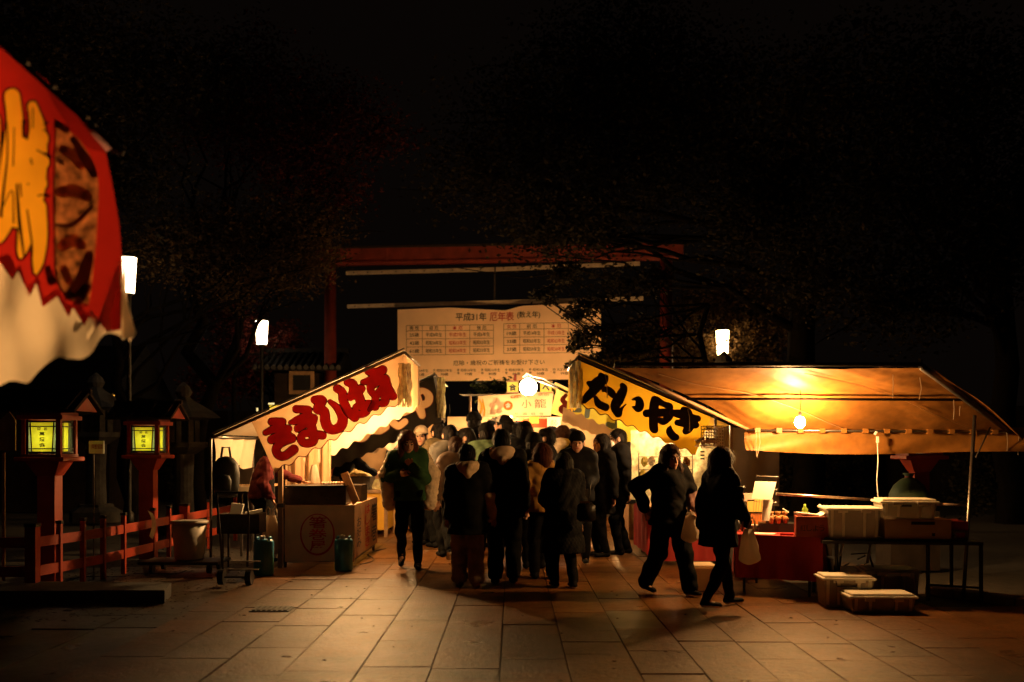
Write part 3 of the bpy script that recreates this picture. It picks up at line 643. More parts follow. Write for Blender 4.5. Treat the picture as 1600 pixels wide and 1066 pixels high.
tree('cherry_tree', 'leafy cherry branch hanging in front of the right end of the banner', 3.4, 17.6, 6.5, [bl(900, 488, 17.6, .26), bl(925, 478, 17.6, .26), bl(968, 445, 17.6, .5), bl(912, 530, 17.5, .30), bl(928, 566, 17.5, .24), bl(893, 545, 17.5, .10), bl(892, 572, 17.5, .12), bl(850, 462, 17.6, .22), bl(1000, 530, 17.8, .6), bl(965, 562, 17.8, .4), bl(880, 428, 18, .3), bl(1020, 440, 18, .4)], 2600, .052, 'leaf', .08, 10)
for i, (px, Y, hgt, lab) in enumerate(((300, 27, 2.0, 'dark shrub behind the second lantern'), (600, 30, 2.6, 'dark shrub behind the left gate pillar'), (1000, 29, 2.4, 'dark shrub behind the right gate pillar'), (1330, 25, 1.7, 'dark shrub seen under the orange canopy'), (1560, 21, 1.8, 'dark clipped shrub at the right edge'), (1230, 24, 2.0, 'dark shrub behind the pale side sheet'))):
    p = P(px, 699, Y); rr = random.Random(i+40); t = thing('shrub', lab, 'shrub', (p.x, Y, 0), 'dark shrubs in the grounds')
    mb = MB(); crown_mesh(mb, rr, [(p.x+rr.uniform(-.8, .8), Y+rr.uniform(-.4, .4), hgt*rr.uniform(.3, .7), hgt*.42) for _ in range(5)], 2500, .06); stuff(obj('foliage', mb, M['leaf'], t))
    mb = MB(); limb(mb, rr, (p.x, Y, 0), (p.x+.1, Y, hgt*.6), .05, .02); obj('stem', mb, M['bark'], t)
# bush lit behind the far stall
p = P(780, 608, 19.5); rr = random.Random(99); t = thing('shrub', 'glossy leafed potted bush catching light above the dumpling sign', 'shrub', (p.x, 19.5, 0))
mb = MB(); crown_mesh(mb, rr, [(p.x-.3, 19.5, p.z, .28), (p.x+.1, 19.5, p.z+.02, .3), (p.x, 19.5, p.z-.3, .4)], 900, .05); stuff(obj('foliage', mb, pmat('glossy leaf', (.06, .08, .03), rough=.2, bump=0, trans=.2), t))
mb = MB(); limb(mb, rr, (p.x, 19.5, 0), (p.x, 19.5, p.z), .04, .02); obj('stem', mb, M['bark'], t)
# ================================================================ STALLS
def pole(px0, py0, Y0, px1, py1, Y1, r, mat, parent, name='pole'):
    mb = MB(); mb.tube([P(px0, py0, Y0), P(px1, py1, Y1)], r, 8); return obj(name, mb, mat, parent, True)
def bar(a, b, r, mat, parent, name, seg=6):
    mb = MB(); mb.tube([a, b], r, seg); return obj(name, mb, mat, parent, True)
def wavy(px0, px1, amp, per, base):      # scalloped lower edge between two photo columns
    return [(px0+(px1-px0)*i/60, base(px0+(px1-px0)*i/60)+amp*math.sin((px1-px0)*i/60/per*2*math.pi)) for i in range(61)]
def vinyl(name, x0, x1, y0, y1, z0, z1, parent, seed=0, tagd=None, mat='vinyl', crump=.03, nu=36, nv=44):
    mb = MB()
    def fn(u, v):
        x = x0+(x1-x0)*u; y = y0+(y1-y0)*u; z = z0+(z1-z0)*v
        n1 = math.sin(u*14+seed+math.sin(v*5+seed)*1.6)+.7*math.sin(u*31+v*6+seed+math.sin(v*9))+.35*math.sin(v*19+u*17)
        k = .35+.65*math.sin(min(1, max(0, v))*math.pi*.9+.2)
        return Vector((x+crump*.5*n1*k, y-crump*n1, z))
    mb.grid(fn, nu, nv); return obj(name, mb, M[mat], parent, True)

def scallop(a, b, n, amp, ph=0.0):
    N = int(n*10); return [(a[0]+(b[0]-a[0])*i/N, a[1]+(b[1]-a[1])*i/N+amp*math.sin(2*math.pi*n*i/N+ph)) for i in range(N+1)]
# ---------------- STALL A (left, red brush letters)
A = thing('food_stall', 'left front food stall with cream banner of fat red brush letters', 'stall', (-2.8, 12.4, 0), 'food stalls along the path')
YA, YA2 = 12.3, 14.3
SA = Sheet(YA, amp=.012, fx=.06, fy=.04)
topA = [(392, 657), (628, 554)]
botA = [(430, 739), (437, 728), (441, 724), (449, 725), (457, 724), (461, 718), (466, 713), (475, 714), (480, 707), (484, 702), (493, 703), (501, 698), (507, 690), (517, 691), (523, 684), (528, 679), (538, 680), (545, 672), (551, 666), (561, 667), (568, 660), (574, 654), (584, 655), (591, 648), (596, 641), (607, 642), (613, 634), (620, 628), (640, 632)]
topA = [(392, 657), (630, 553)]
botA = scallop((430, 737), (633, 624), 8.7, 3.1, 1.2)
stg = lambda st, k: [[(p[0], p[1], p[2]*k) for p in q] for q in st]
bA = cloth('banner', SA, topA, botA, M['cream'], A, nu=90, nv=12)
stA = [
 [(185, 450, 38), (310, 452, 40)], [(112, 580, 28), (230, 535, 40), (385, 535, 38)], [(185, 665, 42), (320, 610, 45), (430, 645, 42)], [(240, 450, 40), (310, 560, 45), (420, 640, 40)],
 [(430, 650, 42), (310, 700, 42), (240, 775, 42), (275, 850, 42), (350, 855, 42), (450, 780, 45)],
 [(480, 300, 38), (625, 310, 38)], [(410, 460, 20), (500, 430, 40), (600, 395, 42), (685, 410, 42)], [(500, 530, 38), (590, 480, 36), (685, 450, 34)], [(600, 320, 40), (650, 470, 44), (690, 600, 42)],
 [(690, 590, 42), (580, 590, 36), (535, 650, 38), (580, 705, 40), (670, 690, 42), (710, 610, 42), (790, 612, 40)],
 [(702, 190, 38), (790, 200, 46), (730, 300, 42), (810, 325, 46), (825, 440, 50), (860, 520, 50), (930, 545, 44), (1010, 500, 50), (1030, 400, 48), (970, 290, 36), (885, 212, 20)]]
stB = [
 [(190, 430, 36), (240, 470, 36), (250, 560, 38), (300, 670, 40), (375, 740, 38)], [(300, 362, 34), (350, 380, 40), (365, 450, 42), (325, 515, 34)], [(325, 520, 32), (400, 480, 36), (440, 430, 38)], [(360, 400, 36), (420, 520, 42), (450, 620, 40)],
 [(450, 620, 36), (385, 625, 26), (390, 690, 30), (440, 705, 32), (500, 680, 32), (510, 600, 36), (545, 600, 34)],
 [(530, 240, 42), (600, 255, 36), (672, 230, 42)], [(465, 360, 24), (560, 330, 38), (640, 270, 40)], [(550, 380, 38), (545, 450, 30), (590, 500, 30)], [(560, 400, 30), (640, 350, 32), (705, 320, 34), (700, 400, 44), (600, 510, 32)],
 [(700, 390, 44), (730, 400, 36)], [(600, 520, 34), (592, 620, 38)], [(700, 440, 40), (700, 560, 40), (670, 590, 32)], [(745, 440, 36), (785, 510, 36)], [(575, 600, 26), (535, 655, 16)]]
qa, qb = (7.615, (400, 600)), (6.88, (500, 545))
stA = stg(stA, 1.13); stB = stg(stB, 1.13)
letters(SA, [(stA[0:5],)+qa, (stA[5:10],)+qa, (stA[10:],)+qa, (stB[0:5],)+qb, (stB[5:],)+qb], 1.15, M['red_print'], M['black_print'], A)
# hem line along the scallops
mb = MB(); mb.tube([SA.pt(x, y, .004) for x, y in botA], .006, 4); obj('scalloped_hem', mb, M['maroon_edge'], A)
# rear valance, same pattern, lit from the inside
SA2 = Sheet(YA2, amp=.015, fx=.07)
bot2 = [((x-800)*YA/YA2+800, HOR+(y-HOR)*YA/YA2) for x, y in botA]; top2 = [((x-800)*YA/YA2+800, HOR+(y-HOR)*YA/YA2) for x, y in topA]
cloth('rear_valance', SA2, top2, bot2, M['white_canvas'], A, nu=80, nv=8)
# aisle-side valance
mb = MB()
xe = P(630, 553, YA).x; zt = P(630, 553, YA).z
mb.grid(lambda u, v: Vector((xe+.02*math.sin(u*17), YA+(YA2-YA)*u, zt-.01-v*(.60+.035*math.sin(u*38)))), 50, 8); obj('side_valance', mb, M['cream'], A, True)
vinyl('vinyl_curtain', xe-.06, xe+.10, YA-.05, YA-.02, zt-.12, zt-.66, A, 1, crump=.028)
# roof sheet and frame
aL = P(335, 683, YA); aR = P(632, 551, YA)
mb = MB(); mb.grid(lambda u, v: Vector((aL.x+(aR.x-aL.x)*u, YA-.03+v*(YA2-YA+.1), aL.z+(aR.z-aL.z)*u+.03-.05*math.sin(u*3.14)*math.sin(v*3.14))), 16, 10)
obj('roof_sheet', mb, M['white_canvas'], A, True)
bar(aL+Vector((0, -.02, 0)), aR+Vector((0, -.02, 0)), .022, M['wood'], A, 'front_rafter'); bar(aL+Vector((-.02, -.03, .05)), aR+Vector((0, -.03, .05)), .008, M['steel'], A, 'edge_pipe')
bar(aL+Vector((0, 2, 0)), aR+Vector((0, 2, 0)), .02, M['wood'], A, 'rear_rafter'); bar(aR, aR+Vector((0, 2, 0)), .02, M['steel'], A, 'eave_pipe'); bar(aL, aL+Vector((0, 2, 0)), .02, M['steel'], A, 'back_pipe')
# posts
for px, py0, py1, Y, wd in ((438.5, 700, 886, 12.35, .055),):
    p = P(px, 0, Y); zt_ = P(0, 728, Y).z; mb = MB(); mb.box((p.x, Y, zt_/2), (wd, wd, zt_)); obj('front_post', mb, M['wood'], A)
    mb = MB(); mb.box((p.x, Y, .78), (wd+.03, wd+.03, .05)); obj('clamp', mb, M['darksteel'], A)
for x, y in ((-3.72, 12.3), (-3.72, 14.3)):
    mb = MB(); mb.tube([(x, y, 0), (x, y, 1.62)], .018, 8); obj('back_post', mb, M['steel'], A)
mb = MB(); mb.tube([(-2.62, 14.28, 0), (-2.62, 14.28, 2.0)], .025, 8); obj('rear_post', mb, M['wood'], A)
# back wall sheet (along the low side) and inner side sheet
mb = MB(); mb.grid(lambda u, v: Vector((-3.70+.03*math.sin(u*21+v*3), 12.35+1.95*u, 1.63-v*(.42+.05*math.sin(u*9)))), 40, 8); obj('back_sheet', mb, M['white_canvas'], A, True)
mb = MB(); mb.grid(lambda u, v: Vector((-3.25+.63*u, 14.27+.035*math.sin(u*19)+.02*math.sin(u*41+v*2), (1.75+.35*u)-v*(1.45+.35*u))), 40, 10); obj('inner_curtain', mb, M['cream'], A, True)
# counter
cxl, cxr, cy0, cy1, ct = -2.86, -1.98, 12.4, 14.5, .775
mb = MB(); mb.box(((cxl+cxr)/2, (cy0+cy1)/2, ct-.02), (cxr-cxl, cy1-cy0, .04)); obj('counter_top', mb, M['wood'], A)
Sc = Sheet(cy0-.012, amp=.006, fx=.09, fy=.1)
mb = MB(); q0 = P(445, 790, cy0-.012); mb.grid(lambda u, v: Sc.pt(445+109*u, 790+88*v+1.0*math.sin(u*9)*v), 24, 10); obj('front_skirt', mb, pmat('white skirt canvas', (.85, .70, .50), rough=.8, var=.12, scale=4, bump=.4, bscale=9), A, True)
mb = MB()
N = 46
for rr_, gr in ((1, 0),):
    ring = [(496+26*math.cos(a*2*math.pi/N), 835+31.5*math.sin(a*2*math.pi/N), .8+.8*math.sin(a*math.pi/N*1.0+.9)**2) for a in range(N+1)]
    strokes(mb, Sc, [ring], 1, (0, 0), 0, .003)
text(mb, Sc, '箸', 483, 807, 510, 825.5, .004, bold=.012); text(mb, Sc, '巻', 482, 826.5, 511, 844, .004, bold=.012); text(mb, Sc, '屋', 484, 845, 509, 861.5, .004, bold=.012)
obj('shop_emblem', mb, pmat('brick red ink', (.60, .04, .03), trans=.0, bump=0), A)
# aisle side skirt
mb = MB(); mb.grid(lambda u, v: Vector((cxr+.012+.008*math.sin(u*14), cy0+(cy1-cy0)*u, ct-.0-v*(ct-.11))), 24, 8); obj('side_skirt', mb, M['cream'], A, True)
pl = Plane((cxr+.028, cy0, ct), (0, cy1-cy0, 0), (0, 0, -(ct-.11))); 
mk, mr = MB(), MB()
def board_text(mb, pl, ch, u0, v0, u1, v1, off=.004, bold=.012):
    vv, ff = text_mesh(ch, bold); a = vv.min(0); b = vv.max(0)
    mb.add([pl.pt(u0+(x-a[0])/(b[0]-a[0])*(u1-u0), v1-(y-a[1])/(b[1]-a[1])*(v1-v0), -off) for x, y, _ in vv], ff)
for i, ch in enumerate('はしまき'): board_text(mr, pl, ch, .42, .06+i*.22, .62, .26+i*.22)
for i, ch in enumerate('お好み'): board_text(mk, pl, ch, .08, .25+i*.2, .25, .43+i*.2)
for i, ch in enumerate('箸巻'): board_text(mk, pl, ch, .70, .10+i*.42, .95, .48+i*.42)
stuff(obj('side_black_lettering', mk, M['black_print'], A)); stuff(obj('side_red_lettering', mr, M['red_print'], A))
for x in (cxl+.03, cxr-.03):
    for y in (cy0+.04, cy1-.04): mb = MB(); mb.box((x, y, .37), (.035, .035, .74)); obj('leg', mb, M['darksteel'], A)
mb = MB(); mb.box(((cxl+cxr)/2, cy0+.04, .085), (cxr-cxl, .03, .03)); mb.box((cxr-.03, (cy0+cy1)/2, .085), (.03, cy1-cy0, .03)); obj('bottom_rail', mb, M['darksteel'], A)
# griddle
g = thing('griddle', 'dark sooty steel griddle box standing on the left front counter', 'griddle', (-2.5, 12.75, ct))
mb = MB(); mb.box((-2.46, 12.72, ct+.115), (.76, .5, .22), bev=.01); obj('body', mb, M['darksteel'], g)
mb = MB(); mb.box((-2.46, 12.72, ct+.235), (.80, .54, .016)); obj('hot_plate', mb, M['blackmetal'], g)
mb = MB(); mb.box((-2.10, 12.50, ct+.16), (.03, .03, .24)); obj('corner_guard', mb, M['wood'], g)
for k in range(2): mb = MB(); mb.lathe((-2.66+k*.35, 12.455, ct+.08), [(.022, -.01), (.022, .01)], 10); obj('gas_knob', mb, M['blackmetal'], g)
foodm = pmat('browned batter roll', (.42, .20, .07), rough=.45, var=.5, scale=30, bump=.5, bscale=50)
for k in range(9):
    mb = MB(); x = -2.40+k*.034; mb.tube([(x, 12.52, ct+.262), (x, 12.57, ct+.272), (x, 12.66, ct+.272), (x, 12.70, ct+.26)], [.012, .018, .018, .01], 8)
    mb.tube([(x, 12.46, ct+.262), (x, 12.53, ct+.262)], .003, 4)
    tag(obj('batter_roll', mb, foodm, None, True), 'browned batter roll on chopsticks lying in a row on the left griddle', 'food', 'batter rolls on the griddle')
mb = MB(); mb.box((-2.10, 13.5, ct+.11), (.20, .5, .22)); tag(obj('dark_cabinet', mb, M['darkwood']), 'small dark cabinet behind the leaning board on the left counter', 'cabinet')
mb = MB(); mb.box((-2.13, 12.62, ct+.12), (.045, .02, .20)); tag(obj('paper_card', mb, M['paper']), 'narrow white card standing at the right end of the griddle', 'card')
for k in range(3): mb = MB(); mb.lathe((-2.72+k*.075, 13.35, ct), [(.03, 0), (.032, .14), (.014, .17), (.012, .21)], 12); tag(obj('sauce_bottle', mb, M[('red_print', 'paper', 'wood')[k]], None, True), ('red', 'white', 'brown')[k]+' sauce bottle at the back of the left counter', 'bottle', 'sauce bottles on the left counter')
for k in range(4): mb = MB(); mb.box((-2.35+.005*k, 13.75, ct+.012+k*.024), (.22, .16, .02), rot=(0, 0, .05*k)); tag(obj('foam_tray', mb, M['paper']), ('lowest', 'second', 'third', 'topmost')[k]+' white foam tray stacked at the back of the left counter', 'tray', 'foam trays on the left counter')
# leaning wooden price board, bags, paper
mb = MB(); q = [P(532, 741, 12.6), P(543, 737, 12.6), P(561, 782, 12.5), P(551, 790, 12.5)]; mb.prism(q, (0, .035, 0)); tag(obj('menu_board', mb, M['wood']), 'narrow wooden board leaning against the left front counter corner', 'board')
def plastic_bag(name, c, wd, ht, label, seed=0, mat='bag', handles=True, group=None):
    rs = random.Random(seed); mb = MB(); t = thing(name, label, 'bag', c, group)
    seg, rings = 26, 20
    def fn(u, v):
        a = u*2*math.pi; r = min(1, v/.14+.02)**.5*(1-.62*max(0, (v-.30)/.70)**1.3)*wd/2
        r *= 1+.09*math.sin(a*5+v*3+seed)+.07*math.sin(a*9-v*4+seed)+.05*math.sin(a*14+v*9)
        return Vector((c[0]+r*math.cos(a), c[1]+r*.6*math.sin(a), c[2]+v*ht))
    mb.grid(fn, seg, rings); obj('bag_body', mb, M[mat], t, True)
    if handles:
        for sx in (-1, 1):
            mb = MB(); b = Vector((c[0]+sx*wd*.16, c[1], c[2]+ht)); mb.tube([b+Vector((-.03, 0, -.02)), b+Vector((-.025, 0, .07)), b+Vector((0, 0, .11)), b+Vector((.025, 0, .07)), b+Vector((.03, 0, -.02))], .009, 5); obj('handle', mb, M[mat], t, True)
    return t
p = P(424, 845, 12.9); plastic_bag('carrier_bag', (p.x, 12.9, .10), .26, .52, 'large white carrier bag hanging beside the vendor at the left stall', 2)
p = P(477, 760, 13.3); plastic_bag('hanging_bag', (p.x, 13.9, p.z-.02), .16, .30, 'small bright white bag hanging inside the left stall above the griddle', 3, handles=False)
# jerrycans
def jerrycan(px, pyb, sc, label):
    c = G(px, pyb); t = thing('jerrycan', label, 'water can', c, 'teal water cans'); w_ = .205*sc; h_ = .40*sc
    mb = MB(); mb.lathe(c, [(w_*.44, 0), (w_*.53, .02), (w_*.53, h_*.88), (w_*.47, h_*.95), (w_*.2, h_*.97)], 20, 1, .8); obj('body', mb, M['teal'], t, True)
    mb = MB(); mb.lathe(c+Vector((-.01, -.02, h_*.96)), [(.032, 0), (.034, .035), (.03, .04)], 14); obj('screw_cap', mb, M['paper'], t)
    for sx in (-1, 1):
        mb = MB(); q = c+Vector((sx*w_*.33, 0, h_*.93)); mb.tube([q+Vector((0, -.05, 0)), q+Vector((0, -.035, .035)), q+Vector((0, .035, .035)), q+Vector((0, .05, 0))], .013, 6); obj('grip', mb, M['teal'], t, True)
jerrycan(412, 899, 1.1, 'teal water can beside the hand truck'); jerrycan(537, 892, 1.03, 'teal water can standing at the front corner of the left counter')
# cable on the ground
mb = MB(); pts = []
for k in range(16): u = k/15; pts.append((-1.93+.10*math.sin(u*7), 12.7+2*u, .008))
mb.tube(pts, .006, 5); tag(obj('power_cable', mb, M['blackmetal']), 'black power cable curling on the paving beside the left counter', 'cable')

# ---------------- bin, platform trolley, hand truck, boxes left of stall A
c = G(296, 893); t = thing('rubbish_bin', 'grey plastic bin standing on a black platform trolley by the fence', 'bin', (c.x, c.y, .14))
mb = MB(); mb.lathe((c.x, c.y, .15), [(.165, 0), (.17, .01), (.205, .44)], 24); obj('bin_body', mb, M['grey_plastic'], t, True)
mb = MB(); mb.lathe((c.x, c.y, .58), [(.205, 0), (.225, .0), (.225, .03), (.20, .035)], 24); obj('rim', mb, M['grey_plastic'], t, True)
t = thing('platform_trolley', 'low black platform trolley under the grey bin', 'trolley', (c.x, c.y, 0))
mb = MB(); mb.box((c.x-.05, c.y, .125), (.95, .55, .035), bev=.01); obj('platform', mb, M['blackmetal'], t)
for sx in (-.38, .30):
    for sy in (-.2, .2):
        mb = MB(); mb.tube([(c.x+sx-.02, c.y+sy, .055), (c.x+sx+.02, c.y+sy, .055)], .055, 14); obj('wheel', mb, M['blackmetal'], t)
# hand truck
c = G(368, 914); t = thing('hand_truck', 'black tubular hand truck with shining lower plates in front of the left stall', 'hand truck', c)
hx = c.x
for sx in (-.15, .15):
    mb = MB(); mb.tube([(hx+sx*.9, c.y-.02, .20), (hx+sx*1.1-.05, c.y+.1, .75), (hx+sx*1.1-.09, c.y+.16, 1.0)], .013, 7); obj('side_tube', mb, M['darksteel'], t, True)
    mb = MB(); mb.tube([(hx+sx-.03, c.y, .085), (hx+sx+.03, c.y, .085)], .085, 16); obj('wheel', mb, M['blackmetal'], t)
mb = MB(); mb.tube([(hx-.255, c.y+.16, 1.0), (hx+.075, c.y+.16, 1.0)], .014, 7); obj('handle', mb, M['darksteel'], t)
for z, y in ((.26, -.04), (.18, -.12)): mb = MB(); mb.box((hx+.12, c.y+y, z), (.32, .05, .012)); obj('toe_plate', mb, M['steel'], t)
mb = MB(); mb.tube([(hx-.14, c.y, .085), (hx+.16, c.y, .085)], .012, 6); obj('axle', mb, M['darksteel'], t)
# small table with box and cooking papers
c = Vector((-3.35, 12.35, 0)); t = thing('crate_table', 'dark box table with folding legs at the left of the left stall', 'table', c)
mb = MB(); mb.box((c.x, c.y, .56), (.52, .34, .24)); obj('box_top', mb, M['darkwood'], t)
for sx in (-.2, .2):
    for sy in (-.12, .12): mb = MB(); mb.box((c.x+sx, c.y+sy, .22), (.022, .022, .44)); obj('leg', mb, M['darksteel'], t)
mb = MB(); mb.prism([(c.x-.12, c.y-.1, .68), (c.x+.02, c.y-.1, .68), (c.x+.05, c.y-.1, .80), (c.x-.10, c.y-.1, .815)], (0, .03, 0)); tag(obj('printed_packet', mb, M['paper']), 'white printed packet standing on the dark box table', 'packet')
mb = MB(); mb.box((c.x+.15, c.y, .70), (.20, .12, .035), rot=(0, -.2, .2)); tag(obj('newspaper_roll', mb, M['paper']), 'folded grey papers on the dark box table', 'paper')
c = Vector((-3.5, 13.7, 0)); t = thing('side_shelf', 'low shelf with a cream cloth at the back of the left stall', 'shelf', c)
mb = MB(); mb.box((c.x, c.y, .98), (.5, .4, .03)); obj('shelf_board', mb, M['wood'], t)
mb = MB(); mb.box((c.x, c.y-.1, .94), (.44, .22, .08)); obj('cloth', mb, M['white_canvas'], t)
for sx in (-.22, .22): mb = MB(); mb.box((c.x+sx, c.y, .48), (.03, .03, .96)); obj('leg', mb, M['darksteel'], t)
mb = MB(); mb.prism([P(372, 735, 13.6), P(396, 730, 13.6), P(388, 762, 13.6), P(368, 762, 13.6)], (0, .05, 0)); tag(obj('red_case', mb, M['darkwood']), 'dark case behind the vendor in the left stall', 'case')
# black rucksack hung on the stall corner
c = P(353, 745, 12.2); t = thing('rucksack', 'large black padded rucksack hanging at the outer corner of the left stall', 'bag', c)
mb = MB(); mb.lathe((c.x, 12.2, c.z-.26), [(.05, 0), (.14, .03), (.165, .15), (.17, .30), (.15, .42), (.09, .49), (.02, .51)], 18, 1, .65); obj('main_pack', mb, M['black_canvas'], t, True)
mb = MB(); mb.lathe((c.x, 12.06, c.z-.2), [(.04, 0), (.10, .02), (.11, .16), (.08, .22), (.01, .23)], 14, 1, .5); obj('front_pocket', mb, M['black_canvas'], t, True)
mb = MB(); mb.tube([(c.x-.06, 12.2, c.z+.22), (c.x-.04, 12.2, c.z+.36), (c.x+.04, 12.2, c.z+.36), (c.x+.06, 12.2, c.z+.22)], .015, 6); obj('strap', mb, M['black_canvas'], t, True)

# ---------------- STALL B (black banner, yellow counter)
B_ = thing('food_stall', 'second left stall with black banner of white letters and a yellow panelled counter', 'stall', (-2.7, 16.4, 0), 'food stalls along the path')
YB, YB2 = 16.3, 19.4
SB = Sheet(YB, amp=.02, fx=.08)
tB = [(440, 690), (677, 588)]; bB = wavy(476, 690, 1.6, 17, lambda x: 752-(x-476)*.435)
bbo = cloth('banner', SB, tB, bB, M['black_canvas'], B_, nu=200, nv=60)
sB = [[(430, 400, 62), (540, 360, 40), (620, 430, 55), (610, 520, 55), (520, 560, 50), (440, 520, 50)], [(430, 380, 62), (480, 560, 65), (530, 700, 50)], [(280, 670, 40), (400, 600, 50)],
      [(120, 800, 50), (200, 850, 48), (290, 790, 45)], [(-180, 900, 50), (-60, 910, 55), (30, 860, 50)], [(-420, 1000, 60), (-300, 1010, 60), (-230, 960, 50)]]
me_ = bbo.data; wo_ = WL[bbo.name]; bm_ = __import__('bmesh').new(); bm_.from_mesh(me_); kill = []
fl2 = list(bm_.faces); qq = [f_.calc_center_median()+wo_ for f_ in fl2]
dd = _sdf(sB, 8.88, (600, 570), np.array([800+q.x*F/q.y for q in qq]), np.array([HOR-(q.z-H)*F/q.y for q in qq])); kill = [f_ for f_, d_ in zip(fl2, dd) if d_ < .3]
__import__('bmesh').ops.delete(bm_, geom=kill, context='FACES'); bm_.to_mesh(me_); bm_.free()
fl_, ln_ = brush(SB, [(sB, 8.88, (600, 570))], 1.0)
stuff(obj('white_lettering', fl_, M['cream'], B_, True)); stuff(obj('lettering_outline', ln_, M['maroon_edge'], B_, True))
xb = P(677, 588, YB).x; zb = P(677, 588, YB).z
mb = MB(); mb.grid(lambda u, v: Vector((xb+.02*math.sin(u*17), YB+(YB2-YB)*u, zb-.02-v*(.66+.03*math.sin(u*50)))), 50, 6); obj('side_valance', mb, M['black_canvas'], B_, True)
vinyl('vinyl_curtain', xb+.06, xb+.20, YB-.05, YB, zb-.02, zb-.68, B_, 4, crump=.03)
aL = P(420, 698, YB); aR = P(680, 586, YB)
mb = MB(); mb.grid(lambda u, v: Vector((aL.x+(aR.x-aL.x)*u, YB-.03+v*(YB2-YB), aL.z+(aR.z-aL.z)*u+.03-.06*math.sin(v*3.14))), 12, 8); obj('roof_sheet', mb, M['black_canvas'], B_, True)
bar(aL, aR, .02, M['darksteel'], B_, 'front_rafter'); bar(aR, aR+Vector((0, 3, 0)), .02, M['darksteel'], B_, 'eave_pipe')
# frilled plastic sheets hanging inside
mb = MB(); mb.grid(lambda u, v: Vector((-2.95+1.35*u, 16.9+.04*math.sin(u*26), 1.62+.22*u-v*(.28+.05*math.sin(u*31)))), 60, 8); obj('frilled_sheet', mb, M['bag'], B_, True)
mb = MB(); mb.grid(lambda u, v: Vector((-3.4+1.9*u, 19.3+.05*math.sin(u*15), 2.1-v*1.3)), 30, 6); obj('rear_curtain', mb, M['cream'], B_, True)
yel = pmat('yellow painted panel', (.78, .42, .02), rough=.55, var=.1, bump=.15)
mb = MB(); mb.box((-2.62, 16.72, .42), (.98, .03, .62)); obj('front_panel', mb, yel, B_)
for k in range(3): mb = MB(); mb.box((-2.12, 17.22+k*.98, .42), (.03, .93, .62)); obj('side_panel', mb, yel if k else M['yellow_canvas'], B_)
mb = MB(); mb.box((-2.63, 18.2, .755), (1.06, 3.1, .045)); obj('counter_top', mb, M['wood'], B_)
for x, y in ((-2.115, 16.70), (-3.1, 16.7), (-2.115, 17.72), (-2.115, 18.7), (-2.115, 19.65)): mb = MB(); mb.box((x, y, .37), (.055, .055, .74)); obj('leg', mb, M['wood'], B_)
g = thing('food_tray', 'wide steel tray heaped with noodles and green scallions on the second left counter', 'tray', (-2.9, 17.1, .78))
mb = MB(); mb.box((-2.75, 17.0, .90), (.74, .62, .22)); obj('pan', mb, M['darksteel'], g)
noodles = pmat('pale fried noodles', (.62, .42, .16), rough=.4, var=.5, scale=40, bump=.8, bscale=60); greens = pmat('chopped scallions', (.30, .45, .05), rough=.5, var=.5, scale=50, bump=.6)
def heap(c, rx, ry, h, seed):
    mb = MB(); mb.grid(lambda u, v: Vector((c[0]+rx*(u*2-1), c[1]+ry*(v*2-1), c[2]+h*max(0, 1-(u*2-1)**2-(v*2-1)**2)**.6*(1+.25*math.sin(u*31+seed)*math.sin(v*27+seed*2))+.01*math.sin(u*61)*math.cos(v*57))), 26, 26); return mb
stuff(obj('noodles', heap((-2.68, 17.0, 1.01), .30, .28, .10, 1), noodles, g, True)); stuff(obj('scallions', heap((-2.86, 16.88, 1.015), .16, .12, .10, 2), greens, g, True))
t = plastic_bag('food_pack', (-2.28, 16.95, .78), .2, .18, 'crumpled clear packs of food at the near end of the yellow counter', 8, 'vinyl', False)

# ---------------- STALL C (right, yellow banner with black brush letters)
C_ = thing('food_stall', 'right front food stall with yellow banner of black brush letters and scalloped edge', 'stall', (2.2, 12.4, 0), 'food stalls along the path')
YC, YC2 = 12.3, 14.4
SC_ = Sheet(YC, amp=.014, fx=.06, fy=.05)
topC = [(906, 562), (1112, 648)]
botC = scallop((900, 629), (1087, 710), 9.1, 2.5, 2.6)
cloth('banner', SC_, topC, botC, M['yellow_canvas'], C_, nu=100, nv=12)
mb = MB(); mb.tube([SC_.pt(x, y, .004) for x, y in botC[1:]], .006, 4); obj('scalloped_hem', mb, M['maroon_edge'], C_)
s3 = [[(350, 345, 26), (420, 370, 60), (500, 330, 80), (575, 275, 48)], [(520, 235, 32), (560, 300, 60)], [(520, 350, 60), (430, 440, 62), (330, 540, 52), (290, 590, 38)], [(545, 455, 12), (600, 430, 40), (670, 480, 50), (690, 510, 40)], [(450, 550, 26), (490, 630, 48), (590, 680, 50)],
      [(820, 375, 32), (840, 430, 52), (770, 570, 72), (720, 670, 62), (760, 770, 48)], [(770, 770, 46), (820, 690, 14), (872, 640, 5)], [(960, 575, 6), (1040, 565, 34), (1060, 640, 56), (1040, 700, 46), (965, 675, 8)]]
s4 = [[(290, 350, 52), (450, 340, 55), (620, 345, 55), (640, 400, 48), (550, 470, 50), (490, 450, 38)], [(410, 140, 48), (405, 230, 66), (395, 400, 62), (400, 560, 62), (420, 600, 46)], [(440, 150, 50), (550, 210, 38), (640, 245, 46), (655, 290, 26)],
      [(690, 340, 44), (820, 365, 62), (1000, 425, 52), (1060, 430, 44)], [(855, 290, 38), (910, 340, 66), (900, 450, 80), (930, 560, 66), (885, 620, 46)], [(760, 490, 40), (900, 500, 60), (1035, 530, 44)], [(655, 545, 8), (645, 620, 48), (700, 700, 52), (735, 710, 44)], [(640, 590, 34), (720, 715, 44)]]
qa, qb = (8.885, (880, 560)), (9.69, (980, 610))
s3 = stg(s3, 1.0); s4 = stg(s4, 1.05)
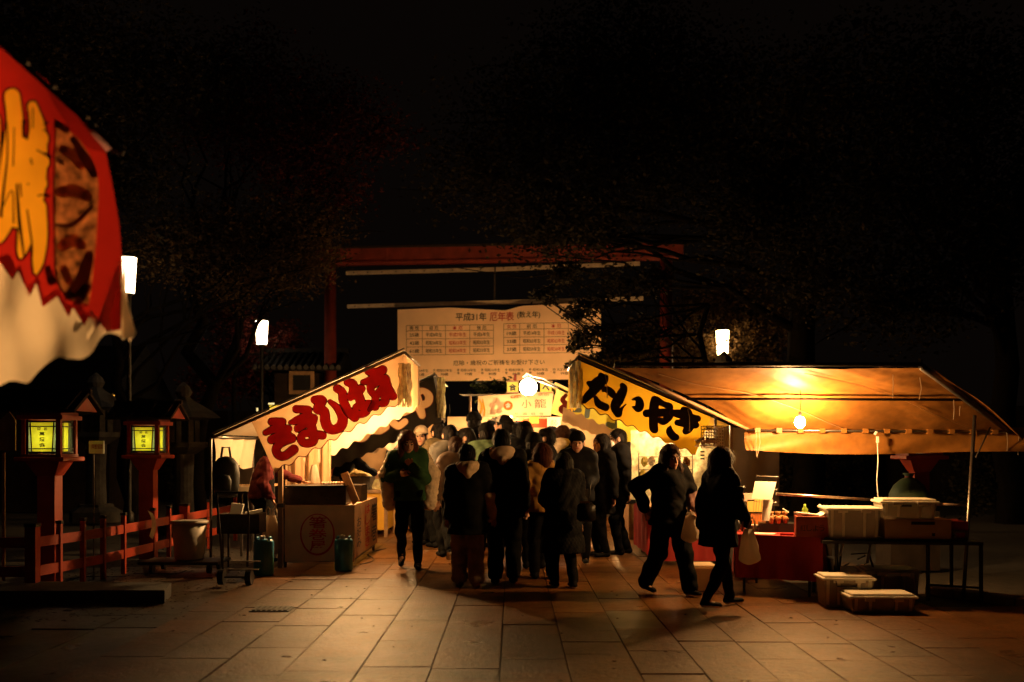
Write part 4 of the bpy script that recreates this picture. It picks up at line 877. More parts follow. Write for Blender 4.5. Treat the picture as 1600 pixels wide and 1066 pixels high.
letters(SC_, [(s3[0:5],)+qa, (s3[5:],)+qa, (s4[0:3],)+qb, (s4[3:],)+qb], .6, M['black_print'], M['maroon_edge'], C_)
sc = YC/YC2; ycan = pmat('lemon canvas', (.72, .62, .07), rough=.75, var=.08, bump=.2, bscale=14, trans=.45)
S2 = Sheet(YC2, amp=.02, fx=.08)
cloth('rear_valance', S2, [((x-800)*sc+800, HOR+(y-HOR)*sc) for x, y in topC], [((x-800)*sc+800, HOR+(y-HOR)*sc) for x, y in botC], ycan, C_, nu=80, nv=8)
mb = MB(); strokes(mb, S2, [[(895, 640, 4), (905, 641, 4)], [(918, 640, 4), (917, 650, 4)], [(950, 663, 4), (958, 666, 5)], [(965, 655, 3), (962, 668, 3)]], 1, (0, 0), 0, .004, r0=4); obj('rear_lettering', mb, pmat('grey ghost print', (.10, .13, .12), trans=.3, bump=0), C_)
xc = P(906, 562, YC).x; zc = P(906, 562, YC).z
mb = MB(); mb.grid(lambda u, v: Vector((xc+.02*math.sin(u*17), YC+(YC2-YC)*u, zc-.01-v*(.55+.03*math.sin(u*38)))), 50, 8); obj('side_valance', mb, M['yellow_canvas'], C_, True)
vinyl('vinyl_curtain', xc-.13, xc+.02, YC-.05, YC-.03, zc-.02, zc-.60, C_, 2, crump=.03)
aR = P(1150, 664, YC); aL = P(903, 558, YC)
mb = MB(); mb.grid(lambda u, v: Vector((aL.x+(aR.x-aL.x)*u, YC-.03+v*(YC2-YC+.1), aL.z+(aR.z-aL.z)*u+.03-.05*math.sin(v*3.14))), 12, 10); obj('roof_sheet', mb, M['yellow_canvas'], C_, True)
bar(aL+Vector((0, -.04, .0)), aR+Vector((0, -.04, .0)), .02, M['steel'], C_, 'front_rafter'); bar(aL+Vector((0, -.05, .045)), aR+Vector((0, -.05, .045)), .012, M['steel'], C_, 'edge_pipe'); bar(aL+Vector((0, -.03, -.03)), aR+Vector((0, -.03, -.03)), .012, M['darksteel'], C_, 'lower_pipe')
bar(aL, aL+Vector((0, 2.1, 0)), .02, M['steel'], C_, 'eave_pipe'); bar(aL+Vector((-.12, -.05, -.12)), aL+Vector((.02, -.04, .02)), .01, M['steel'], C_, 'corner_hook')
for px in (948, 1077, 1118): # rafter ties with hanging cords
    a = P(px, 562+(px-905)*.41+6, YC-.07); mb = MB(); mb.tube([a+Vector((-.03, 0, .04)), a+Vector((.03, 0, .0)), a+Vector((-.02, 0, -.01)), a+Vector((.0, -.01, -.1)), a+Vector((.005, 0, -.26))], .005, 5); mb.ball(a+Vector((.005, 0, -.27)), (.009, .009, .02), 8, 5); obj('tie_cord', mb, M['paper'], C_, True)
mb = MB(); mb.tube([P(1118, 640, YC), P(1118, 690, YC)], .018, 8); obj('bracket_tube', mb, M['steel'], C_)
mb = MB(); mb.box((1.87, 14.3, 1.0), (.04, .04, 2.0)); obj('rear_post', mb, M['steel'], C_); mb = MB(); mb.box((2.72, 12.35, .9), (.04, .04, 1.8)); obj('front_post', mb, M['steel'], C_)
# counter of stall C
mb = MB(); mb.box((2.3, 13.7, .70), (.96, 2.2, .04)); obj('counter_top', mb, M['wood'], C_)
mb = MB(); mb.grid(lambda u, v: Vector((1.83+.95*u, 12.6+.015*math.sin(u*26), .68-v*.62)), 30, 4); obj('front_skirt', mb, M['red_cloth'], C_, True)
mb = MB(); mb.grid(lambda u, v: Vector((1.82+.012*math.sin(u*30), 12.6+2.2*u, .68-v*.62)), 30, 4); obj('side_skirt', mb, pmat('bright red cloth', (.55, .02, .02), rough=.7, bump=.2), C_, True)
mb = MB(); mb.box((1.97, 12.72, .81), (.27, .2, .18)); tag(obj('cardboard_box', mb, M['cardboard']), 'tan cardboard box on the corner of the red skirted right counter', 'box')
# clear vinyl wind shield with glints, yellow plastic behind
vinyl('wind_shield', 1.55, 2.75, 12.95, 12.75, 1.72, .82, C_, 5, crump=.018, nu=60, nv=40)
mb = MB(); mb.grid(lambda u, v: Vector((1.5+.95*u, 14.2+.03*math.sin(u*17), 1.92-.25*u-v*.62)), 24, 8); obj('inner_yellow_sheet', mb, ycan, C_, True)
mb = MB(); mb.grid(lambda u, v: Vector((1.75+1.0*u, 14.3+.03*math.sin(u*21), 1.45-v*.75)), 24, 8); obj('inner_white_sheet', mb, M['white_canvas'], C_, True)
rpk = random.Random(77); pkm = [pmat('glossy pack '+str(i), c_, rough=.12, var=.5, scale=25, bump=.8, bscale=30, spec=1.0) for i, c_ in enumerate(((.55, .48, .12), (.6, .56, .5), (.35, .2, .1)))]
for i in range(18):  # glossy packs added to give sparkle below the yellow banner
    px_, py_ = 1006+(i % 6)*13+rpk.uniform(-2, 2), 722+(i//6)*20+rpk.uniform(-2, 2); q = P(px_, py_, 12.6); mb = MB(); mb.ball(q, (.045, .025, .062), 9, 7); mb.v = [(x+rpk.uniform(-.010, .010), y+rpk.uniform(-.01, .01), z+rpk.uniform(-.012, .012)) for x, y, z in mb.v]
    tag(obj('sparkle_pack', mb, pkm[i % 3]), ('yellow', 'white', 'brown')[i % 3]+' pack added for sparkle, '+('first', 'second', 'third', 'fourth', 'fifth', 'sixth')[i % 6]+' from left in the '+('top', 'middle', 'bottom')[i//6]+' row below the yellow banner', 'snack pack', 'packs added for sparkle under the yellow banner')
rk = thing('display_rack', 'thin wire rack holding rows of wrapped packs below the yellow banner', 'rack', (1.95, 12.66, .70))
for k in range(3):
    a_, b_ = P(998, 714+k*20, 12.66), P(1082, 714+k*20, 12.66); mb = MB(); mb.tube([a_, b_], .005, 5); obj('rod', mb, M['steel'], rk)
for px_ in (998, 1082): a_ = P(px_, 708, 12.66); mb = MB(); mb.tube([a_, (a_.x, 12.66, .70)], .006, 5); obj('upright', mb, M['steel'], rk)
griddle2 = thing('cake_griddle', 'hinged cast iron griddle on the right front counter', 'griddle', (2.25, 13.3, .72))
mb = MB(); mb.box((2.25, 13.3, .80), (.6, .8, .14)); obj('body', mb, M['darksteel'], griddle2)
for k in range(4):
    mb = MB(); mb.box((2.25, 13.0+k*.2, .885), (.5, .16, .02)); obj('mould_plate', mb, M['blackmetal'], griddle2)
# pale side sheet
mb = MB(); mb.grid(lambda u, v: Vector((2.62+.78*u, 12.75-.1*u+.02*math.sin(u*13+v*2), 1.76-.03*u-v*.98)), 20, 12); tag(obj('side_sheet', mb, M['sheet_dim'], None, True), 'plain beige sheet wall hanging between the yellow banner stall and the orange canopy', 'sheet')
# wire rack
t = thing('wire_rack', 'white wire grid rack with small basket right of the yellow banner', 'rack', P(1113, 700, 12.15))
mb = MB(); a = P(1096, 666, 12.15); b = P(1131, 700, 12.15)
for k in range(10): x = a.x+(b.x-a.x)*k/9; mb.tube([(x, 12.15, a.z), (x, 12.15, b.z)], .006, 4)
for k in range(8): z = a.z+(b.z-a.z)*k/7; mb.tube([(a.x, 12.15, z), (b.x, 12.15, z)], .006, 4)
obj('grid_panel', mb, M['paper'], t)
mb = MB(); a = P(1089, 684, 12.0); b = P(1124, 697, 12.0)
for k in range(12):
    x = a.x+(b.x-a.x)*k/11; mb.tube([(x, 12.13, a.z-.03), (x, 12.0, a.z-.03), (x, 12.0, b.z), (x, 12.13, b.z)], .006, 4)
for z in (a.z-.03, (a.z+b.z)/2, b.z): mb.tube([(a.x, 12.0, z), (b.x, 12.0, z)], .006, 4)
obj('basket', mb, M['paper'], t)
mb = MB(); rr = random.Random(5)
for k in range(7): mb.box((a.x+.03+k*.035, 12.06, b.z+.04+rr.random()*.04), (.03, .05, .06), rot=(rr.random(), rr.random(), 0))
stuff(obj('packets', mb, M['cardboard'], t))
mb = MB()
for k in range(3): mb.box((P(1098, 0, 12.1).x, 12.12, P(0, 706+k*5.5, 12.1).z), (.05, .01, .018))
obj('striped_tag', mb, M['blackmetal'], t)

# ---------------- STALL D (cream and yellow, beyond C)
D_ = thing('food_stall', 'third right stall with pale yellow notched banner seen behind the yellow banner stall', 'stall', (1.5, 16.4, 0), 'food stalls along the path')
SD = Sheet(16.6, amp=.015, fx=.09); pale = pmat('pale yellow canvas', (.76, .60, .22), rough=.75, var=.08, bump=.2, bscale=14, trans=.5)
cloth('banner', SD, [(871, 602), (884, 607), (1000, 660)], [(860, 646), (880, 652), (925, 668), (990, 700)], pale, D_, nu=50, nv=8)
mb = MB(); strokes(mb, SD, [[(884, 618, 3), (879, 625, 4), (884, 632, 4), (877, 640, 5), (890, 645, 6), (905, 650, 6)]], 1, (0, 0), 0, .004); obj('notched_print', mb, M['maroon_edge'], D_)
aL = P(868, 600, 16.6); mb = MB(); mb.grid(lambda u, v: Vector((aL.x+1.6*u, 16.6+2.4*v, aL.z-.75*u+.03)), 8, 6); obj('roof_sheet', mb, pale, D_, True)
mb = MB(); mb.tube([P(833, 592, 17.0), P(872, 606, 16.5), P(940, 640, 16.5)], .02, 6); obj('rafter', mb, M['steel'], D_)
S5 = Sheet(15.6, amp=.015, fx=.1)
cloth('long_valance', S5, [(880, 636), (960, 668)], wavy(878, 950, 1.2, 14, lambda x: 658+(x-878)*.42), M['cream'], D_, nu=40, nv=5)
mb = MB(); mb.box((2.35, 17.4, .42), (.9, 2.4, .84)); obj('counter', mb, M['wood'], D_); mb = MB(); mb.box((2.7, 18.5, 1.2), (1.6, .05, 1.3)); obj('rear_panel', mb, M['white_canvas'], D_)
mb = MB(); mb.tube([(2.7, 16.6, 0), (2.7, 16.6, 1.8)], .02, 8); obj('front_post', mb, M['steel'], D_)

# ---------------- STALL E (dumplings, facing the camera at the end)
E_ = thing('food_stall', 'dumpling stall facing the path end under the round lantern with a long printed sign', 'stall', (.3, 18.4, 0), 'food stalls along the path')
SE = Sheet(18.2, amp=.008, fx=.08)
M['sign'] = pmat('printed sign sheet', (.50, .40, .26), rough=.6, var=.06, bump=.1, trans=.35)
cloth('sign_sheet', SE, [(747, 619.5), (865, 611)], [(746.5, 640), (752, 652), (800, 651), (861, 649.5)], M['sign'], E_, nu=30, nv=8)
mk, mo, md = MB(), MB(), MB()
text(mk, SE, '小', 815, 625, 830, 638, bold=.0, slope=-.03); text(mk, SE, '籠', 835, 624, 854, 638, bold=.0, slope=-.03)
for k, ch in enumerate('祇園料理'): text(mk, SE, ch, 804+k*13+(8 if k > 1 else 0)*0, 645, 808+k*13+2, 648.5, bold=.0)
text(mk, SE, '茶房', 840, 615, 858, 619, bold=.0)
strokes(mo, SE, [[(794, 634, 7.5)]], 1, (0, 0), 0, .004); strokes(mo, SE, [[(800, 620.5, 2.3), (812, 619.5, 2.3)]], 1, (0, 0), 0, .004)
for x, y, r in ((769, 634, 5), (776, 627, 6), (782, 633, 5.5), (770, 643, 5), (780, 642, 5)): strokes(md, SE, [[(x, y, r)]], 1, (0, 0), 0, .003+.0006*x % .003)
stuff(obj('black_lettering', mk, M['black_print'], E_)); obj('orange_badge', mo, pmat('orange ink', (.80, .18, .02), trans=.3, bump=0), E_); stuff(obj('printed_dumplings', md, pmat('dumpling print', (.60, .42, .28), trans=.3, bump=0), E_))
mb = MB(); strokes(mb, SE, [[(749, 625, 1.5), (753, 634, 2), (751, 645, 2)], [(754, 624, 1), (757, 640, 1.5), (756, 649, 1.5)]], 1, (0, 0), 0, .004); stuff(obj('printed_leaf', mb, pmat('ochre ink', (.75, .42, .05), trans=.3, bump=0), E_))
mb = MB(); text(mb, SE, '金', 789.5, 629.5, 798.5, 638.5, off=.008, bold=.02); text(mb, SE, 'せいろ', 799, 619, 813, 622, off=.008); stuff(obj('badge_lettering', mb, M['paper'], E_))
a = P(745, 668, 18.9); b = P(905, 668, 18.9)
mb = MB(); mb.box(((a.x+b.x)/2, 19.6, 1.35), (b.x-a.x+1.2, .04, 1.5)); obj('back_wall', mb, M['white_canvas'], E_)
mb = MB(); mb.box(((a.x+b.x)/2+.2, 18.6, .45), (b.x-a.x, .8, .9)); obj('counter', mb, M['red_cloth'], E_)
rdp = pmat('red painted board', (.40, .06, .02), rough=.5); p0 = P(808, 654, 18.7); p1 = P(868, 668, 18.7)
mb = MB(); mb.box(((p0.x+p1.x)/2, 18.9, (p0.z+p1.z)/2), (p1.x-p0.x, .03, p0.z-p1.z)); obj('red_board', mb, rdp, E_)
for x0, y0, x1, y1, mt, nm in ((827, 651, 842, 662, 'lemon', 'yellow_menu_card'), (855, 652, 876, 668, 'paper', 'white_menu_card')):
    q0 = P(x0, y0, 18.6); q1 = P(x1, y1, 18.6); mb = MB(); mb.box(((q0.x+q1.x)/2, 18.6, (q0.z+q1.z)/2), (q1.x-q0.x, .006, q0.z-q1.z)); obj(nm, mb, M['paper'] if mt == 'paper' else pmat('yellow card', (.80, .70, .15), bump=0), E_)
mb = MB(); text(mb, Sheet(18.59, 0), '点心', 860, 656, 871, 665, bold=.0); obj('card_lettering', mb, M['red_print'], E_)
for x in (a.x-.1, b.x+.3): mb = MB(); mb.tube([(x, 18.3, 0), (x, 18.3, 2.45)], .025, 8); obj('post', mb, M['wood'], E_)
mb = MB(); mb.grid(lambda u, v: Vector((a.x-.3+(b.x-a.x+.9)*u, 18.22+1.6*v, 2.47+.05*v)), 6, 6); obj('roof_sheet', mb, M['darkwood'], E_)
p = P(805, 605, 18.4); mb = MB(); mb.box((p.x, 18.4, 2.6), (.05, .05, .5)); obj('orange_upright', mb, M['vermilion'], E_)
# round paper lantern
p = P(825.5, 605, 16.8); t = thing('round_lantern', 'glowing round white paper lantern hanging above the crowd', 'lantern', p)
mb = MB(); mb.ball(p, .145, 28, 18); obj('paper_globe', mb, M['globe'], t, True)
mb = MB(); mb.lathe(p+Vector((0, 0, -.155)), [(.045, 0), (.05, .015), (.04, .02)], 14); obj('bottom_ring', mb, M['blackmetal'], t)
mb = MB(); q = p+Vector((0, 0, .145)); mb.lathe(q, [(.04, 0), (.03, .03)], 12); mb.box(q+Vector((0, 0, .06)), (.10, .03, .04), rot=(0, .5, 0)); mb.box(q+Vector((-.05, 0, .05)), (.10, .02, .02), rot=(0, -.6, 0)); mb.tube([q+Vector((0, 0, .05)), q+Vector((.25, 0, 0)), P(885, 612, 16.6)], .008, 5); obj('hanging_bracket', mb, M['paper'], t)
for px, ch, lab in ((853, 'べ', 'small yellow box lantern with one bold letter right of the round lantern'), (801, '食', 'small yellow box lantern half hidden left of the round lantern')):
    p = P(px, 605, 18.0); t = thing('box_lantern', lab, 'lantern', p, 'yellow box lanterns'); mb = MB(); mb.box(p, (.20, .14, .17)); obj('lit_box', mb, emat('box lantern glow', (1.0, .55, .06), 1.1), t)
    mb = MB(); text(mb, Sheet(17.925, 0), ch, px-6, 600, px+6, 611, bold=.05); obj('lettering', mb, M['black_print'], t)
    mb = MB(); mb.box(p+Vector((0, 0, .10)), (.23, .17, .02)); mb.box(p+Vector((0, 0, -.10)), (.23, .17, .02)); obj('frame', mb, M['wood'], t)

# ---------------- STALL F (orange canopy, right)
F_ = thing('canopy', 'wide orange brown tarpaulin canopy on steel pipes over the work tables at right', 'canopy', (3.5, 10.3, 0))
fl, fr = P(960, 573, 9.8), P(1440, 573, 9.8); ml, mr_ = P(1078, 615, 10.4), P(1470, 612, 10.4); kl, kr = P(1165, 668, 11.0), P(1568, 671, 11.0)
def can(u, v):
    L = fl.lerp(kl, v); R = fr.lerp(kr, v); p = L.lerp(R, u); p.z += .075*math.sin(math.pi*v); sag = .05*math.sin(math.pi*u*3)**2*math.sin(math.pi*min(1, v*2) if v < .5 else math.pi*(v*2-1)); p.z += -.02-sag*.8+.006*math.sin(u*23+v*9+2*math.sin(u*7))*v+.002*math.sin(u*64-v*21+3*math.sin(v*7+u*9))+.006*math.sin(v*11+u*6+2*math.sin(u*9)); return p
mb = MB(); mb.grid(can, 120, 44); obj('tarpaulin', mb, M['tarp'], F_, True)
mb = MB(); mb.grid(lambda u, v: Vector((kl.x+(kr.x+.35-kl.x)*u, 11.02+.03*math.sin(u*9+v*3)+.035*math.sin(v*5+u*14)*v, kl.z-.0-v*(.25+.03*math.sin(u*5)+.05*u))), 70, 10); obj('rear_valance', mb, M['tarp'], F_, True)
bar(fl+Vector((0, -.02, .02)), fr+Vector((0, -.02, .02)), .022, M['darksteel'], F_, 'front_pipe'); ml2 = fl.lerp(kl, .5)+Vector((.02, 0, .0)); mr2 = fr.lerp(kr, .5)+Vector((0, 0, .0)); bar(ml2, mr2, .016, M['darkwood'], F_, 'middle_pipe')
a = kl+Vector((0, -.04, -.03)); b = kr+Vector((0, -.04, -.03)); bar(a, b, .014, M['steel'], F_, 'rear_pipe')
for k in range(12): q = a.lerp(b, (k+.5)/12); mb = MB(); mb.box(q, (.06, .05, .05)); obj('lashing', mb, M['tarp'], F_)
bar(fr, kr+Vector((.15, .1, -.04)), .035, M['darksteel'], F_, 'right_rafter'); bar(fl, kl+Vector((.02, -.02, -.02)), .018, M['wood'], F_, 'left_rafter')
pole(1523, 650, 10.5, 1505, 938, 9.85, .02, M['steel'], F_); pole(1547, 668, 10.8, 1525, 715, 10.4, .008, M['darksteel'], F_, 'stay')
mb = MB(); mb.grid(lambda u, v: fr.lerp(kr, u)+Vector((.05+.20*v, .05*v, .07*math.sin(u*3.14)*v-.16*v+.03)), 20, 4); obj('side_flap', mb, M['tarp'], F_, True)
for px, py, Y, L in ((1290, 640, 10.5, .0),): pass
rr = random.Random(11)
for px, py, Y, ln in ((1395, 585, 9.9, .24), (1437, 590, 9.9, .22), (1490, 625, 10.2, .2), (1500, 635, 10.3, .1), (1573, 676, 10.95, .2), (1592, 680, 11.0, .22), (1182, 672, 10.9, .3), (1186, 672, 10.9, .28)):
    a = P(px, py, Y); mb = MB(); mb.tube([a, a+Vector((rr.uniform(-.01, .02), 0, -ln*.5)), a+Vector((rr.uniform(-.02, .01), 0, -ln))], .004, 5); obj('tie_cord', mb, M['bag'], F_)
# seams / folding cords under the tarp
for (u0, v0, u1, v1) in ((.12, .05, .40, .95), (.6, .05, .9, .95)):
    mb = MB(); mb.tube([can(u0+(u1-u0)*k/10, v0+(v1-v0)*k/10)+Vector((0, -.004, -.02)) for k in range(11)], .0035, 4); obj('seam_cord', mb, M['cream'], F_)
bulb(1250, 660, 10.3, 'bright bare bulb hanging on a wire under the orange canopy', 'bulb', .055, .27, None)
# hanging plug and cable
p = P(1371, 676, 10.9); t = thing('hanging_cable', 'pale cable with a socket hanging from the canopy rear pipe', 'cable', p)
mb = MB(); mb.tube([P(1371, 690, 10.9), P(1372, 720, 10.9), P(1370, 750, 10.9), P(1373, 790, 10.9), P(1373, 812, 10.9)], .006, 6); obj('cord', mb, M['paper'], t, True)
mb = MB(); mb.box(P(1371, 687, 10.9), (.025, .02, .07)); mb.box(P(1368, 677, 10.9), (.02, .02, .04), rot=(0, .5, 0)); obj('socket', mb, M['paper'], t)
# telescopic pole across
t = thing('telescopic_pole', 'long shiny pole lying across behind the storage boxes', 'pole', P(1213, 772, 10.3))
bar(P(1213, 772, 10.3), P(1375, 782, 10.3), .016, M['pole_metal'], t, 'thick_section'); bar(P(1375, 782, 10.3), P(1472, 788, 10.3), .019, M['pole_metal'], t, 'sleeve'); bar(P(1472, 788, 10.3), P(1512, 790, 10.3), .014, M['pole_metal'], t, 'thin_section')
# red clothed table
T1 = thing('work_table', 'low folding table under a dark red cloth beneath the orange canopy', 'table', (3.0, 10.2, 0))
TZ = .60
c0, c1, c2, c3 = (2.30, 10.25), (3.08, 9.85), (3.35, 10.75), (2.6, 11.2)
mb = MB(); mb.prism([(x, y, TZ-.03) for x, y in (c0, c1, c2, c3)], (0, 0, .03)); obj('table_top', mb, M['wood'], T1)
def skirt(a, b, z0, z1, n, seed): 
    mb = MB(); d = Vector((b[0]-a[0], b[1]-a[1], 0)); nn = Vector((d.y, -d.x, 0)).normalized()
    mb.grid(lambda u, v: Vector((a[0], a[1], 0))+d*u+nn*(.012+v*(.02+.018*math.sin(u*n+seed)+.01*math.sin(u*n*2.3)))+Vector((0, 0, z0+(z1-z0)*v)), 40, 8); return mb
obj('cloth_front', skirt(c0, c1, TZ+.006, .17, 22, 0), M['red_cloth'], T1, True); obj('cloth_left', skirt(c3, c0, TZ+.006, .17, 22, 1), M['red_cloth'], T1, True); obj('cloth_right', skirt(c1, c2, TZ+.006, .2, 22, 2), M['red_cloth'], T1, True)
mb = MB(); mb.prism([(x, y, TZ+.002) for x, y in ((2.285, 10.24), (3.09, 9.83), (3.37, 10.76), (2.6, 11.22))], (0, 0, .006)); obj('cloth_top', mb, M['red_cloth'], T1)
for x, y in ((2.4, 10.3), (2.98, 9.98), (2.7, 11.0), (3.2, 10.7)): mb = MB(); mb.tube([(x, y, 0), (x, y, TZ-.03)], .014, 8); obj('leg', mb, M['darksteel'], T1)
# dark second table
T2 = thing('work_table', 'low dark table carrying the translucent storage boxes beneath the orange canopy', 'table', (3.9, 9.9, 0))
mb = MB(); mb.box((3.83, 10.02, TZ-.03), (1.50, .72, .03), rot=(0, 0, -.12)); obj('table_top', mb, M['blackmetal'], T2)
for x, y in ((3.2, 9.82), (3.12, 10.3), (4.06, 9.72), (4.53, 9.62), (4.5, 10.2)): mb = MB(); mb.tube([(x, y, 0), (x, y, TZ-.04)], .02, 8); obj('leg', mb, M['blackmetal'], T2)
mb = MB(); mb.tube([(4.06, 9.72, .16), (4.53, 9.62, .14)], .012, 6); obj('stretcher', mb, M['blackmetal'], T2)
M['packed'] = pmat('packed goods', (.26, .12, .045), rough=.7, var=.6, scale=9, bump=.2)
# storage boxes
def storage_box(c, d, rot, label, lid=True, fill=True, group='translucent storage boxes', hinge=False):
    t = thing('storage_box', label, 'storage box', c, group); R = Matrix.Rotation(rot, 3, 'Z'); x, y, z = d
    def V(a, b, c_): return Vector(c)+R @ Vector((a, b, c_))
    mb = MB()
    for sg in ((-1, 0), (1, 0), (0, -1), (0, 1)):
        for tpr in (0,):
            if sg[0]: q = [V(sg[0]*x*.45, -y*.45, 0), V(sg[0]*x*.45, y*.45, 0), V(sg[0]*x*.5, y*.5, z), V(sg[0]*x*.5, -y*.5, z)]; nrm = R @ Vector((-sg[0]*.004, 0, 0))
            else: q = [V(-x*.45, sg[1]*y*.45, 0), V(x*.45, sg[1]*y*.45, 0), V(x*.5, sg[1]*y*.5, z), V(-x*.5, sg[1]*y*.5, z)]; nrm = R @ Vector((0, -sg[1]*.004, 0))
            mb.prism(q, nrm)
    mb.prism([V(-x*.45, -y*.45, .0), V(x*.45, -y*.45, 0), V(x*.45, y*.45, 0), V(-x*.45, y*.45, 0)], (0, 0, .005)); obj('tub', mb, M['plastic'], t)
    for k in (-.42, -.2, .2, .42): mb = MB(); mb.prism([V(x*k-.012, -y*.47, .02), V(x*k+.012, -y*.47, .02), V(x*k+.014, -y*.505-.006, z-.02), V(x*k-.014, -y*.505-.006, z-.02)], R @ Vector((0, .006, 0))); obj('rib', mb, M['plastic_lid'], t)
    mb = MB(); mb.box(V(0, 0, z-.008), (x+.035, y+.035, .022), rot=(0, 0, rot), bev=.005); 
    if lid: mb.box(V(0, 0, z+.012), (x-.02, y-.02, .022), rot=(0, 0, rot), bev=.006)
    obj('lid' if lid else 'rim', mb, M['plastic_lid'], t)
    for k in (-1, 1): mb = MB(); mb.box(V(k*x*.22, -y*.5-.02, z-.02), (.09, .018, .045), rot=(0, 0, rot), bev=.004); obj('latch', mb, M['plastic_lid'], t)
    if fill:
        rr = random.Random(int(c[0]*100)); mb = MB(); k = -x*.38
        while k < x*.36:
            w_ = rr.uniform(.07, .14); mb.box(V(k+w_/2, rr.uniform(-.03, .03), z*.08+z*.3), (w_-.01, y*.7, z*rr.uniform(.5, .72)), rot=(0, 0, rot+rr.uniform(-.1, .1))); k += w_
        obj('contents', mb, M['packed'], t)
    return t
storage_box((3.38, 9.98, TZ), (.50, .45, .30), -.12, 'open translucent storage box full of packets, left one on the dark table', lid=False)
cbm = M['cardboard']
mb = MB(); mb.box((3.98, 9.90, TZ+.10), (.62, .40, .19), rot=(0, 0, -.12)); cb = tag(obj('cardboard_box', mb, cbm), 'long brown cardboard box under the lidded storage box on the dark table', 'box')
mb = MB(); mb.box((4.0, 9.69, TZ+.16), (.22, .004, .03), rot=(0, 0, -.12)); mb.box((3.82, 9.72, TZ+.05), (.03, .004, .03), rot=(0, 0, -.12)); mb.box((4.1, 9.685, TZ+.05), (.03, .004, .03), rot=(0, 0, -.12)); stuff(obj('printed_marks', mb, M['darkwood'], cb))
mb = MB(); mb.box((4.36, 9.88, TZ+.09), (.2, .36, .17), rot=(0, 0, -.12)); tag(obj('cardboard_box', mb, M['red_cloth']), 'small dark red box at the right of the brown cardboard box', 'box')
storage_box((3.90, 9.90, TZ+.20), (.52, .38, .17), -.12, 'shallow lidded storage box stacked on the brown cardboard box', fill=False)
mb = MB(); mb.box((3.84, 9.70, TZ+.33), (.10, .02, .02)); tag(obj('black_tag', mb, M['blackmetal']), 'small black handle slot tag on the shallow lidded box', 'tag')
# red carton with writing
mb = MB(); mb.box((3.02, 10.02, TZ+.11), (.33, .26, .20), rot=(0, 0, -.2)); rb = tag(obj('red_carton', mb, pmat('faded red carton', (.36, .07, .03), rough=.8, var=.3, bump=.2)), 'faded red carton with scribbled writing at the table corner', 'box')
pl = Plane(Vector((3.02, 10.02, 0))+Matrix.Rotation(-.2, 3, 'Z') @ Vector((-.165, -.134, TZ+.21)), Matrix.Rotation(-.2, 3, 'Z') @ Vector((.33, 0, 0)), Vector((0, 0, -.2))); mb = MB()
for i, ch in enumerate('紅しょう'): board_text(mb, pl, ch, .12+i*.18, .42, .28+i*.18, .72, .003, .0)
mb.v = [tuple(Vector(v)+Vector((-.0, -.003, 0))) for v in mb.v]; stuff(obj('scribble', mb, M['black_print'], rb))
mb = MB(); mb.box((3.0, 10.05, TZ+.225), (.26, .18, .015), rot=(0, .1, 0)); mb.box((3.14, 10.0, TZ+.25), (.16, .18, .01), rot=(0, -.5, 0)); mb.box((3.19, 10.1, TZ+.27), (.14, .16, .01), rot=(.2, .5, 0)); stuff(obj('loose_papers', mb, M['paper'], rb))
# tray and food cups, bottle
mb = MB(); mb.box((2.93, 10.55, TZ+.055), (.62, .28, .09), rot=(0, 0, -.2)); tag(obj('black_tray', mb, M['blackmetal']), 'long black tray on the red clothed table', 'tray')
rs = random.Random(8)
for i in range(3):
    for j in range(3):
        mb = MB(); p = (2.72+i*.075, 10.45+j*.07, TZ+.10+(.0)); mb.lathe(p, [(.022, 0), (.034, .05), (.036, .055)], 10); mb.ball((p[0], p[1], p[2]+.06), (.03, .03, .02), 8, 5); tag(obj('food_cup', mb, foodm, None, True), ('left', 'middle', 'right')[i]+' small cup of browned food in the '+('front', 'second', 'back')[j]+' row on the black tray', 'food', 'food cups on the black tray')
        if j == 0 and i < 3: mb = MB(); mb.lathe((p[0], p[1]+.02, p[2]+.085), [(.022, 0), (.034, .04)], 10); tag(obj('food_cup', mb, foodm, None, True), ('left', 'middle', 'right')[i]+' cup of the three stacked on top of the food cups', 'food', 'stacked food cups')
mb = MB(); mb.lathe((2.985, 10.15, TZ+.21), [(.03, 0), (.03, .06), (.012, .085), (.012, .11)], 12); tag(obj('sauce_bottle', mb, greens, None, True), 'small yellow green bottle behind the red carton', 'bottle')
mb = MB(); mb.tube([P(1223, 795, 10.7), P(1232, 801, 10.7)], .008, 5); tag(obj('spatula', mb, M['paper']), 'pale spatula handle sticking up left of the food cups', 'utensil')
mb = MB(); mb.prism([(2.42, 10.22, TZ+.01), (2.66, 10.14, TZ+.01), (2.74, 10.3, TZ+.01), (2.5, 10.34, TZ+.014)], (0, 0, .004)); tag(obj('paper_sheet', mb, M['paper']), 'white paper sheet lying on the red table cloth', 'paper')
mb = MB(); mb.box((2.78, 10.08, TZ+.02), (.13, .05, .02), rot=(0, 0, -.2)); tag(obj('red_packet', mb, M['red_print']), 'small red packet on the red table cloth', 'packet')
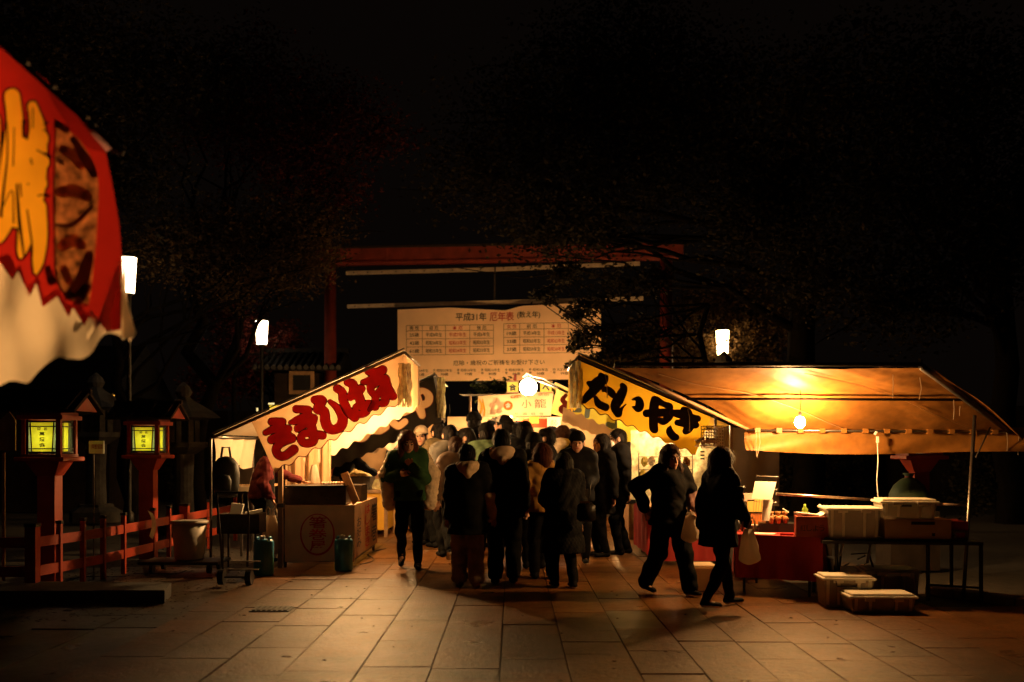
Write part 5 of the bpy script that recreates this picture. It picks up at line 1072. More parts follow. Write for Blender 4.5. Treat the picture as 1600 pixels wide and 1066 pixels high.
# upright white menu boards on wire stand
t = thing('wire_stand', 'wire stand holding a tilted white paper above the red table', 'stand', P(1192, 822, 10.5))
mb = MB(); mb.add([P(1180, 752, 10.5), P(1213, 753, 10.45), P(1206, 781, 10.4), P(1174, 780, 10.45)], [(0, 1, 2, 3)]); obj('upper_paper', mb, M['paper'], t)
mb = MB(); mb.add([P(1192, 781, 10.5), P(1208, 781, 10.45), P(1202, 814, 10.4), P(1190, 814, 10.45)], [(0, 1, 2, 3)]); obj('lower_paper', mb, M['paper'], t)
mb = MB()
for k in range(9): mb.tube([P(1182+k*4, 742+(k % 2), 10.52), P(1176+k*4, 812, 10.47)], .0025, 4)
for k in range(4): mb.tube([P(1182-k*1.5, 744+k*20, 10.52), P(1216-k*1.5, 745+k*20, 10.5)], .0025, 4)
stuff(obj('wire_grid', mb, M['steel'], t))
for px, py, dx, dz, mt, lb in ((1180, 790, .20, .13, 'yellow', 'yellow carton behind the wire stand on the red table'), (1183, 812, .16, .13, 'orange', 'orange carton below the yellow carton on the red table'), (1165, 777, .16, .08, 'pink', 'pink and white carton at the left end of the red table')):
    p = P(px, py, 10.85); mb = MB(); mb.box(p, (dx, .12, dz)); tag(obj('carton', mb, pmat(mt+' carton', {'yellow': (.62, .42, .10), 'orange': (.55, .16, .03), 'pink': (.6, .35, .28)}[mt], bump=.1)), lb, 'box')
# small goods at the back of the table
for k, (x, y, r, h_, mt, nm, lb) in enumerate(((2.62, 10.95, .035, .16, 'paper', 'cup_stack', 'tall stack of white paper cups at the back of the red table'), (2.78, 11.0, .04, .11, 'paper', 'cup_stack', 'shorter stack of white paper cups at the back of the red table'), (3.16, 10.62, .03, .20, 'bag', 'sauce_bottle', 'pale squeeze bottle behind the red carton'), (2.5, 10.8, .05, .12, 'steel', 'steel_pot', 'small steel pot at the back left of the red table'))):
    mb = MB(); mb.lathe((x, y, TZ+.01), [(r*.8, 0), (r, h_*.8), (r*.9, h_*.85), (r*(.3 if 'bottle' in nm else .95), h_)], 14); tag(obj(nm, mb, M[mt], None, True), lb, 'kitchenware')
for k in range(3): mb = MB(); mb.box((2.60+.01*k, 10.62, TZ+.02+k*.022), (.20, .15, .02), rot=(0, 0, .1*k)); tag(obj('foam_tray', mb, M['paper']), ('lowest', 'middle', 'topmost')[k]+' white foam tray in the stack behind the paper sheet', 'tray', 'stacked foam trays')
# concrete block
p = P(1487, 843, 9.75); t = MB(); zb = TZ
for z in (.012, .088): t.box((p.x, p.y, zb+z-.01), (.26, .15, .024))
for x in (-.118, -.0, .118): t.box((p.x+x, p.y, zb+.04), (.024, .148, .053))
tag(obj('concrete_block', t, M['kerb']), 'hollow concrete block on the right end of the dark table', 'block')
# white chair frame and clutter under the table
t = thing('folding_chair', 'folded white framed chair stowed under the dark table', 'chair', (3.35, 10.2, 0))
for px0, py0, px1, py1 in ((1318, 847, 1312, 868), (1360, 850, 1355, 880)):
    pole(px0, py0, 10.1, px1, py1, 10.1, .014, M['paper'], t, 'leg')
for px0, py0, px1, py1 in ((1330, 866, 1362, 864), (1320, 884, 1327, 880), (1350, 883, 1354, 880), (1292, 902, 1302, 894), (1340, 894, 1350, 902), (1340, 874, 1352, 868)): pole(px0, py0, 10.15, px1, py1, 10.15, .007, M['steel'], t, 'strut')
pole(1314, 866, 10.13, 1306, 932, 10.13, .012, M['darksteel'], t, 'leg'); pole(1358, 866, 10.13, 1376, 925, 10.13, .012, M['darksteel'], t, 'leg')
for i, (x, y, z, dx, dy, dz) in enumerate(((3.25, 10.65, .22, .3, .25, .2), (3.25, 10.65, .42, .28, .22, .14), (3.55, 10.75, .12, .3, .3, .24))):
    mb = MB(); mb.box((x, y, z), (dx, dy, dz)); tag(obj('stowed_crate', mb, M['darkwood']), ('dark slatted crate beneath the dark table, lower of two', 'dark slatted crate beneath the dark table, upper of two', 'dark crate on the ground behind the folded chair')[i], 'crate')
# boxes on the ground
def gz(px, py): return G(px, py)
c = gz(1326, 948); gbox = storage_box((c.x, c.y+.12, 0), (.46, .32, .27), -.06, 'translucent lidded storage box on the paving with a black wire handle', fill=True)
p = c+Vector((-.04, -.06, .20)); mb = MB(); mb.tube([p+Vector((-.10, 0, .05)), p+Vector((-.09, -.01, 0)), p+Vector((.09, -.01, 0)), p+Vector((.10, 0, .05))], .006, 5); wh_ = (obj('wire_handle', mb, M['blackmetal'], gbox))
c = gz(1375, 958); storage_box((c.x+.03, c.y+.15, 0), (.58, .34, .15), -.03, 'flat translucent storage box lying foremost on the paving', fill=True)
c = gz(1408, 938); storage_box((c.x, c.y+.35, 0), (.52, .4, .26), -.1, 'large storage box standing behind the flat one on the paving', fill=True)
# styrofoam box by the table
c = G(1094, 926); t = thing('foam_box', 'white foam box on the ground between the two walking women', 'box', c)
mb = MB(); mb.box((c.x+.02, c.y+.15, .13), (.26, .24, .24), taper=1.1, bev=.01); obj('tub', mb, M['white_canvas'], t); mb = MB(); mb.box((c.x+.02, c.y+.15, .265), (.30, .28, .04), bev=.01); obj('lid', mb, M['white_canvas'], t)
mb = MB(); c = G(1180, 905); mb.box((c.x, c.y+.2, .12), (.34, .26, .22), bev=.02); tag(obj('foam_box', mb, M['cream']), 'cream box on the ground under the red table cloth', 'box')
# green sack beyond
p = P(1420, 790, 12.3); t = thing('green_sack', 'big pale green tied sack standing in the dark behind the pole', 'sack', (p.x, 12.3, 0)); gm = pmat('green sack', (.07, .12, .055), rough=.6, bump=.6, bscale=8)
mb = MB(); mb.lathe((p.x, 12.3, 0), [(.18, .72), (.23, .80), (.235, .92), (.18, 1.03), (.10, 1.10), (.04, 1.13), (.07, 1.18)], 26); obj('sack_body', mb, gm, t, True)
mb = MB(); mb.lathe((p.x, 12.3, 1.115), [(.045, 0), (.05, .02), (.045, .04)], 12); obj('tie', mb, M['vermilion'], t)

mb = MB(); mb.box((p.x, 12.35, .36), (.6, .5, .72)); tag(obj('dark_crate', mb, M['darkwood']), 'dark wooden crate under the green sack', 'crate')
# ---------------- STALL J (near left, red banner with kanji)
J_ = thing('food_stall', 'near left stall with large red banner of a golden character and cream scalloped border', 'stall', (-2.4, 4.3, 0), 'food stalls along the path')
YJ = 4.2
SJ = Sheet(YJ, amp=.010, fx=.018, fy=.012)
zig = [(-160, 430), (-100, 400), (-60, 380), (-30, 425), (0, 409), (22, 439), (30, 424), (47, 465), (57, 442), (66, 480), (88, 463), (105, 495), (112, 480), (130, 509), (138, 494), (163, 519), (190, 515)]
jtop = [(-160, -60), (0, 66), (80, 132), (166, 236)]; jr = [(166, 236), (178, 330), (184, 430), (190, 515)]
def jface(u, v):
    t_ = lerp_poly(jtop, u); b_ = lerp_poly(zig, u); x = t_[0]+(b_[0]-t_[0])*v+9*math.sin(v*math.pi)*u**4; return SJ.pt(x, t_[1]+(b_[1]-t_[1])*v)
redc = pmat('scarlet canvas', (.50, .022, .014), rough=.7, var=.12, scale=3, bump=.2, bscale=10, trans=.45)

gs = [[(18, 150, 12), (22, 190, 13), (20, 260, 18), (14, 330, 16), (4, 368, 9), (0, 378, 3)], [(50, 166, 8), (58, 200, 13), (58, 240, 17), (56, 290, 17), (48, 340, 15), (38, 385, 9), (34, 402, 3)], [(64, 218, 13)], [(67, 255, 12)], [(65, 288, 11)], [(62, 325, 12), (63, 370, 11), (60, 408, 8), (57, 426, 3)], [(-20, 190, 20), (-24, 300, 22), (-30, 360, 14)], [(30, 232, 18), (36, 300, 20), (28, 345, 12)]]
pts = [(86, 185), (104, 200), (130, 225), (152, 262), (156, 300), (152, 350), (148, 400), (140, 470), (128, 478), (108, 470), (92, 452), (84, 420), (84, 330), (86, 250)]
pin = [(118+(x-118)*.94, 330+(y-330)*.97) for x, y in cat_rom(pts+[pts[0]], 4)]
def inside(x, y, poly):
    c = False; n = len(poly)
    for i in range(n):
        (x1, y1), (x2, y2) = poly[i], poly[i-1]
        if (y1 > y) != (y2 > y) and x < (x2-x1)*(y-y1)/(y2-y1)+x1: c = not c
    return c
def jpx(u, v):
    t_ = lerp_poly(jtop, u); b_ = lerp_poly(zig, u); return (t_[0]+(b_[0]-t_[0])*v+9*math.sin(v*math.pi)*u**4, t_[1]+(b_[1]-t_[1])*v)
mb = MB(); NU, NV = 150, 150; mb.grid(jface, NU, NV)
cen = np.array([jpx((i+.5)/NU, (j+.5)/NV) for j in range(NV) for i in range(NU)]); Dg = _sdf(gs, 1, (0, 0), cen[:, 0], cen[:, 1])
keep = [k for k in range(len(mb.f)) if not (Dg[k] < 1.0 or inside(cen[k][0], cen[k][1], pin))]
mb.f = [mb.f[k] for k in keep]; mb.mi = [mb.mi[k] for k in keep]; obj('red_banner', mb, redc, J_, True)
scal = [(-160, 700), (-100, 640), (-60, 650), (-30, 625), (0, 606), (16, 595), (30, 597), (43, 598), (56, 584), (68, 570), (79, 561), (92, 557), (105, 560), (120, 562), (134, 561), (147, 551), (157, 536), (166, 524), (178, 521), (192, 528), (203, 530), (211, 519)]
SJ2 = Sheet(YJ+.012, amp=.02, fx=.045, fy=.02)
cloth('cream_border', SJ2, [(x, y-14) for x, y in zig[:-1]]+[(186, 400), (204, 500)], cat_rom(scal, 3), M['white_canvas'], J_, nu=60, nv=8)
# return valance on the aisle side
a = P(189, 400, YJ+.01); b = P(190, 524, YJ+.01)
mb = MB(); mb.grid(lambda u, v: Vector((a.x+.006*math.sin(v*9), YJ+.01+.14*u*(.12+.88*v), a.z+.35*(1-v)*0+(b.z-a.z)*v-.02*math.sin(u*12)*v)), 14, 10); obj('side_valance', mb, M['white_canvas'], J_, True)
# golden character, strokes in photo columns
fl_, ln_ = brush(SJ, [(gs, 1, (0, 0))], 3.2, step=1.6)
obj('golden_character', fl_, pmat('golden yellow print', (.85, .40, .02), rough=.7, trans=.5, var=.08, bump=.1), J_, True); stuff(obj('character_outline', ln_, M['black_print'], J_, True))
mb = MB(); strokes(mb, SJ, [[(50, 250, 1.6), (52, 258, 1.2)], [(10, 190, 1.2), (13, 250, 1.5), (6, 340, 2.4)], [(30, 290, 1.6), (34, 350, 2.6), (40, 400, 1.4)], [(22, 200, .8), (23, 260, 1.2)], [(52, 170, 1), (52, 200, 1)], [(46, 330, 1.2), (52, 380, 1.4)], [(38, 190, 3.5), (37, 214, 1.5)], [(76, 193, 2.5), (70, 196, 1)], [(82, 247, 3), (72, 240, 1)], [(79, 308, 3), (70, 306, 1)], [(8, 330, 1), (24, 300, 1), (26, 350, 1.4)], [(60, 236, 1), (78, 246, 1.6)], [(48, 290, 1.5)], [(36, 290, 1.5), (38, 310, 1)], [(72, 306, 1), (64, 308, 1.4)], [(70, 205, 1), (78, 207, 1.2)]], 1, (0, 0), 0, .008); stuff(obj('brush_marks', mb, M['black_print'], J_))
# printed food photograph (flat print)
pm = pmat('printed grilled food', (.55, .19, .06), rough=.6, var=.85, scale=22, bump=.1, trans=.35)
pts = [(86, 185), (104, 200), (130, 225), (152, 262), (156, 300), (152, 350), (148, 400), (140, 470), (128, 478), (108, 470), (92, 452), (84, 420), (84, 330), (86, 250)]
mb = MB(); cx, cy = 118, 330; vs = [SJ.pt(cx, cy, .006)]+[SJ.pt(x, y, .006) for x, y in cat_rom(pts+[pts[0]], 4)]; mb.add(vs, [(0, i, i+1) for i in range(1, len(vs)-1)]); obj('food_print', mb, pm, J_)
mb = MB(); strokes(mb, SJ, [[(98, 302, 9), (118, 300, 11), (138, 308, 9)], [(100, 235, 7), (118, 245, 9), (130, 262, 7)], [(98, 385, 9), (112, 376, 11), (128, 384, 8)], [(100, 420, 7), (108, 440, 7)]], 1, (0, 0), 0, .009); stuff(obj('pale_marks', mb, pmat('pale orange print', (.72, .30, .10), rough=.7, var=.35, scale=30, trans=.35, bump=.1), J_))
mb = MB(); strokes(mb, SJ, [[(92, 196, 6), (108, 206, 5)], [(118, 220, 5), (140, 255, 8), (150, 275, 6)], [(98, 255, 4), (102, 258, 3)], [(88, 352, 2), (115, 352, 4), (146, 325, 3)], [(76, 420, 5), (82, 440, 7)], [(108, 462, 8), (128, 440, 12), (140, 400, 8)], [(126, 465, 10), (136, 450, 8)]], 1, (0, 0), 0, .012); stuff(obj('char_marks', mb, pmat('dark brown print', (.34, .11, .05), trans=.2, bump=.1), J_))
bar(P(-60, 14, YJ-.02), P(192, 240, YJ-.02), .013, M['darksteel'], J_, 'edge_pipe'); bar(P(-60, 30, YJ+.05), P(186, 238, YJ+.05), .016, M['darksteel'], J_, 'rafter')
for k, (x, y) in enumerate(((40, 100), (82, 137), (133, 185), (145, 197))): mb = MB(); q = P(x, y, YJ-.03); mb.box(q, (.02, .03, .03), rot=(0, .7, 0)); obj('clip', mb, M['steel'], J_)
mb = MB(); mb.grid(lambda u, v: P(75+110*u+(-8*v), 128+110*u*1.0+v*(36*math.sin(u*3.14)), YJ-.03)+Vector((0, -.01*math.sin(u*20+v*5), 0)), 16, 5); obj('clear_flap', mb, pmat('smoky vinyl', (.20, .06, .05), rough=.2, alpha=.4, bump=.6, bscale=10), J_, True)
mb = MB(); mb.grid(lambda u, v: Vector((-4.6+2.95*u*1.0, YJ+.02+2.2*v, P(0, 100, YJ).z+1.1-.0*u-1.35*u)), 10, 6)
pA = P(-60, 14, YJ); pB = P(170, 236, YJ); mb = MB(); mb.grid(lambda u, v: Vector((pA.x+(pB.x-pA.x)*u-.75*v, YJ+.03+.85*v, pA.z+(pB.z-pA.z)*u+.02)), 10, 6); obj('roof_sheet', mb, redc, J_, True)
mb = MB(); mb.tube([(-3.6, 4.3, 0), (-3.6, 4.3, 3.0)], .025, 8); obj('post', mb, M['steel'], J_)
# ================================================================ BULBS IN THE STALLS
bulb(563, 648, 13.3, 'bare bulb hidden behind the cream banner of the left front stall', 'bulb_bright', cord=.3)
bulb(628, 664, 17.2, 'bare bulb under the black banner stall', 'bulb_dim', cord=.3)
bulb(1038, 664, 13.35, 'bare bulb behind the yellow banner of the right front stall', 'bulb_low', cord=.3)
bulb(905, 655, 17.6, 'bare bulb in the third right stall', cord=.3)
bulb(797, 652, 18.75, 'bare bulb glaring beneath the dumpling sign', cord=.2, r=.032)
for xq in (-1.3, 1.5):  # two unseen bulbs added to brighten the gate banner
    tq = bulb(800, 600, 20.8, 'unseen bulb added behind the dumpling stall to light the gate banner, '+('left' if xq < 0 else 'right')+' of two', 'bulb_in', r=.04); tq.location = (xq, 20.7, 2.05)
q = thing('light_bulb', 'bulb with an added directional shade inside the near left stall behind the red banner', 'light bulb', (-3.1, 5.1, 2.5), 'bare bulbs lighting the stalls')
mb = MB(); mb.ball((-3.1, 5.1, 2.4), .034, 12, 8); obj('glass', mb, emat('small bulb glass', (1, .55, .20), 3000), q, True)
mb = MB(); mb.lathe((-3.1, 5.1, 2.43), [(.02, 0), (.025, .08), (.008, .1)], 10); mb.tube([(-3.1, 5.1, 2.5), (-3.1, 5.1, 2.95)], .005, 5); obj('socket', mb, M['blackmetal'], q)

# added unseen cone, aims that lamp at the banner and blocks its back
Rr = Matrix.Rotation(math.radians(-90), 3, 'X'); ax_d = Vector((.80, -.60, -.12)).normalized(); qd = Vector((0, 0, 1)).rotation_difference(ax_d).to_matrix(); mb = MB(); N_ = 20
vs = [Vector((-3.1, 5.1, 2.4))+qd @ Vector((r_*math.cos(k*2*math.pi/N_), r_*math.sin(k*2*math.pi/N_), z_)) for r_, z_ in ((.035, -.08), (.09, -.03), (.14, .10)) for k in range(N_)]
mb.add(vs, [(i*N_+k, i*N_+(k+1) % N_, (i+1)*N_+(k+1) % N_, (i+1)*N_+k) for i in range(2) for k in range(N_)]+[tuple(range(N_))]); obj('added_reflector', mb, M['steel'], q, True)
# twigs around the small white lamp
rt = random.Random(21); t = thing('maple_tree', 'bare thin twigs with a few red leaves crossing the small white street lamp', 'tree', (-6.9, 24.2, 0), 'trees around the shrine path')
mb = MB(); st = Vector((-6.9, 24.2, 0)); top = limb(mb, rt, st, P(372, 560, 24.4), .09, .04, 7); obj('trunk', mb, M['bark'], t, True)
mb = MB()
for px, py in ((378, 512), (442, 524), (470, 505), (436, 548), (350, 530), (500, 500), (470, 548), (350, 505)):
    limb(mb, rt, top[rt.randint(4, 7)], P(px+rt.uniform(-4, 4), py, 24.5+rt.uniform(-.5, .9)), .018, .005, 9, .16)
obj('twigs', mb, M['bark'], t, True)
mb = MB(); crown_mesh(mb, rt, [bl(378, 505, 24.6, .22), bl(436, 535, 24.8, .3), bl(372, 546, 24.6, .3), bl(392, 560, 24.6, .2), bl(450, 524, 24.6, .2)], 700, .04); stuff(obj('crown', mb, M['redleaf'], t))

# ================================================================ PEOPLE
def surface_nets(D, X, Y, Z):
    nx, ny, nz = D.shape; sg = D < 0
    c = [sg[i:nx-1+i, j:ny-1+j, k:nz-1+k] for i in (0, 1) for j in (0, 1) for k in (0, 1)]
    s_ = np.zeros(c[0].shape, np.int8)
    for a in c: s_ += a
    act = (s_ > 0) & (s_ < 8); I, J, K = np.nonzero(act); n = len(I)
    if n == 0: return np.zeros((0, 3)), np.zeros((0, 4), int)
    acc = np.zeros((n, 3)); cnt = np.zeros(n)
    ax = [X, Y, Z]
    for d in range(3):
        o = [(a, b) for a in (0, 1) for b in (0, 1)]
        for a, b in o:
            p0 = [0, 0, 0]; q = [k for k in range(3) if k != d]; p0[q[0]] = a; p0[q[1]] = b; p1 = list(p0); p1[d] = 1
            i0 = (I+p0[0], J+p0[1], K+p0[2]); i1 = (I+p1[0], J+p1[1], K+p1[2]); v0 = D[i0]; v1 = D[i1]; m = (v0 < 0) != (v1 < 0)
            t = np.where(m, v0/np.where(m, v0-v1, 1), 0)
            for e in range(3):
                base = ax[e][i0[e]]; nxt = ax[e][i1[e]]; acc[:, e] += np.where(m, base+(nxt-base)*t, 0)
            cnt += m
    V = acc/cnt[:, None]; idx = -np.ones(act.shape, int); idx[I, J, K] = np.arange(n); Fs = []
    for d in range(3):
        a0 = [slice(None)]*3; a1 = [slice(None)]*3; a0[d] = slice(0, -1); a1[d] = slice(1, None)
        s0 = sg[tuple(a0)]; s1 = sg[tuple(a1)]; ch = s0 != s1; q = [k for k in range(3) if k != d]
        i = np.array(np.nonzero(ch)); ok = (i[q[0]] > 0) & (i[q[1]] > 0) & (i[q[0]] < D.shape[q[0]]-1) & (i[q[1]] < D.shape[q[1]]-1); i = i[:, ok]; fl = s0[tuple(i)]
        def cell(a, b): t = i.copy(); t[q[0]] += a; t[q[1]] += b; return idx[tuple(t)]
        f = np.stack([cell(-1, -1), cell(0, -1), cell(0, 0), cell(-1, 0)], 1)
        if d == 1: fl = ~fl
        f[~fl] = f[~fl][:, ::-1]; Fs.append(f)
    Fc = np.concatenate(Fs); return V, Fc[(Fc >= 0).all(1)]
def axis(lo, hi, h, f0=None, f1=None, hf=None):
    if f0 is None: return np.arange(lo, hi+h, h)
    f0 = max(lo, f0); f1 = min(hi, f1)
    a = np.arange(lo, f0, h); b = np.arange(f0, f1, hf); c = np.arange(f1, hi+h, h); return np.unique(np.round(np.concatenate([a, b, c]), 5))
class Field:
    def __init__(s, lo, hi, h, fine=None, hf=None):
        if fine is None: s.ax = [axis(lo[i], hi[i], h) for i in range(3)]
        else: s.ax = [axis(lo[i], hi[i], h, fine[0][i], fine[1][i], hf) for i in range(3)]
        s.D = np.full([len(a) for a in s.ax], .25, np.float32); s.hs = 1.0; s.rs = 1.0
    def box(s, lo, hi):
        r = []
        for i in range(3):
            a = max(0, np.searchsorted(s.ax[i], lo[i])-1); b = min(len(s.ax[i]), np.searchsorted(s.ax[i], hi[i])+1); r.append(slice(a, b))
        return tuple(r), [s.ax[0][r[0]][:, None, None], s.ax[1][r[1]][None, :, None], s.ax[2][r[2]][None, None, :]]
    def comb(s, sl, d, k, sub=False):
        o = s.D[sl]
        if sub:
            h = np.clip(.5-.5*(o+d)/k, 0, 1) if k else (o < -d); s.D[sl] = o*(1-h)+(-d)*h+k*h*(1-h)
        else:
            h = np.clip(.5+.5*(d-o)/k, 0, 1); s.D[sl] = d*(1-h)+o*h-k*h*(1-h)
    def cap(s, a, b, ra, rb=None, k=.03, flat=None, fdir=None, puff=None, sub=False):
        rb = ra if rb is None else rb; ra *= s.rs; rb *= s.rs; a = np.array(a, float); b = np.array(b, float); m = max(ra, rb)*(1.15)+.07
        if flat and flat < 1: m = m/1.0
        sl, (x, y, z) = s.box(np.minimum(a, b)-m, np.maximum(a, b)+m)
        if 0 in s.D[sl].shape: return
        ba = b-a; L2 = max(1e-9, ba @ ba); px, py, pz = x-a[0], y-a[1], z-a[2]
        t0 = (px*ba[0]+py*ba[1]+pz*ba[2])/L2; t = np.clip(t0, 0, 1); qx, qy, qz = px-t*ba[0], py-t*ba[1], pz-t*ba[2]
        d2 = qx*qx+qy*qy+qz*qz
        if flat: dn = qx*fdir[0]+qy*fdir[1]+qz*fdir[2]; d2 = d2+dn*dn*(1/flat**2-1)
        r = ra+(rb-ra)*t
        if puff: r = r+puff[1]*(np.abs(np.sin(np.pi*t*math.sqrt(L2)/puff[0]))**.6-.5)
        s.comb(sl, (np.sqrt(d2)-r).astype(np.float32), k, sub)
    def ell(s, c, r, R=None, k=.03, sub=False):
        c = np.array(c, float); r = [q*(s.hs if R is not None else 1) for q in r]; m = max(r)+.07; sl, (x, y, z) = s.box(c-m, c+m)
        if 0 in s.D[sl].shape: return
        px, py, pz = x-c[0], y-c[1], z-c[2]
        if R is not None:
            R = np.array(R); px, py, pz = (px*R[0, 0]+py*R[1, 0]+pz*R[2, 0]), (px*R[0, 1]+py*R[1, 1]+pz*R[2, 1]), (px*R[0, 2]+py*R[1, 2]+pz*R[2, 2])
        q = np.sqrt((px/r[0])**2+(py/r[1])**2+(pz/r[2])**2); s.comb(sl, ((q-1)*min(r)).astype(np.float32), k, sub)
    def disp(s, fn):
        s.D += fn(s.ax[0][:, None, None], s.ax[1][None, :, None], s.ax[2][None, None, :]).astype(np.float32)
    def clip_z(s, z, above=True):     # removes what is below z
        s.D = np.maximum(s.D, (z-s.ax[2])[None, None, :].astype(np.float32)) if above else np.maximum(s.D, (s.ax[2]-z)[None, None, :].astype(np.float32))
    def mesh(s, name, mats, parent=None, loc=None, rot=0, colour=None):
        V, Fc = surface_nets(s.D, *s.ax); me = bpy.data.meshes.new(name); n = len(Fc)
        me.vertices.add(len(V)); me.vertices.foreach_set('co', V.astype(np.float32).ravel()); me.loops.add(n*4); me.loops.foreach_set('vertex_index', Fc.astype(np.int32).ravel())
        me.polygons.add(n); me.polygons.foreach_set('loop_start', np.arange(0, n*4, 4, dtype=np.int32)); me.polygons.foreach_set('use_smooth', np.ones(n, bool))
        for m in (mats if isinstance(mats, (list, tuple)) else [mats]): me.materials.append(m)
        if colour is not None and n: me.polygons.foreach_set('material_index', colour(V[Fc].mean(1)).astype(np.int32))
        me.update(); me.validate(); o = bpy.data.objects.new(name, me); COL.objects.link(o)
        if parent is not None: o.parent = parent
        if loc is not None: o.location = loc; o.rotation_euler = (0, 0, rot)
        return o
def fold(seed, amp, sc=1.0):
    r = random.Random(seed); T = [(r.gauss(0, 1), r.gauss(0, 1), r.gauss(0, 1.5), r.uniform(0, 6), r.uniform(18, 52)*sc) for _ in range(6)]
    def fn(x, y, z):
        o = 0
        for a, b, c, p, f in T: L = math.sqrt(a*a+b*b+c*c); o = o+1-2*np.abs(np.sin(((a*x+b*y+c*z)/L*f+p+1.4*np.sin(z*9+p)+1.1*np.sin(x*13+p))*.5))**.8
        return o*amp/3.2
    return fn
def ik(a, c, l1, l2, hint):
    a = np.array(a, float); c = np.array(c, float); v = c-a; d = np.linalg.norm(v); mx = (l1+l2)*.998
    if d > mx: c = a+v/d*mx; v = c-a; d = mx
    u = v/d; x = (l1*l1-l2*l2+d*d)/(2*d); h = math.sqrt(max(0, l1*l1-x*x)); hv = np.array(hint, float); hv = hv-u*(hv @ u); nv = np.linalg.norm(hv); hv = hv/nv if nv > 1e-6 else np.array([0, 0, 1.])
    return a+u*x+hv*h, c
def rotm(yaw=0, pitch=0, roll=0): return np.array(Matrix.Rotation(yaw, 3, 'Z') @ Matrix.Rotation(pitch, 3, 'X') @ Matrix.Rotation(roll, 3, 'Y'))
SK = pmat('warm skin', (.46, .25, .16), rough=.5, var=.08, scale=12, bump=.05); EY = pmat('eye and brow dark', (.02, .012, .01), rough=.4, bump=0); LP = pmat('lips', (.36, .10, .08), rough=.45, bump=0)
HR = {'black': pmat('black hair', (.006, .0045, .004), rough=.6, spec=.10, var=.4, scale=20, bump=.4, bscale=90), 'brown': pmat('dark brown hair', (.042, .018, .010), rough=.6, spec=.10, var=.4, scale=20, bump=.4, bscale=90), 'auburn': pmat('auburn hair', (.075, .02, .009), rough=.6, spec=.10, var=.4, scale=20, bump=.4, bscale=90)}
_cl = {}
def cm(name, col, rough=.85, bump=.3, bs=120, **k):
    if name not in _cl: _cl[name] = pmat(name, col, rough=rough, var=.18, scale=14, bump=bump, bscale=bs, spec=.05, **k)
    return _cl[name]
BLK = cm('black wool cloth', (.006, .0055, .0055)); BLKN = cm('black nylon', (.007, .007, .008), rough=.7, bs=40); NAVY = cm('dark navy cloth', (.006, .007, .012)); DKT = cm('black trousers', (.005, .005, .005))
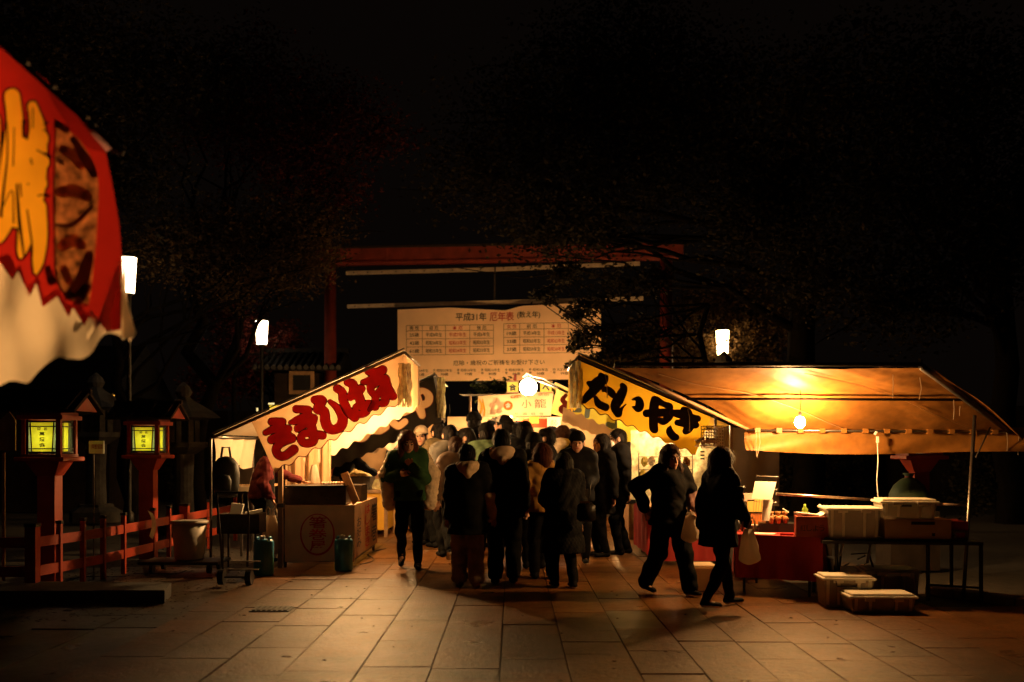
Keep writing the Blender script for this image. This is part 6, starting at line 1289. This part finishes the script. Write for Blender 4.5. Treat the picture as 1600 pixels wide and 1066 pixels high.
def person(label, px, Y, top, yaw=0, lean=0, side=0, stride=(.0, .0), lift=(0, 0), lh=None, rh=None, head=(0, 0), jacket=('jacket', BLK), hem=.80, bulk=0., trousers=DKT, tw=.0, hair=('short', 'black'), hood=None, hat=None, mask=False, shoes=BLKN, sole=None, fur=None, pack=False, h=.0145, hf=.009, detail=True, seed=0, flare=0, spread=None, vol=1.0, puff=None, sleeves=None, elbow=None, apron=None, hrx=0):
    rp = random.Random(seed*31+5)
    if lh is None: lh = rp.choice([(-.235, .05, .82), (-.21, .16, .93), (-.12, .26, 1.06), (-.25, -.03, .84)])
    if rh is None: rh = rp.choice([(.235, .05, .82), (.21, .16, .93), (.10, .26, 1.12), (.25, -.04, .84)])
    if not lean: lean = rp.uniform(-.01, .09)
    if not side: side = rp.uniform(-.05, .05)
    if stride == (.0, .0): stride = (rp.uniform(-.10, .12), rp.uniform(-.12, .10))
    x0 = (px-800)*Y/F; ztop = H+(HOR-top)*Y/F; sc = ztop/1.735
    hatx = {'beanie': .02, 'cap': .015}.get(hat[0] if hat else '', 0)+(.014)
    Z = lambda *p: np.array(p, float)
    # skeleton in a 1.70 m body facing +Y, later scaled by sc
    pel = Z(0, 0, .93); R = rotm(0, -lean, side); up = lambda v: pel+R @ np.array(v, float)
    chest = up((0, .0, .30)); neck = up((0, -.005, .50)); sh = {-1: up((-.165, 0, .46)), 1: up((.165, 0, .46))}
    HRm = R @ rotm(math.radians(head[0]), math.radians(head[1]), 0); hc = neck+R @ Z(0, .012, .07)+HRm @ Z(0, .02, .075)
    hs = 1.13; hp = lambda v: hc+HRm @ (np.array(v, float)*hs)
    feet = {-1: Z(-.10, stride[0], .075+lift[0]), 1: Z(.10, stride[1], .075+lift[1])}; 
    if spread: feet[-1][0], feet[1][0] = spread
    hip = {s_: Z(.085*s_, 0, .90) for s_ in (-1, 1)}; knee = {}; ank = {}
    for s_ in (-1, 1): knee[s_], ank[s_] = ik(hip[s_], feet[s_], .43, .42, (.05*s_, 1, 0))
    hd = {-1: lh or (-.235, .04, .82), 1: rh or (.235, .04, .82)}; el = {}; wr = {}
    for s_ in (-1, 1):
        e = (elbow or {}).get(s_, (.5*s_, -.8, -.3)); el[s_], wr[s_] = ik(sh[s_], hd[s_], .285, .255, e)
    lo = Z(-.36, -.42, -.03)*1; hi = Z(.36, .42, 1.78)
    pts = np.array([hc, *[wr[s_] for s_ in (-1, 1)], *[el[s_] for s_ in (-1, 1)], *[ank[s_] for s_ in (-1, 1)], *[knee[s_] for s_ in (-1, 1)]]); lo[:2] = np.minimum(lo[:2]*.0-.28, pts.min(0)[:2]-.22); hi[:2] = np.maximum(hi[:2]*0+.28, pts.max(0)[:2]+.22)
    # body
    f = Field(lo, hi, h*1.1, (hc-.17, hc+.18), hf); f.hs = hs
    fw = R @ Z(0, 1, 0)
    f.cap(pel, chest, .135, .14, flat=.68, fdir=fw); f.cap(chest, up((0, 0, .40)), .14, .13, .04, flat=.66, fdir=fw); f.cap(sh[-1]*.8+sh[1]*.2, sh[1]*.8+sh[-1]*.2, .055, k=.05)
    f.cap(up((0, -.01, .44)), hp((0, -.02, -.06)), .055, .05, .03)
    f.ell(hp((0, -.012, .025)), (.077, .096, .094), HRm, .02); f.ell(hp((0, .028, -.045)), (.058, .064, .074), HRm, .03)
    f.cap(hp((0, .088, .018)), hp((0, .108, -.022)), .008, .013, .012); f.ell(hp((0, .085, -.052)), (.024, .013, .012), HRm, .01); f.ell(hp((0, .075, -.088)), (.022, .02, .02), HRm, .02)
    for s_ in (-1, 1):
        f.ell(hp((.077*s_, -.005, -.005)), (.012, .02, .031), HRm, .01); f.ell(hp((.031*s_, .098, .012)), (.018, .014, .012), HRm, .012, sub=True); f.ell(hp((.031*s_, .082, .010)), (.013, .012, .010), HRm, .004); f.cap(hp((.016*s_, .090, .034)), hp((.045*s_, .080, .033)), .008, .006, .012)
        f.cap(sh[s_], el[s_], .050, .040); f.cap(el[s_], wr[s_], .040, .026)
        hdv = wr[s_]-el[s_]; hdv = hdv/np.linalg.norm(hdv); sd = np.cross(hdv, Z(0, 1, 0)); sd = sd/(np.linalg.norm(sd)+1e-6); nn = np.cross(sd, hdv)
        pal = wr[s_]+hdv*.075; f.cap(wr[s_], pal, .026, .036, .02, flat=.5, fdir=nn)
        cur = -nn*(1 if s_ > 0 else -1)
        for q in range(4):
            b0 = pal+sd*(q-1.5)*.0195+hdv*.012; L = (.062, .072, .068, .052)[q]; b1 = b0+hdv*L*.55+cur*L*.12; b2 = b1+hdv*L*.35+cur*L*.5; f.cap(b0-hdv*.02, b1, .0095, .0088, .006); f.cap(b1, b2, .0088, .0078, .005)
        tb = wr[s_]+hdv*.03+sd*.028*(-s_); f.cap(tb, tb+hdv*.035+sd*.028*(-s_), .012, .0105, .01); f.cap(tb+hdv*.035+sd*.028*(-s_), tb+hdv*.06+sd*.03*(-s_)+cur*.015, .0105, .009, .006)
        f.cap(hip[s_], knee[s_], .074, .048); f.cap(knee[s_], ank[s_], .048, .032); f.cap(ank[s_]+Z(0, -.01, -.01), ank[s_]+Z(.01*s_, .11, -.045), .026, .018, .02)
    iH = HRm.T
    def colr(C):
        q = (C-hc) @ HRm/hs; r = np.zeros(len(C))
        near = (np.abs(q[:, 2]) < .13) & (q[:, 1] > .04); ax_ = np.abs(q[:, 0])
        r[near & (np.abs(q[:, 2]-.010) < .0075) & (np.abs(ax_-.031) < .013)] = 1; r[near & (np.abs(q[:, 2]-.037) < .005) & (ax_ > .015) & (ax_ < .050)] = 1
        r[near & (np.abs(q[:, 2]+.052) < .008) & (ax_ < .021)] = 2; return r
    o = f.mesh('person', [SK, EY, LP], None, (x0, Y, 0), math.radians(yaw), colr); o.scale = (sc, sc, sc)
    tag(o, label, 'person', 'people in the night market crowd')
    # trousers
    g = Field(lo, hi, h); 
    for s_ in (-1, 1): g.cap(hip[s_]+Z(0, 0, .03), knee[s_], .098+tw*.3, .072+tw*.7); g.cap(knee[s_], ank[s_]+Z(0, 0, .03), .072+tw*.7, .055+tw)
    g.cap(Z(-.05, 0, .93), Z(.05, 0, .93), .115, k=.05); g.cap(Z(0, 0, .93), Z(0, 0, 1.04), .14, .13, flat=.75, fdir=Z(0, 1, 0)); g.disp(fold(seed, .012)); g.clip_z(.055)
    g.mesh('trousers', trousers, o)
    for s_ in (-1, 1):
        g = Field(ank[s_]-Z(.12, .16, .12), ank[s_]+Z(.12, .26, .10), .009); a = ank[s_]
        tilt_ = min(.9, lift[0 if s_ < 0 else 1]*5) ; fd = Z(.03*s_, math.cos(tilt_), -math.sin(tilt_)); dn = Z(0, -math.sin(tilt_), -math.cos(tilt_))
        g.cap(a+Z(0, -.02, .02), a-fd*.035+dn*.03, .043, .042, .03); g.cap(a-fd*.03+dn*.035, a+fd*.145+dn*.042, .043, .036, .03, flat=.8, fdir=dn)
        if sole is None: g.D = np.maximum(g.D, 0*g.D+((g.ax[0][:, None, None]-a[0])*dn[0]+(g.ax[1][None, :, None]-a[1])*dn[1]+(g.ax[2][None, None, :]-a[2])*dn[2]-.075).astype(np.float32))
        else: g.D = np.maximum(g.D, ((g.ax[0][:, None, None]-a[0])*dn[0]+(g.ax[1][None, :, None]-a[1])*dn[1]+(g.ax[2][None, None, :]-a[2])*dn[2]-.075).astype(np.float32))
        mats = [shoes, sole or shoes]
        g.mesh('shoe', mats, o, colour=lambda C, a=a, dn=dn: ((C-a) @ dn > .052))
    # jacket / coat
    kind, jm = jacket; g = Field(lo-Z(.06, .04, 0), hi+Z(.06, .04, 0), h); t_ = .030+bulk; pf = puff
    hp_ = Z(0, 0, hem+.02); wst = pel+Z(0, 0, .06)
    g.cap(wst, chest, .135+t_, .150+t_, .05, flat=.74, fdir=fw, puff=pf); g.cap(chest, up((0, -.005, .41)), .150+t_, .125+t_, .05, flat=.72, fdir=fw)
    g.cap(sh[-1]*.85+sh[1]*.15, sh[1]*.85+sh[-1]*.15, .062+t_*.7, k=.06)
    if hem < .92: g.cap(wst, hp_, .138+t_, .150+t_+flare, .06, flat=.80, fdir=Z(0, 1, 0), puff=pf)
    for s_ in (-1, 1):
        dv = wr[s_]-el[s_]; dv = dv/np.linalg.norm(dv)
        if sleeves is None or sleeves.get(s_) is None: g.cap(sh[s_]+(sh[s_]-neck)*.03, el[s_], .063+t_*.45, .053+t_*.35, .04, puff=pf); g.cap(el[s_], wr[s_]-dv*.008, .053+t_*.35, .040+t_*.25, .03, puff=pf)
        else: g.cap(sh[s_], el[s_]*.75+sh[s_]*.25, .068+t_*.6, .072+t_*.5, .04)
    g.cap(neck+Z(0, 0, -.03), neck+R @ Z(0, 0, .028), .078+bulk*.3, .064+bulk*.2, .03)
    if kind == 'quilt': g.disp(lambda x, y, z: .005*np.abs(np.sin((np.arctan2(y, x)*.35+z)*38))*-1+.004*-np.abs(np.sin((np.arctan2(y, x)*.35-z)*38)))
    if kind == 'cable': g.disp(lambda x, y, z: .003*np.sin(np.arctan2(y, x)*34))
    g.disp(fold(seed+5, .015 if not puff else .005)); g.clip_z(hem)
    g.mesh({'coat': 'coat', 'quilt': 'quilted_coat', 'puffer': 'puffer_jacket', 'cable': 'sweater'}.get(kind, 'jacket'), jm, o)
    if sleeves:
        for s_ in (-1, 1):
            if sleeves.get(s_):
                g = Field(lo-.05, hi+.05, h); dv = wr[s_]-el[s_]; dv = dv/np.linalg.norm(dv); g.cap(sh[s_]*.4+el[s_]*.6, el[s_], .066, .070, .03); g.cap(el[s_], wr[s_], .070, .052, .03); g.disp(fold(seed+9, .012, 1.3)); g.mesh('sleeve', sleeves[s_], o)
    if hood:
        g = Field(neck-.28, neck+.30, .011); nb = neck+R @ Z(0, -.03, .01)
        g.ell(nb+R @ Z(0, -.065, .005), (.135, .085, .085), R, .04); g.cap(nb+R @ Z(-.09, .0, .02), nb+R @ Z(0, -.11, -.08), .048, .035, .04); g.cap(nb+R @ Z(.09, .0, .02), nb+R @ Z(0, -.11, -.08), .048, .035, .04); g.cap(nb+R @ Z(-.085, .02, .02), nb+R @ Z(-.03, .09, -.03), .038, .025, .03); g.cap(nb+R @ Z(.085, .02, .02), nb+R @ Z(.03, .09, -.03), .038, .025, .03)
        g.ell(nb+R @ Z(0, -.01, .09), (.085, .075, .07), R, .03, sub=True); g.disp(fold(seed+3, .008, 1.5)); g.mesh('hood', hood, o)
    # hair and hats
    st, hcn = hair; hm = HR[hcn]; g = Field(hc-Z(.26, .30, .66 if st in ('long', 'bob') else .22), hc+Z(.26, .28, .24), .009); g.hs = hs*vol; g.rs = hs*vol
    g.ell(hp((0, -.016, .030)), (.088, .108, .104), HRm, .02)
    if st == 'short': g.ell(hp((0, -.035, -.03)), (.082, .08, .07), HRm, .03)
    if st == 'long':
        for s_ in (-1, 1): g.cap(hp((.060*s_, -.01, .01)), hp((.082*s_, .015+hrx, -.12)), .045, .042, .04); g.cap(hp((.082*s_, .015+hrx, -.12)), hp((.088*s_, .05+hrx, -.36)), .042, .028, .03)
        g.cap(hp((0, -.06, -.02)), hp((0, -.085, -.16)), .085, .080, .05, flat=.7, fdir=HRm @ Z(0, 1, 0)); g.cap(hp((0, -.085, -.16)), hp((0, -.105, -.34)), .080, .05, .04, flat=.6, fdir=HRm @ Z(0, 1, 0))
    if st == 'bob':
        for s_ in (-1, 1): g.cap(hp((.058*s_, -.02, .01)), hp((.092*s_, -.01, -.115)), .050, .050, .04)
        g.cap(hp((0, -.05, -.02)), hp((0, -.065, -.12)), .092, .085, .05)
    if st == 'bun': g.ell(hp((0, -.12, .02)), (.045, .045, .045), HRm, .015); g.ell(hp((0, -.03, -.03)), (.08, .08, .06), HRm, .03)
    g.ell(hp((0, .115, -.035)), (.062 if st in ('long', 'bob') else .090, .088, .098), HRm, .012, sub=True)
    if st in ('short', 'bun'):
        for s_ in (-1, 1): g.ell(hp((.094*s_, .012, -.035)), (.030, .048, .058), HRm, .008, sub=True)
    if hcn: 
        rr = random.Random(seed+77); ph = rr.uniform(0, 6)
        def strands(x, y, z): a = np.arctan2(y-hc[1], x-hc[0]); return .003*np.abs(np.sin(a*11+ph+2.5*np.sin(z*14+ph)))+.0022*np.sin(a*27+3*np.sin(z*23+ph))+.007*np.sin(x*38+ph)*np.sin(z*33+ph)*np.sin(y*36)+.003*np.sin(x*120+ph)*np.sin(z*95)*np.sin(y*110)
        g.disp(strands)
    if hat:
        g.D = np.maximum(g.D, -0.0+g.D)
    ho = g.mesh('hair', hm, o); hv = ho.data; nv_ = len(hv.vertices)
    if nv_ > 50:
        co = np.empty(nv_*3); hv.vertices.foreach_get('co', co); co = co.reshape(-1, 3); no = np.empty(nv_*3); hv.vertex_normals.foreach_get('vector', no); no = no.reshape(-1, 3)
        rg = np.random.RandomState(seed); ns = (1100 if Y < 14.5 else 500) if not hat else 250; ix = rg.randint(0, nv_, ns); p_ = co[ix]; n_ = no[ix]; up_ = np.array([0, 0, 1.])
        dn_ = -up_+n_*(n_ @ up_)[:, None]; dn_ /= np.linalg.norm(dn_, axis=1)[:, None]+1e-6; L_ = rg.uniform(.03, .075, ns)[:, None]*(1.15 if st in ('long', 'bob') else .8)
        d1 = dn_*.9+n_*rg.uniform(.03, .24, ns)[:, None]+rg.normal(0, .14, (ns, 3)); sd_ = np.cross(d1, n_); sd_ /= np.linalg.norm(sd_, axis=1)[:, None]+1e-6; w_ = rg.uniform(.0015, .0035, ns)[:, None]
        m1 = p_+d1*L_*.5+n_*.004; m2 = p_+d1*L_+dn_*L_*.25-up_*L_*.15; b0 = p_-n_*.003
        if hat: kp = p_[:, 2] < hc[2]-.0
        else: kp = np.ones(ns, bool)
        V_ = np.stack([b0-sd_*w_, b0+sd_*w_, m1+sd_*w_*.8, m1-sd_*w_*.8, m2], 1)[kp].reshape(-1, 3); k_ = np.arange(int(kp.sum()))*5
        if len(k_):
            ms = bpy.data.meshes.new('loose_hair'); ms.from_pydata(V_.tolist(), [], [(a, a+1, a+2, a+3) for a in k_.tolist()]+[(a+3, a+2, a+4) for a in k_.tolist()]); ms.materials.append(hm)
            so = bpy.data.objects.new('loose_hair', ms); COL.objects.link(so); so.parent = o; so['kind'] = 'stuff'
    if hat:
        kd, hmn = hat; g = Field(hc-.26, hc+.28, .009); g.hs = hs; g.rs = hs
        if kd == 'beanie': g.ell(hp((0, -.014, .045)), (.098, .116, .108), HRm, .02); g.D = np.maximum(g.D, hplane(g, hc, HRm, .035)); g.mesh('beanie', hmn, o)
        else:
            g.ell(hp((0, -.012, .040)), (.097, .114, .104), HRm, .02); g.D = np.maximum(g.D, hplane(g, hc, HRm, .05)); g.cap(hp((-.04, .10, .055)), hp((.04, .10, .055)), .05, k=.01, flat=.18, fdir=HRm @ Z(0, -.25, 1)); g.cap(hp((0, .10, .055)), hp((0, .155, .045)), .055, .045, k=.01, flat=.16, fdir=HRm @ Z(0, .2, 1))
            g.mesh('cap', hmn, o, colour=(lambda C: ((C-hc) @ HRm)[:, 1] > .03) if isinstance(hmn, list) else None)
    if mask: g = Field(hc-.18, hc+.20, .007); g.hs = hs; g.ell(hp((0, .062, -.05)), (.062, .060, .055), HRm, .01); g.ell(hp((0, .03, -.04)), (.06, .055, .07), HRm, .01, sub=True); g.mesh('face_mask', M['paper'], o)
    if fur:
        g = Field(lo-.05, hi+.05, .012)
        for s_ in (-1, 1): g.cap(sh[s_]+Z(.01*s_, -.03, .0), Z(.27*s_, -.05, 1.15), .085, .095, .05); g.cap(Z(.27*s_, -.05, 1.15), Z(.245*s_, -.03, .80), .100, .085, .05)
        g.cap(up((0, -.09, .40)), Z(0, -.12, .92), .15, .17, .06, flat=.5, fdir=Z(0, 1, 0)); g.disp(lambda x, y, z: .006*np.sin(x*130+3*np.sin(z*60))*np.sin(z*150+2*np.sin(y*90))); g.disp(fold(seed+30, .008, 2)); g.mesh('fur_vest', fur, o)
    if pack:
        g = Field(Z(-.3, -.5, .8), Z(.3, .1, 1.6), .012); b = up((0, -.20, .24)); g.cap(b+Z(0, 0, -.13), b+Z(0, 0, .12), .14, .13, .03, flat=.65, fdir=fw); g.cap(b+Z(-.05, -.08, -.1), b+Z(.05, -.08, -.1), .06, k=.03); g.disp(fold(seed+8, .006)); g.mesh('backpack', BLKN, o)
    if apron: g = Field(lo-.05, hi+.05, h); g.cap(up((0, .035, .30)), Z(0, .05, .55), .165, .19, .04, flat=.75, fdir=Z(0, 1, 0)); g.clip_z(.42); g.D = np.maximum(g.D, (.03-g.ax[1])[None, :, None].astype(np.float32)+0*g.D); g.mesh('apron', apron, o)
    return o, (x0, Y, sc, math.radians(yaw))
def hplane(g, hc, HRm, z0):
    x, y, z = g.ax[0][:, None, None], g.ax[1][None, :, None], g.ax[2][None, None, :]; n = HRm[:, 2]
    return (z0-((x-hc[0])*n[0]+(y-hc[1])*n[1]+(z-hc[2])*n[2])).astype(np.float32)
GRN = cm('green knit', (.032, .080, .034)); FUR = cm('cream fur', (.75, .62, .46), rough=1, bump=.8, bs=160); BEI = cm('beige fleece', (.60, .44, .29), bump=.5); BRN = cm('brown trousers cloth', (.30, .22, .15)); MUS = cm('mustard cloth', (.40, .21, .055)); TAU = cm('taupe quilted nylon', (.085, .06, .048), rough=.45, bs=40); GRY = cm('grey wool', (.07, .065, .058)); OLV = cm('olive cloth', (.10, .075, .04)); SAGE = cm('sage green cotton', (.085, .13, .07)); MAR = cm('maroon knit', (.07, .014, .015), bump=.5); TANS = cm('tan leather', (.30, .17, .09), rough=.5); WSOLE = cm('white sole rubber', (.62, .56, .48)); DKRED = cm('dark red cloth coat', (.10, .02, .02)); CAPW = cm('white cap cloth', (.62, .56, .48)); CAPB = cm('beige cap cloth', (.42, .32, .22)); DKG = cm('dark grey cloth', (.012, .012, .012)); DENIM = cm('dark denim', (.018, .02, .028)); MOT = cm('mottled beige hood', (.48, .35, .24), bump=.6)
# front row
person('woman in green knit and cream fur walking forward, hand at her mouth', 640, 12.35, 669, 186, stride=(.10, -.16), lift=(0, .05), lh=(-.03, .20, 1.27), rh=(.12, .17, 1.16), elbow={-1: (-.35, -.1, -1), 1: (.35, -.1, -1)}, head=(10, -24), jacket=('jacket', GRN), hem=.84, fur=FUR, hair=('long', 'auburn'), seed=1, trousers=DKT, tw=-.012, flare=.01, h=.013, hf=.008, hrx=.035)
person('person from behind in black jacket, beige hood and wide brown trousers', 731, 10.7, 692, 4, stride=(.06, -.08), head=(0, -6), jacket=('jacket', BLK), hem=.64, bulk=.03, flare=.03, hood=BEI, sleeves={1: BEI}, rh=(.30, .02, .84), trousers=BRN, tw=.035, shoes=TANS, hair=('short', 'black'), seed=2, h=.013)
person('tall man from behind in a black coat with mottled beige hood', 788, 10.96, 668, -2, stride=(-.02, .07), jacket=('coat', BLK), hem=.74, bulk=.035, hood=MOT, hair=('short', 'black'), seed=3, h=.013, trousers=DKT, tw=.02)
person('woman seen from behind in a long black quilted coat with her head turned left', 880, 10.66, 704, 12, stride=(.04, -.10), head=(30, -4), jacket=('quilt', BLKN), hem=.44, bulk=.035, flare=.05, hair=('long', 'black'), trousers=DKT, shoes=BLKN, sole=WSOLE, seed=4, h=.012)
person('person in mustard jacket with auburn hair between the tall man and the quilted coat', 849, 11.35, 690, 10, head=(25, 0), jacket=('jacket', MUS), hem=.85, bulk=.02, hair=('bob', 'auburn'), seed=5, lh=(-.30, .05, .92), stride=(.05, 0))
person('long haired woman in a loose black coat walking toward the viewer with a pale bag', 1045, 10.15, 692, -148, side=.06, stride=(.22, -.26), lift=(0, .03), spread=(-.12, .12), vol=1.06, sleeves={-1: cm('mauve nylon lining', (.16, .09, .085), rough=.5, bs=40)}, lh=(-.16, .22, .98), rh=(.34, -.02, 1.00), elbow={-1: (-.8, -.4, -.3), 1: (1.0, -.5, .2)}, head=(-6, -10), jacket=('coat', BLK), hem=.80, bulk=.03, flare=.05, trousers=DKT, tw=.03, hair=('long', 'brown'), sole=WSOLE, seed=6, h=.012, hf=.008, hrx=.03)
person('bob haired woman all in black striding to the right in front of the canopy', 1122, 9.35, 697, -68, stride=(.22, -.20), lift=(0, .02), lh=(-.22, -.06, .86), rh=(.20, .24, .92), head=(8, 0), jacket=('coat', BLK), hem=.66, bulk=.025, flare=.03, trousers=DKT, tw=-.01, hair=('bob', 'brown'), vol=1.1, sole=WSOLE, seed=7, h=.012, hf=.008)
# middle
MAUVE = cm('mauve nylon lining', (.16, .09, .085), rough=.5, bs=40)
person('woman in a taupe puffer jacket with her dark hair in a bun walking away', 712, 12.75, 680, 8, stride=(-.26, .10), lift=(.13, 0), jacket=('puffer', TAU), hem=.86, bulk=.035, puff=(.075, .012), hair=('bun', 'brown'), sole=WSOLE, seed=8, trousers=DKT)
person('person in a pale grey wool coat facing the stalls among the crowd', 701, 13.7, 662, 22, jacket=('coat', GRY), hem=.70, bulk=.03, hair=('bun', 'black'), seed=9)
person('man with a beige flat cap and moustache facing the left stalls', 659, 15.4, 664, 150, head=(25, -8), jacket=('jacket', DKG), hem=.85, hair=('short', 'black'), hat=('cap', CAPB), seed=10, hf=.009)
person('man in an olive jacket seen from behind right of the flat capped man', 689, 14.9, 659, 38, jacket=('jacket', OLV), hem=.82, bulk=.02, hair=('short', 'black'), seed=11)
person('dark haired man looking left beside the green jacket', 738, 14.6, 666, 66, head=(10, -12), jacket=('jacket', BLK), hem=.82, hair=('short', 'black'), seed=12)
person('tall person in a black beanie deep in the crowd below the black awning', 744, 16.2, 643, 10, jacket=('jacket', BLK), hem=.8, hair=('short', 'black'), hat=('beanie', BLK), seed=13, bulk=.03)
person('man in a sage green cotton jacket and dark cap seen from behind', 762, 13.6, 660, -4, head=(6, -10), jacket=('jacket', SAGE), hem=.82, bulk=.025, hair=('short', 'black'), hat=('beanie', BLK), seed=14)
person('man wearing a dark cap with white front, looking up to the left', 787, 14.9, 648, 60, head=(10, 14), jacket=('jacket', BLK), hem=.82, hair=('short', 'black'), hat=('cap', [BLK, CAPW]), seed=15)
person('broad dark figure with a black backpack right of the mottled hood', 817, 13.0, 656, -6, jacket=('jacket', BLKN), hem=.80, bulk=.035, hair=('short', 'black'), pack=True, seed=16)
person('dark hooded figure leaning in beside the black backpack', 834, 12.3, 676, -10, jacket=('jacket', NAVY), hem=.78, bulk=.03, hair=('short', 'black'), hat=('beanie', BLK), hood=BLK, seed=17)
person('man in profile facing left with short black hair lit by the round lantern', 856, 13.5, 667, 82, jacket=('jacket', BLK), hem=.82, hair=('short', 'black'), seed=18, hf=.0075, head=(0, -4))
person('dark haired woman with a pale fur collar behind the man in profile', 879, 14.9, 662, -30, jacket=('jacket', BLK), hem=.82, hood=FUR, hair=('bob', 'brown'), seed=19)
person('man in a black beanie and beard walking toward the viewer', 903, 13.0, 673, 176, stride=(.14, -.10), head=(0, -6), lh=(-.10, .22, 1.00), jacket=('jacket', BLKN), hem=.80, bulk=.03, hair=('short', 'black'), hat=('beanie', BLK), sole=WSOLE, seed=20, hf=.008)
person('long haired person in black facing left beside the masked man', 941, 13.7, 676, 118, jacket=('coat', BLK), hem=.6, bulk=.02, hair=('long', 'black'), seed=21)
person('man in a black parka with a white face mask facing left', 973, 13.95, 668, 98, stride=(.08, -.08), jacket=('coat', BLK), hem=.70, bulk=.04, hood=BLK, hair=('short', 'black'), mask=True, seed=22, hf=.008)
person('stall vendor in a maroon sweater and black apron reaching over the griddle', 405, 13.05, 688, -72, lean=.20, lh=(-.12, .60, 1.14), rh=(.24, .16, .90), elbow={-1: (-.5, -.2, -.9), 1: (.4, -1, 0)}, head=(0, -28), jacket=('cable', MAR), hem=.90, hair=('short', 'black'), apron=BLK, seed=23, h=.013)
person('vendor in black stooping over the noodle tray of the second left stall', 535, 16.9, 668, -80, lean=.28, lh=(-.15, .48, 1.02), rh=(.15, .50, 1.0), elbow={-1: (-.4, -.4, -.9), 1: (.4, -.4, -.9)}, head=(0, -30), jacket=('jacket', BLKN), hem=.88, hair=('short', 'black'), hat=('beanie', DKG), seed=24)
# far crowd
bk = [(622, 18.2, 676, 160, GRY, 'person in grey far behind the woman in green'), (655, 17.5, 668, 20, BLK, 'dark figure behind the flat capped man'), (770, 17.0, 654, -20, BLK, 'dark head just left of the white fronted cap'), (806, 16.4, 656, 5, DKG, 'figure in dark grey under the round lantern'), (866, 16.8, 664, 40, DKRED, 'person in a dark red coat near the menu cards'), (892, 16.2, 668, -60, DKG, 'person in charcoal turning toward the third right stall')]
for i, (px, Y, top, yw, jm, lb) in enumerate(bk): person(lb, px, Y, top, yw, jacket=('jacket', jm), hem=.8, bulk=.02, hair=(('short', 'bob', 'short')[i % 3], 'black'), h=.018, hf=.012, seed=30+i, stride=(.05*(i % 3), -.05))
# things they carry
p = P(916, 800, 10.45); t = thing('handbag', 'black leather handbag with a brass clasp held by the woman in the quilted coat', 'handbag', p)
mb = MB(); mb.box(p, (.20, .10, .20), bev=.03, taper=.9); obj('bag_body', mb, cm('black leather', (.012, .01, .01), rough=.3, bs=60), t, True)
mb = MB(); mb.box(p+Vector((-.02, -.053, .105)), (.10, .012, .022)); obj('brass_bar', mb, pmat('brass', (.6, .33, .1), rough=.3, metal=1), t)
mb = MB(); mb.tube([p+Vector((.02, -.03, .08)), p+Vector((.04, -.03, .25)), p+Vector((.05, 0, .33))], .006, 5); obj('chain', mb, M['steel'], t, True)
p = P(1078, 848, 10.0); plastic_bag('carrier_bag', (p.x, 9.98, p.z), .17, .31, 'pale orange lit carrier bag in the hand of the long haired woman', 12, handles=False)
p = P(1167, 882, 9.25); plastic_bag('carrier_bag', (p.x+.01, 9.22, p.z), .19, .33, 'translucent carrier bag swinging from the striding woman', 14)
p = P(1156, 768, 9.2); mb = MB(); mb.lathe(p, [(.03, -.12), (.045, -.06), (.03, 0), (.05, .03), (.045, .045), (.01, .05)], 12); tag(obj('umbrella_handle', mb, M['blackmetal'], None, True), 'black knobbed handle sticking out beside the striding woman', 'umbrella')
p = P(919, 773, 12.6); mb = MB(); mb.box((p.x-.02, 12.68, p.z), (.07, .012, .14), rot=(.3, 0, 0)); tag(obj('mobile_phone', mb, M['blackmetal']), 'dark phone held by the man in the black beanie', 'phone')
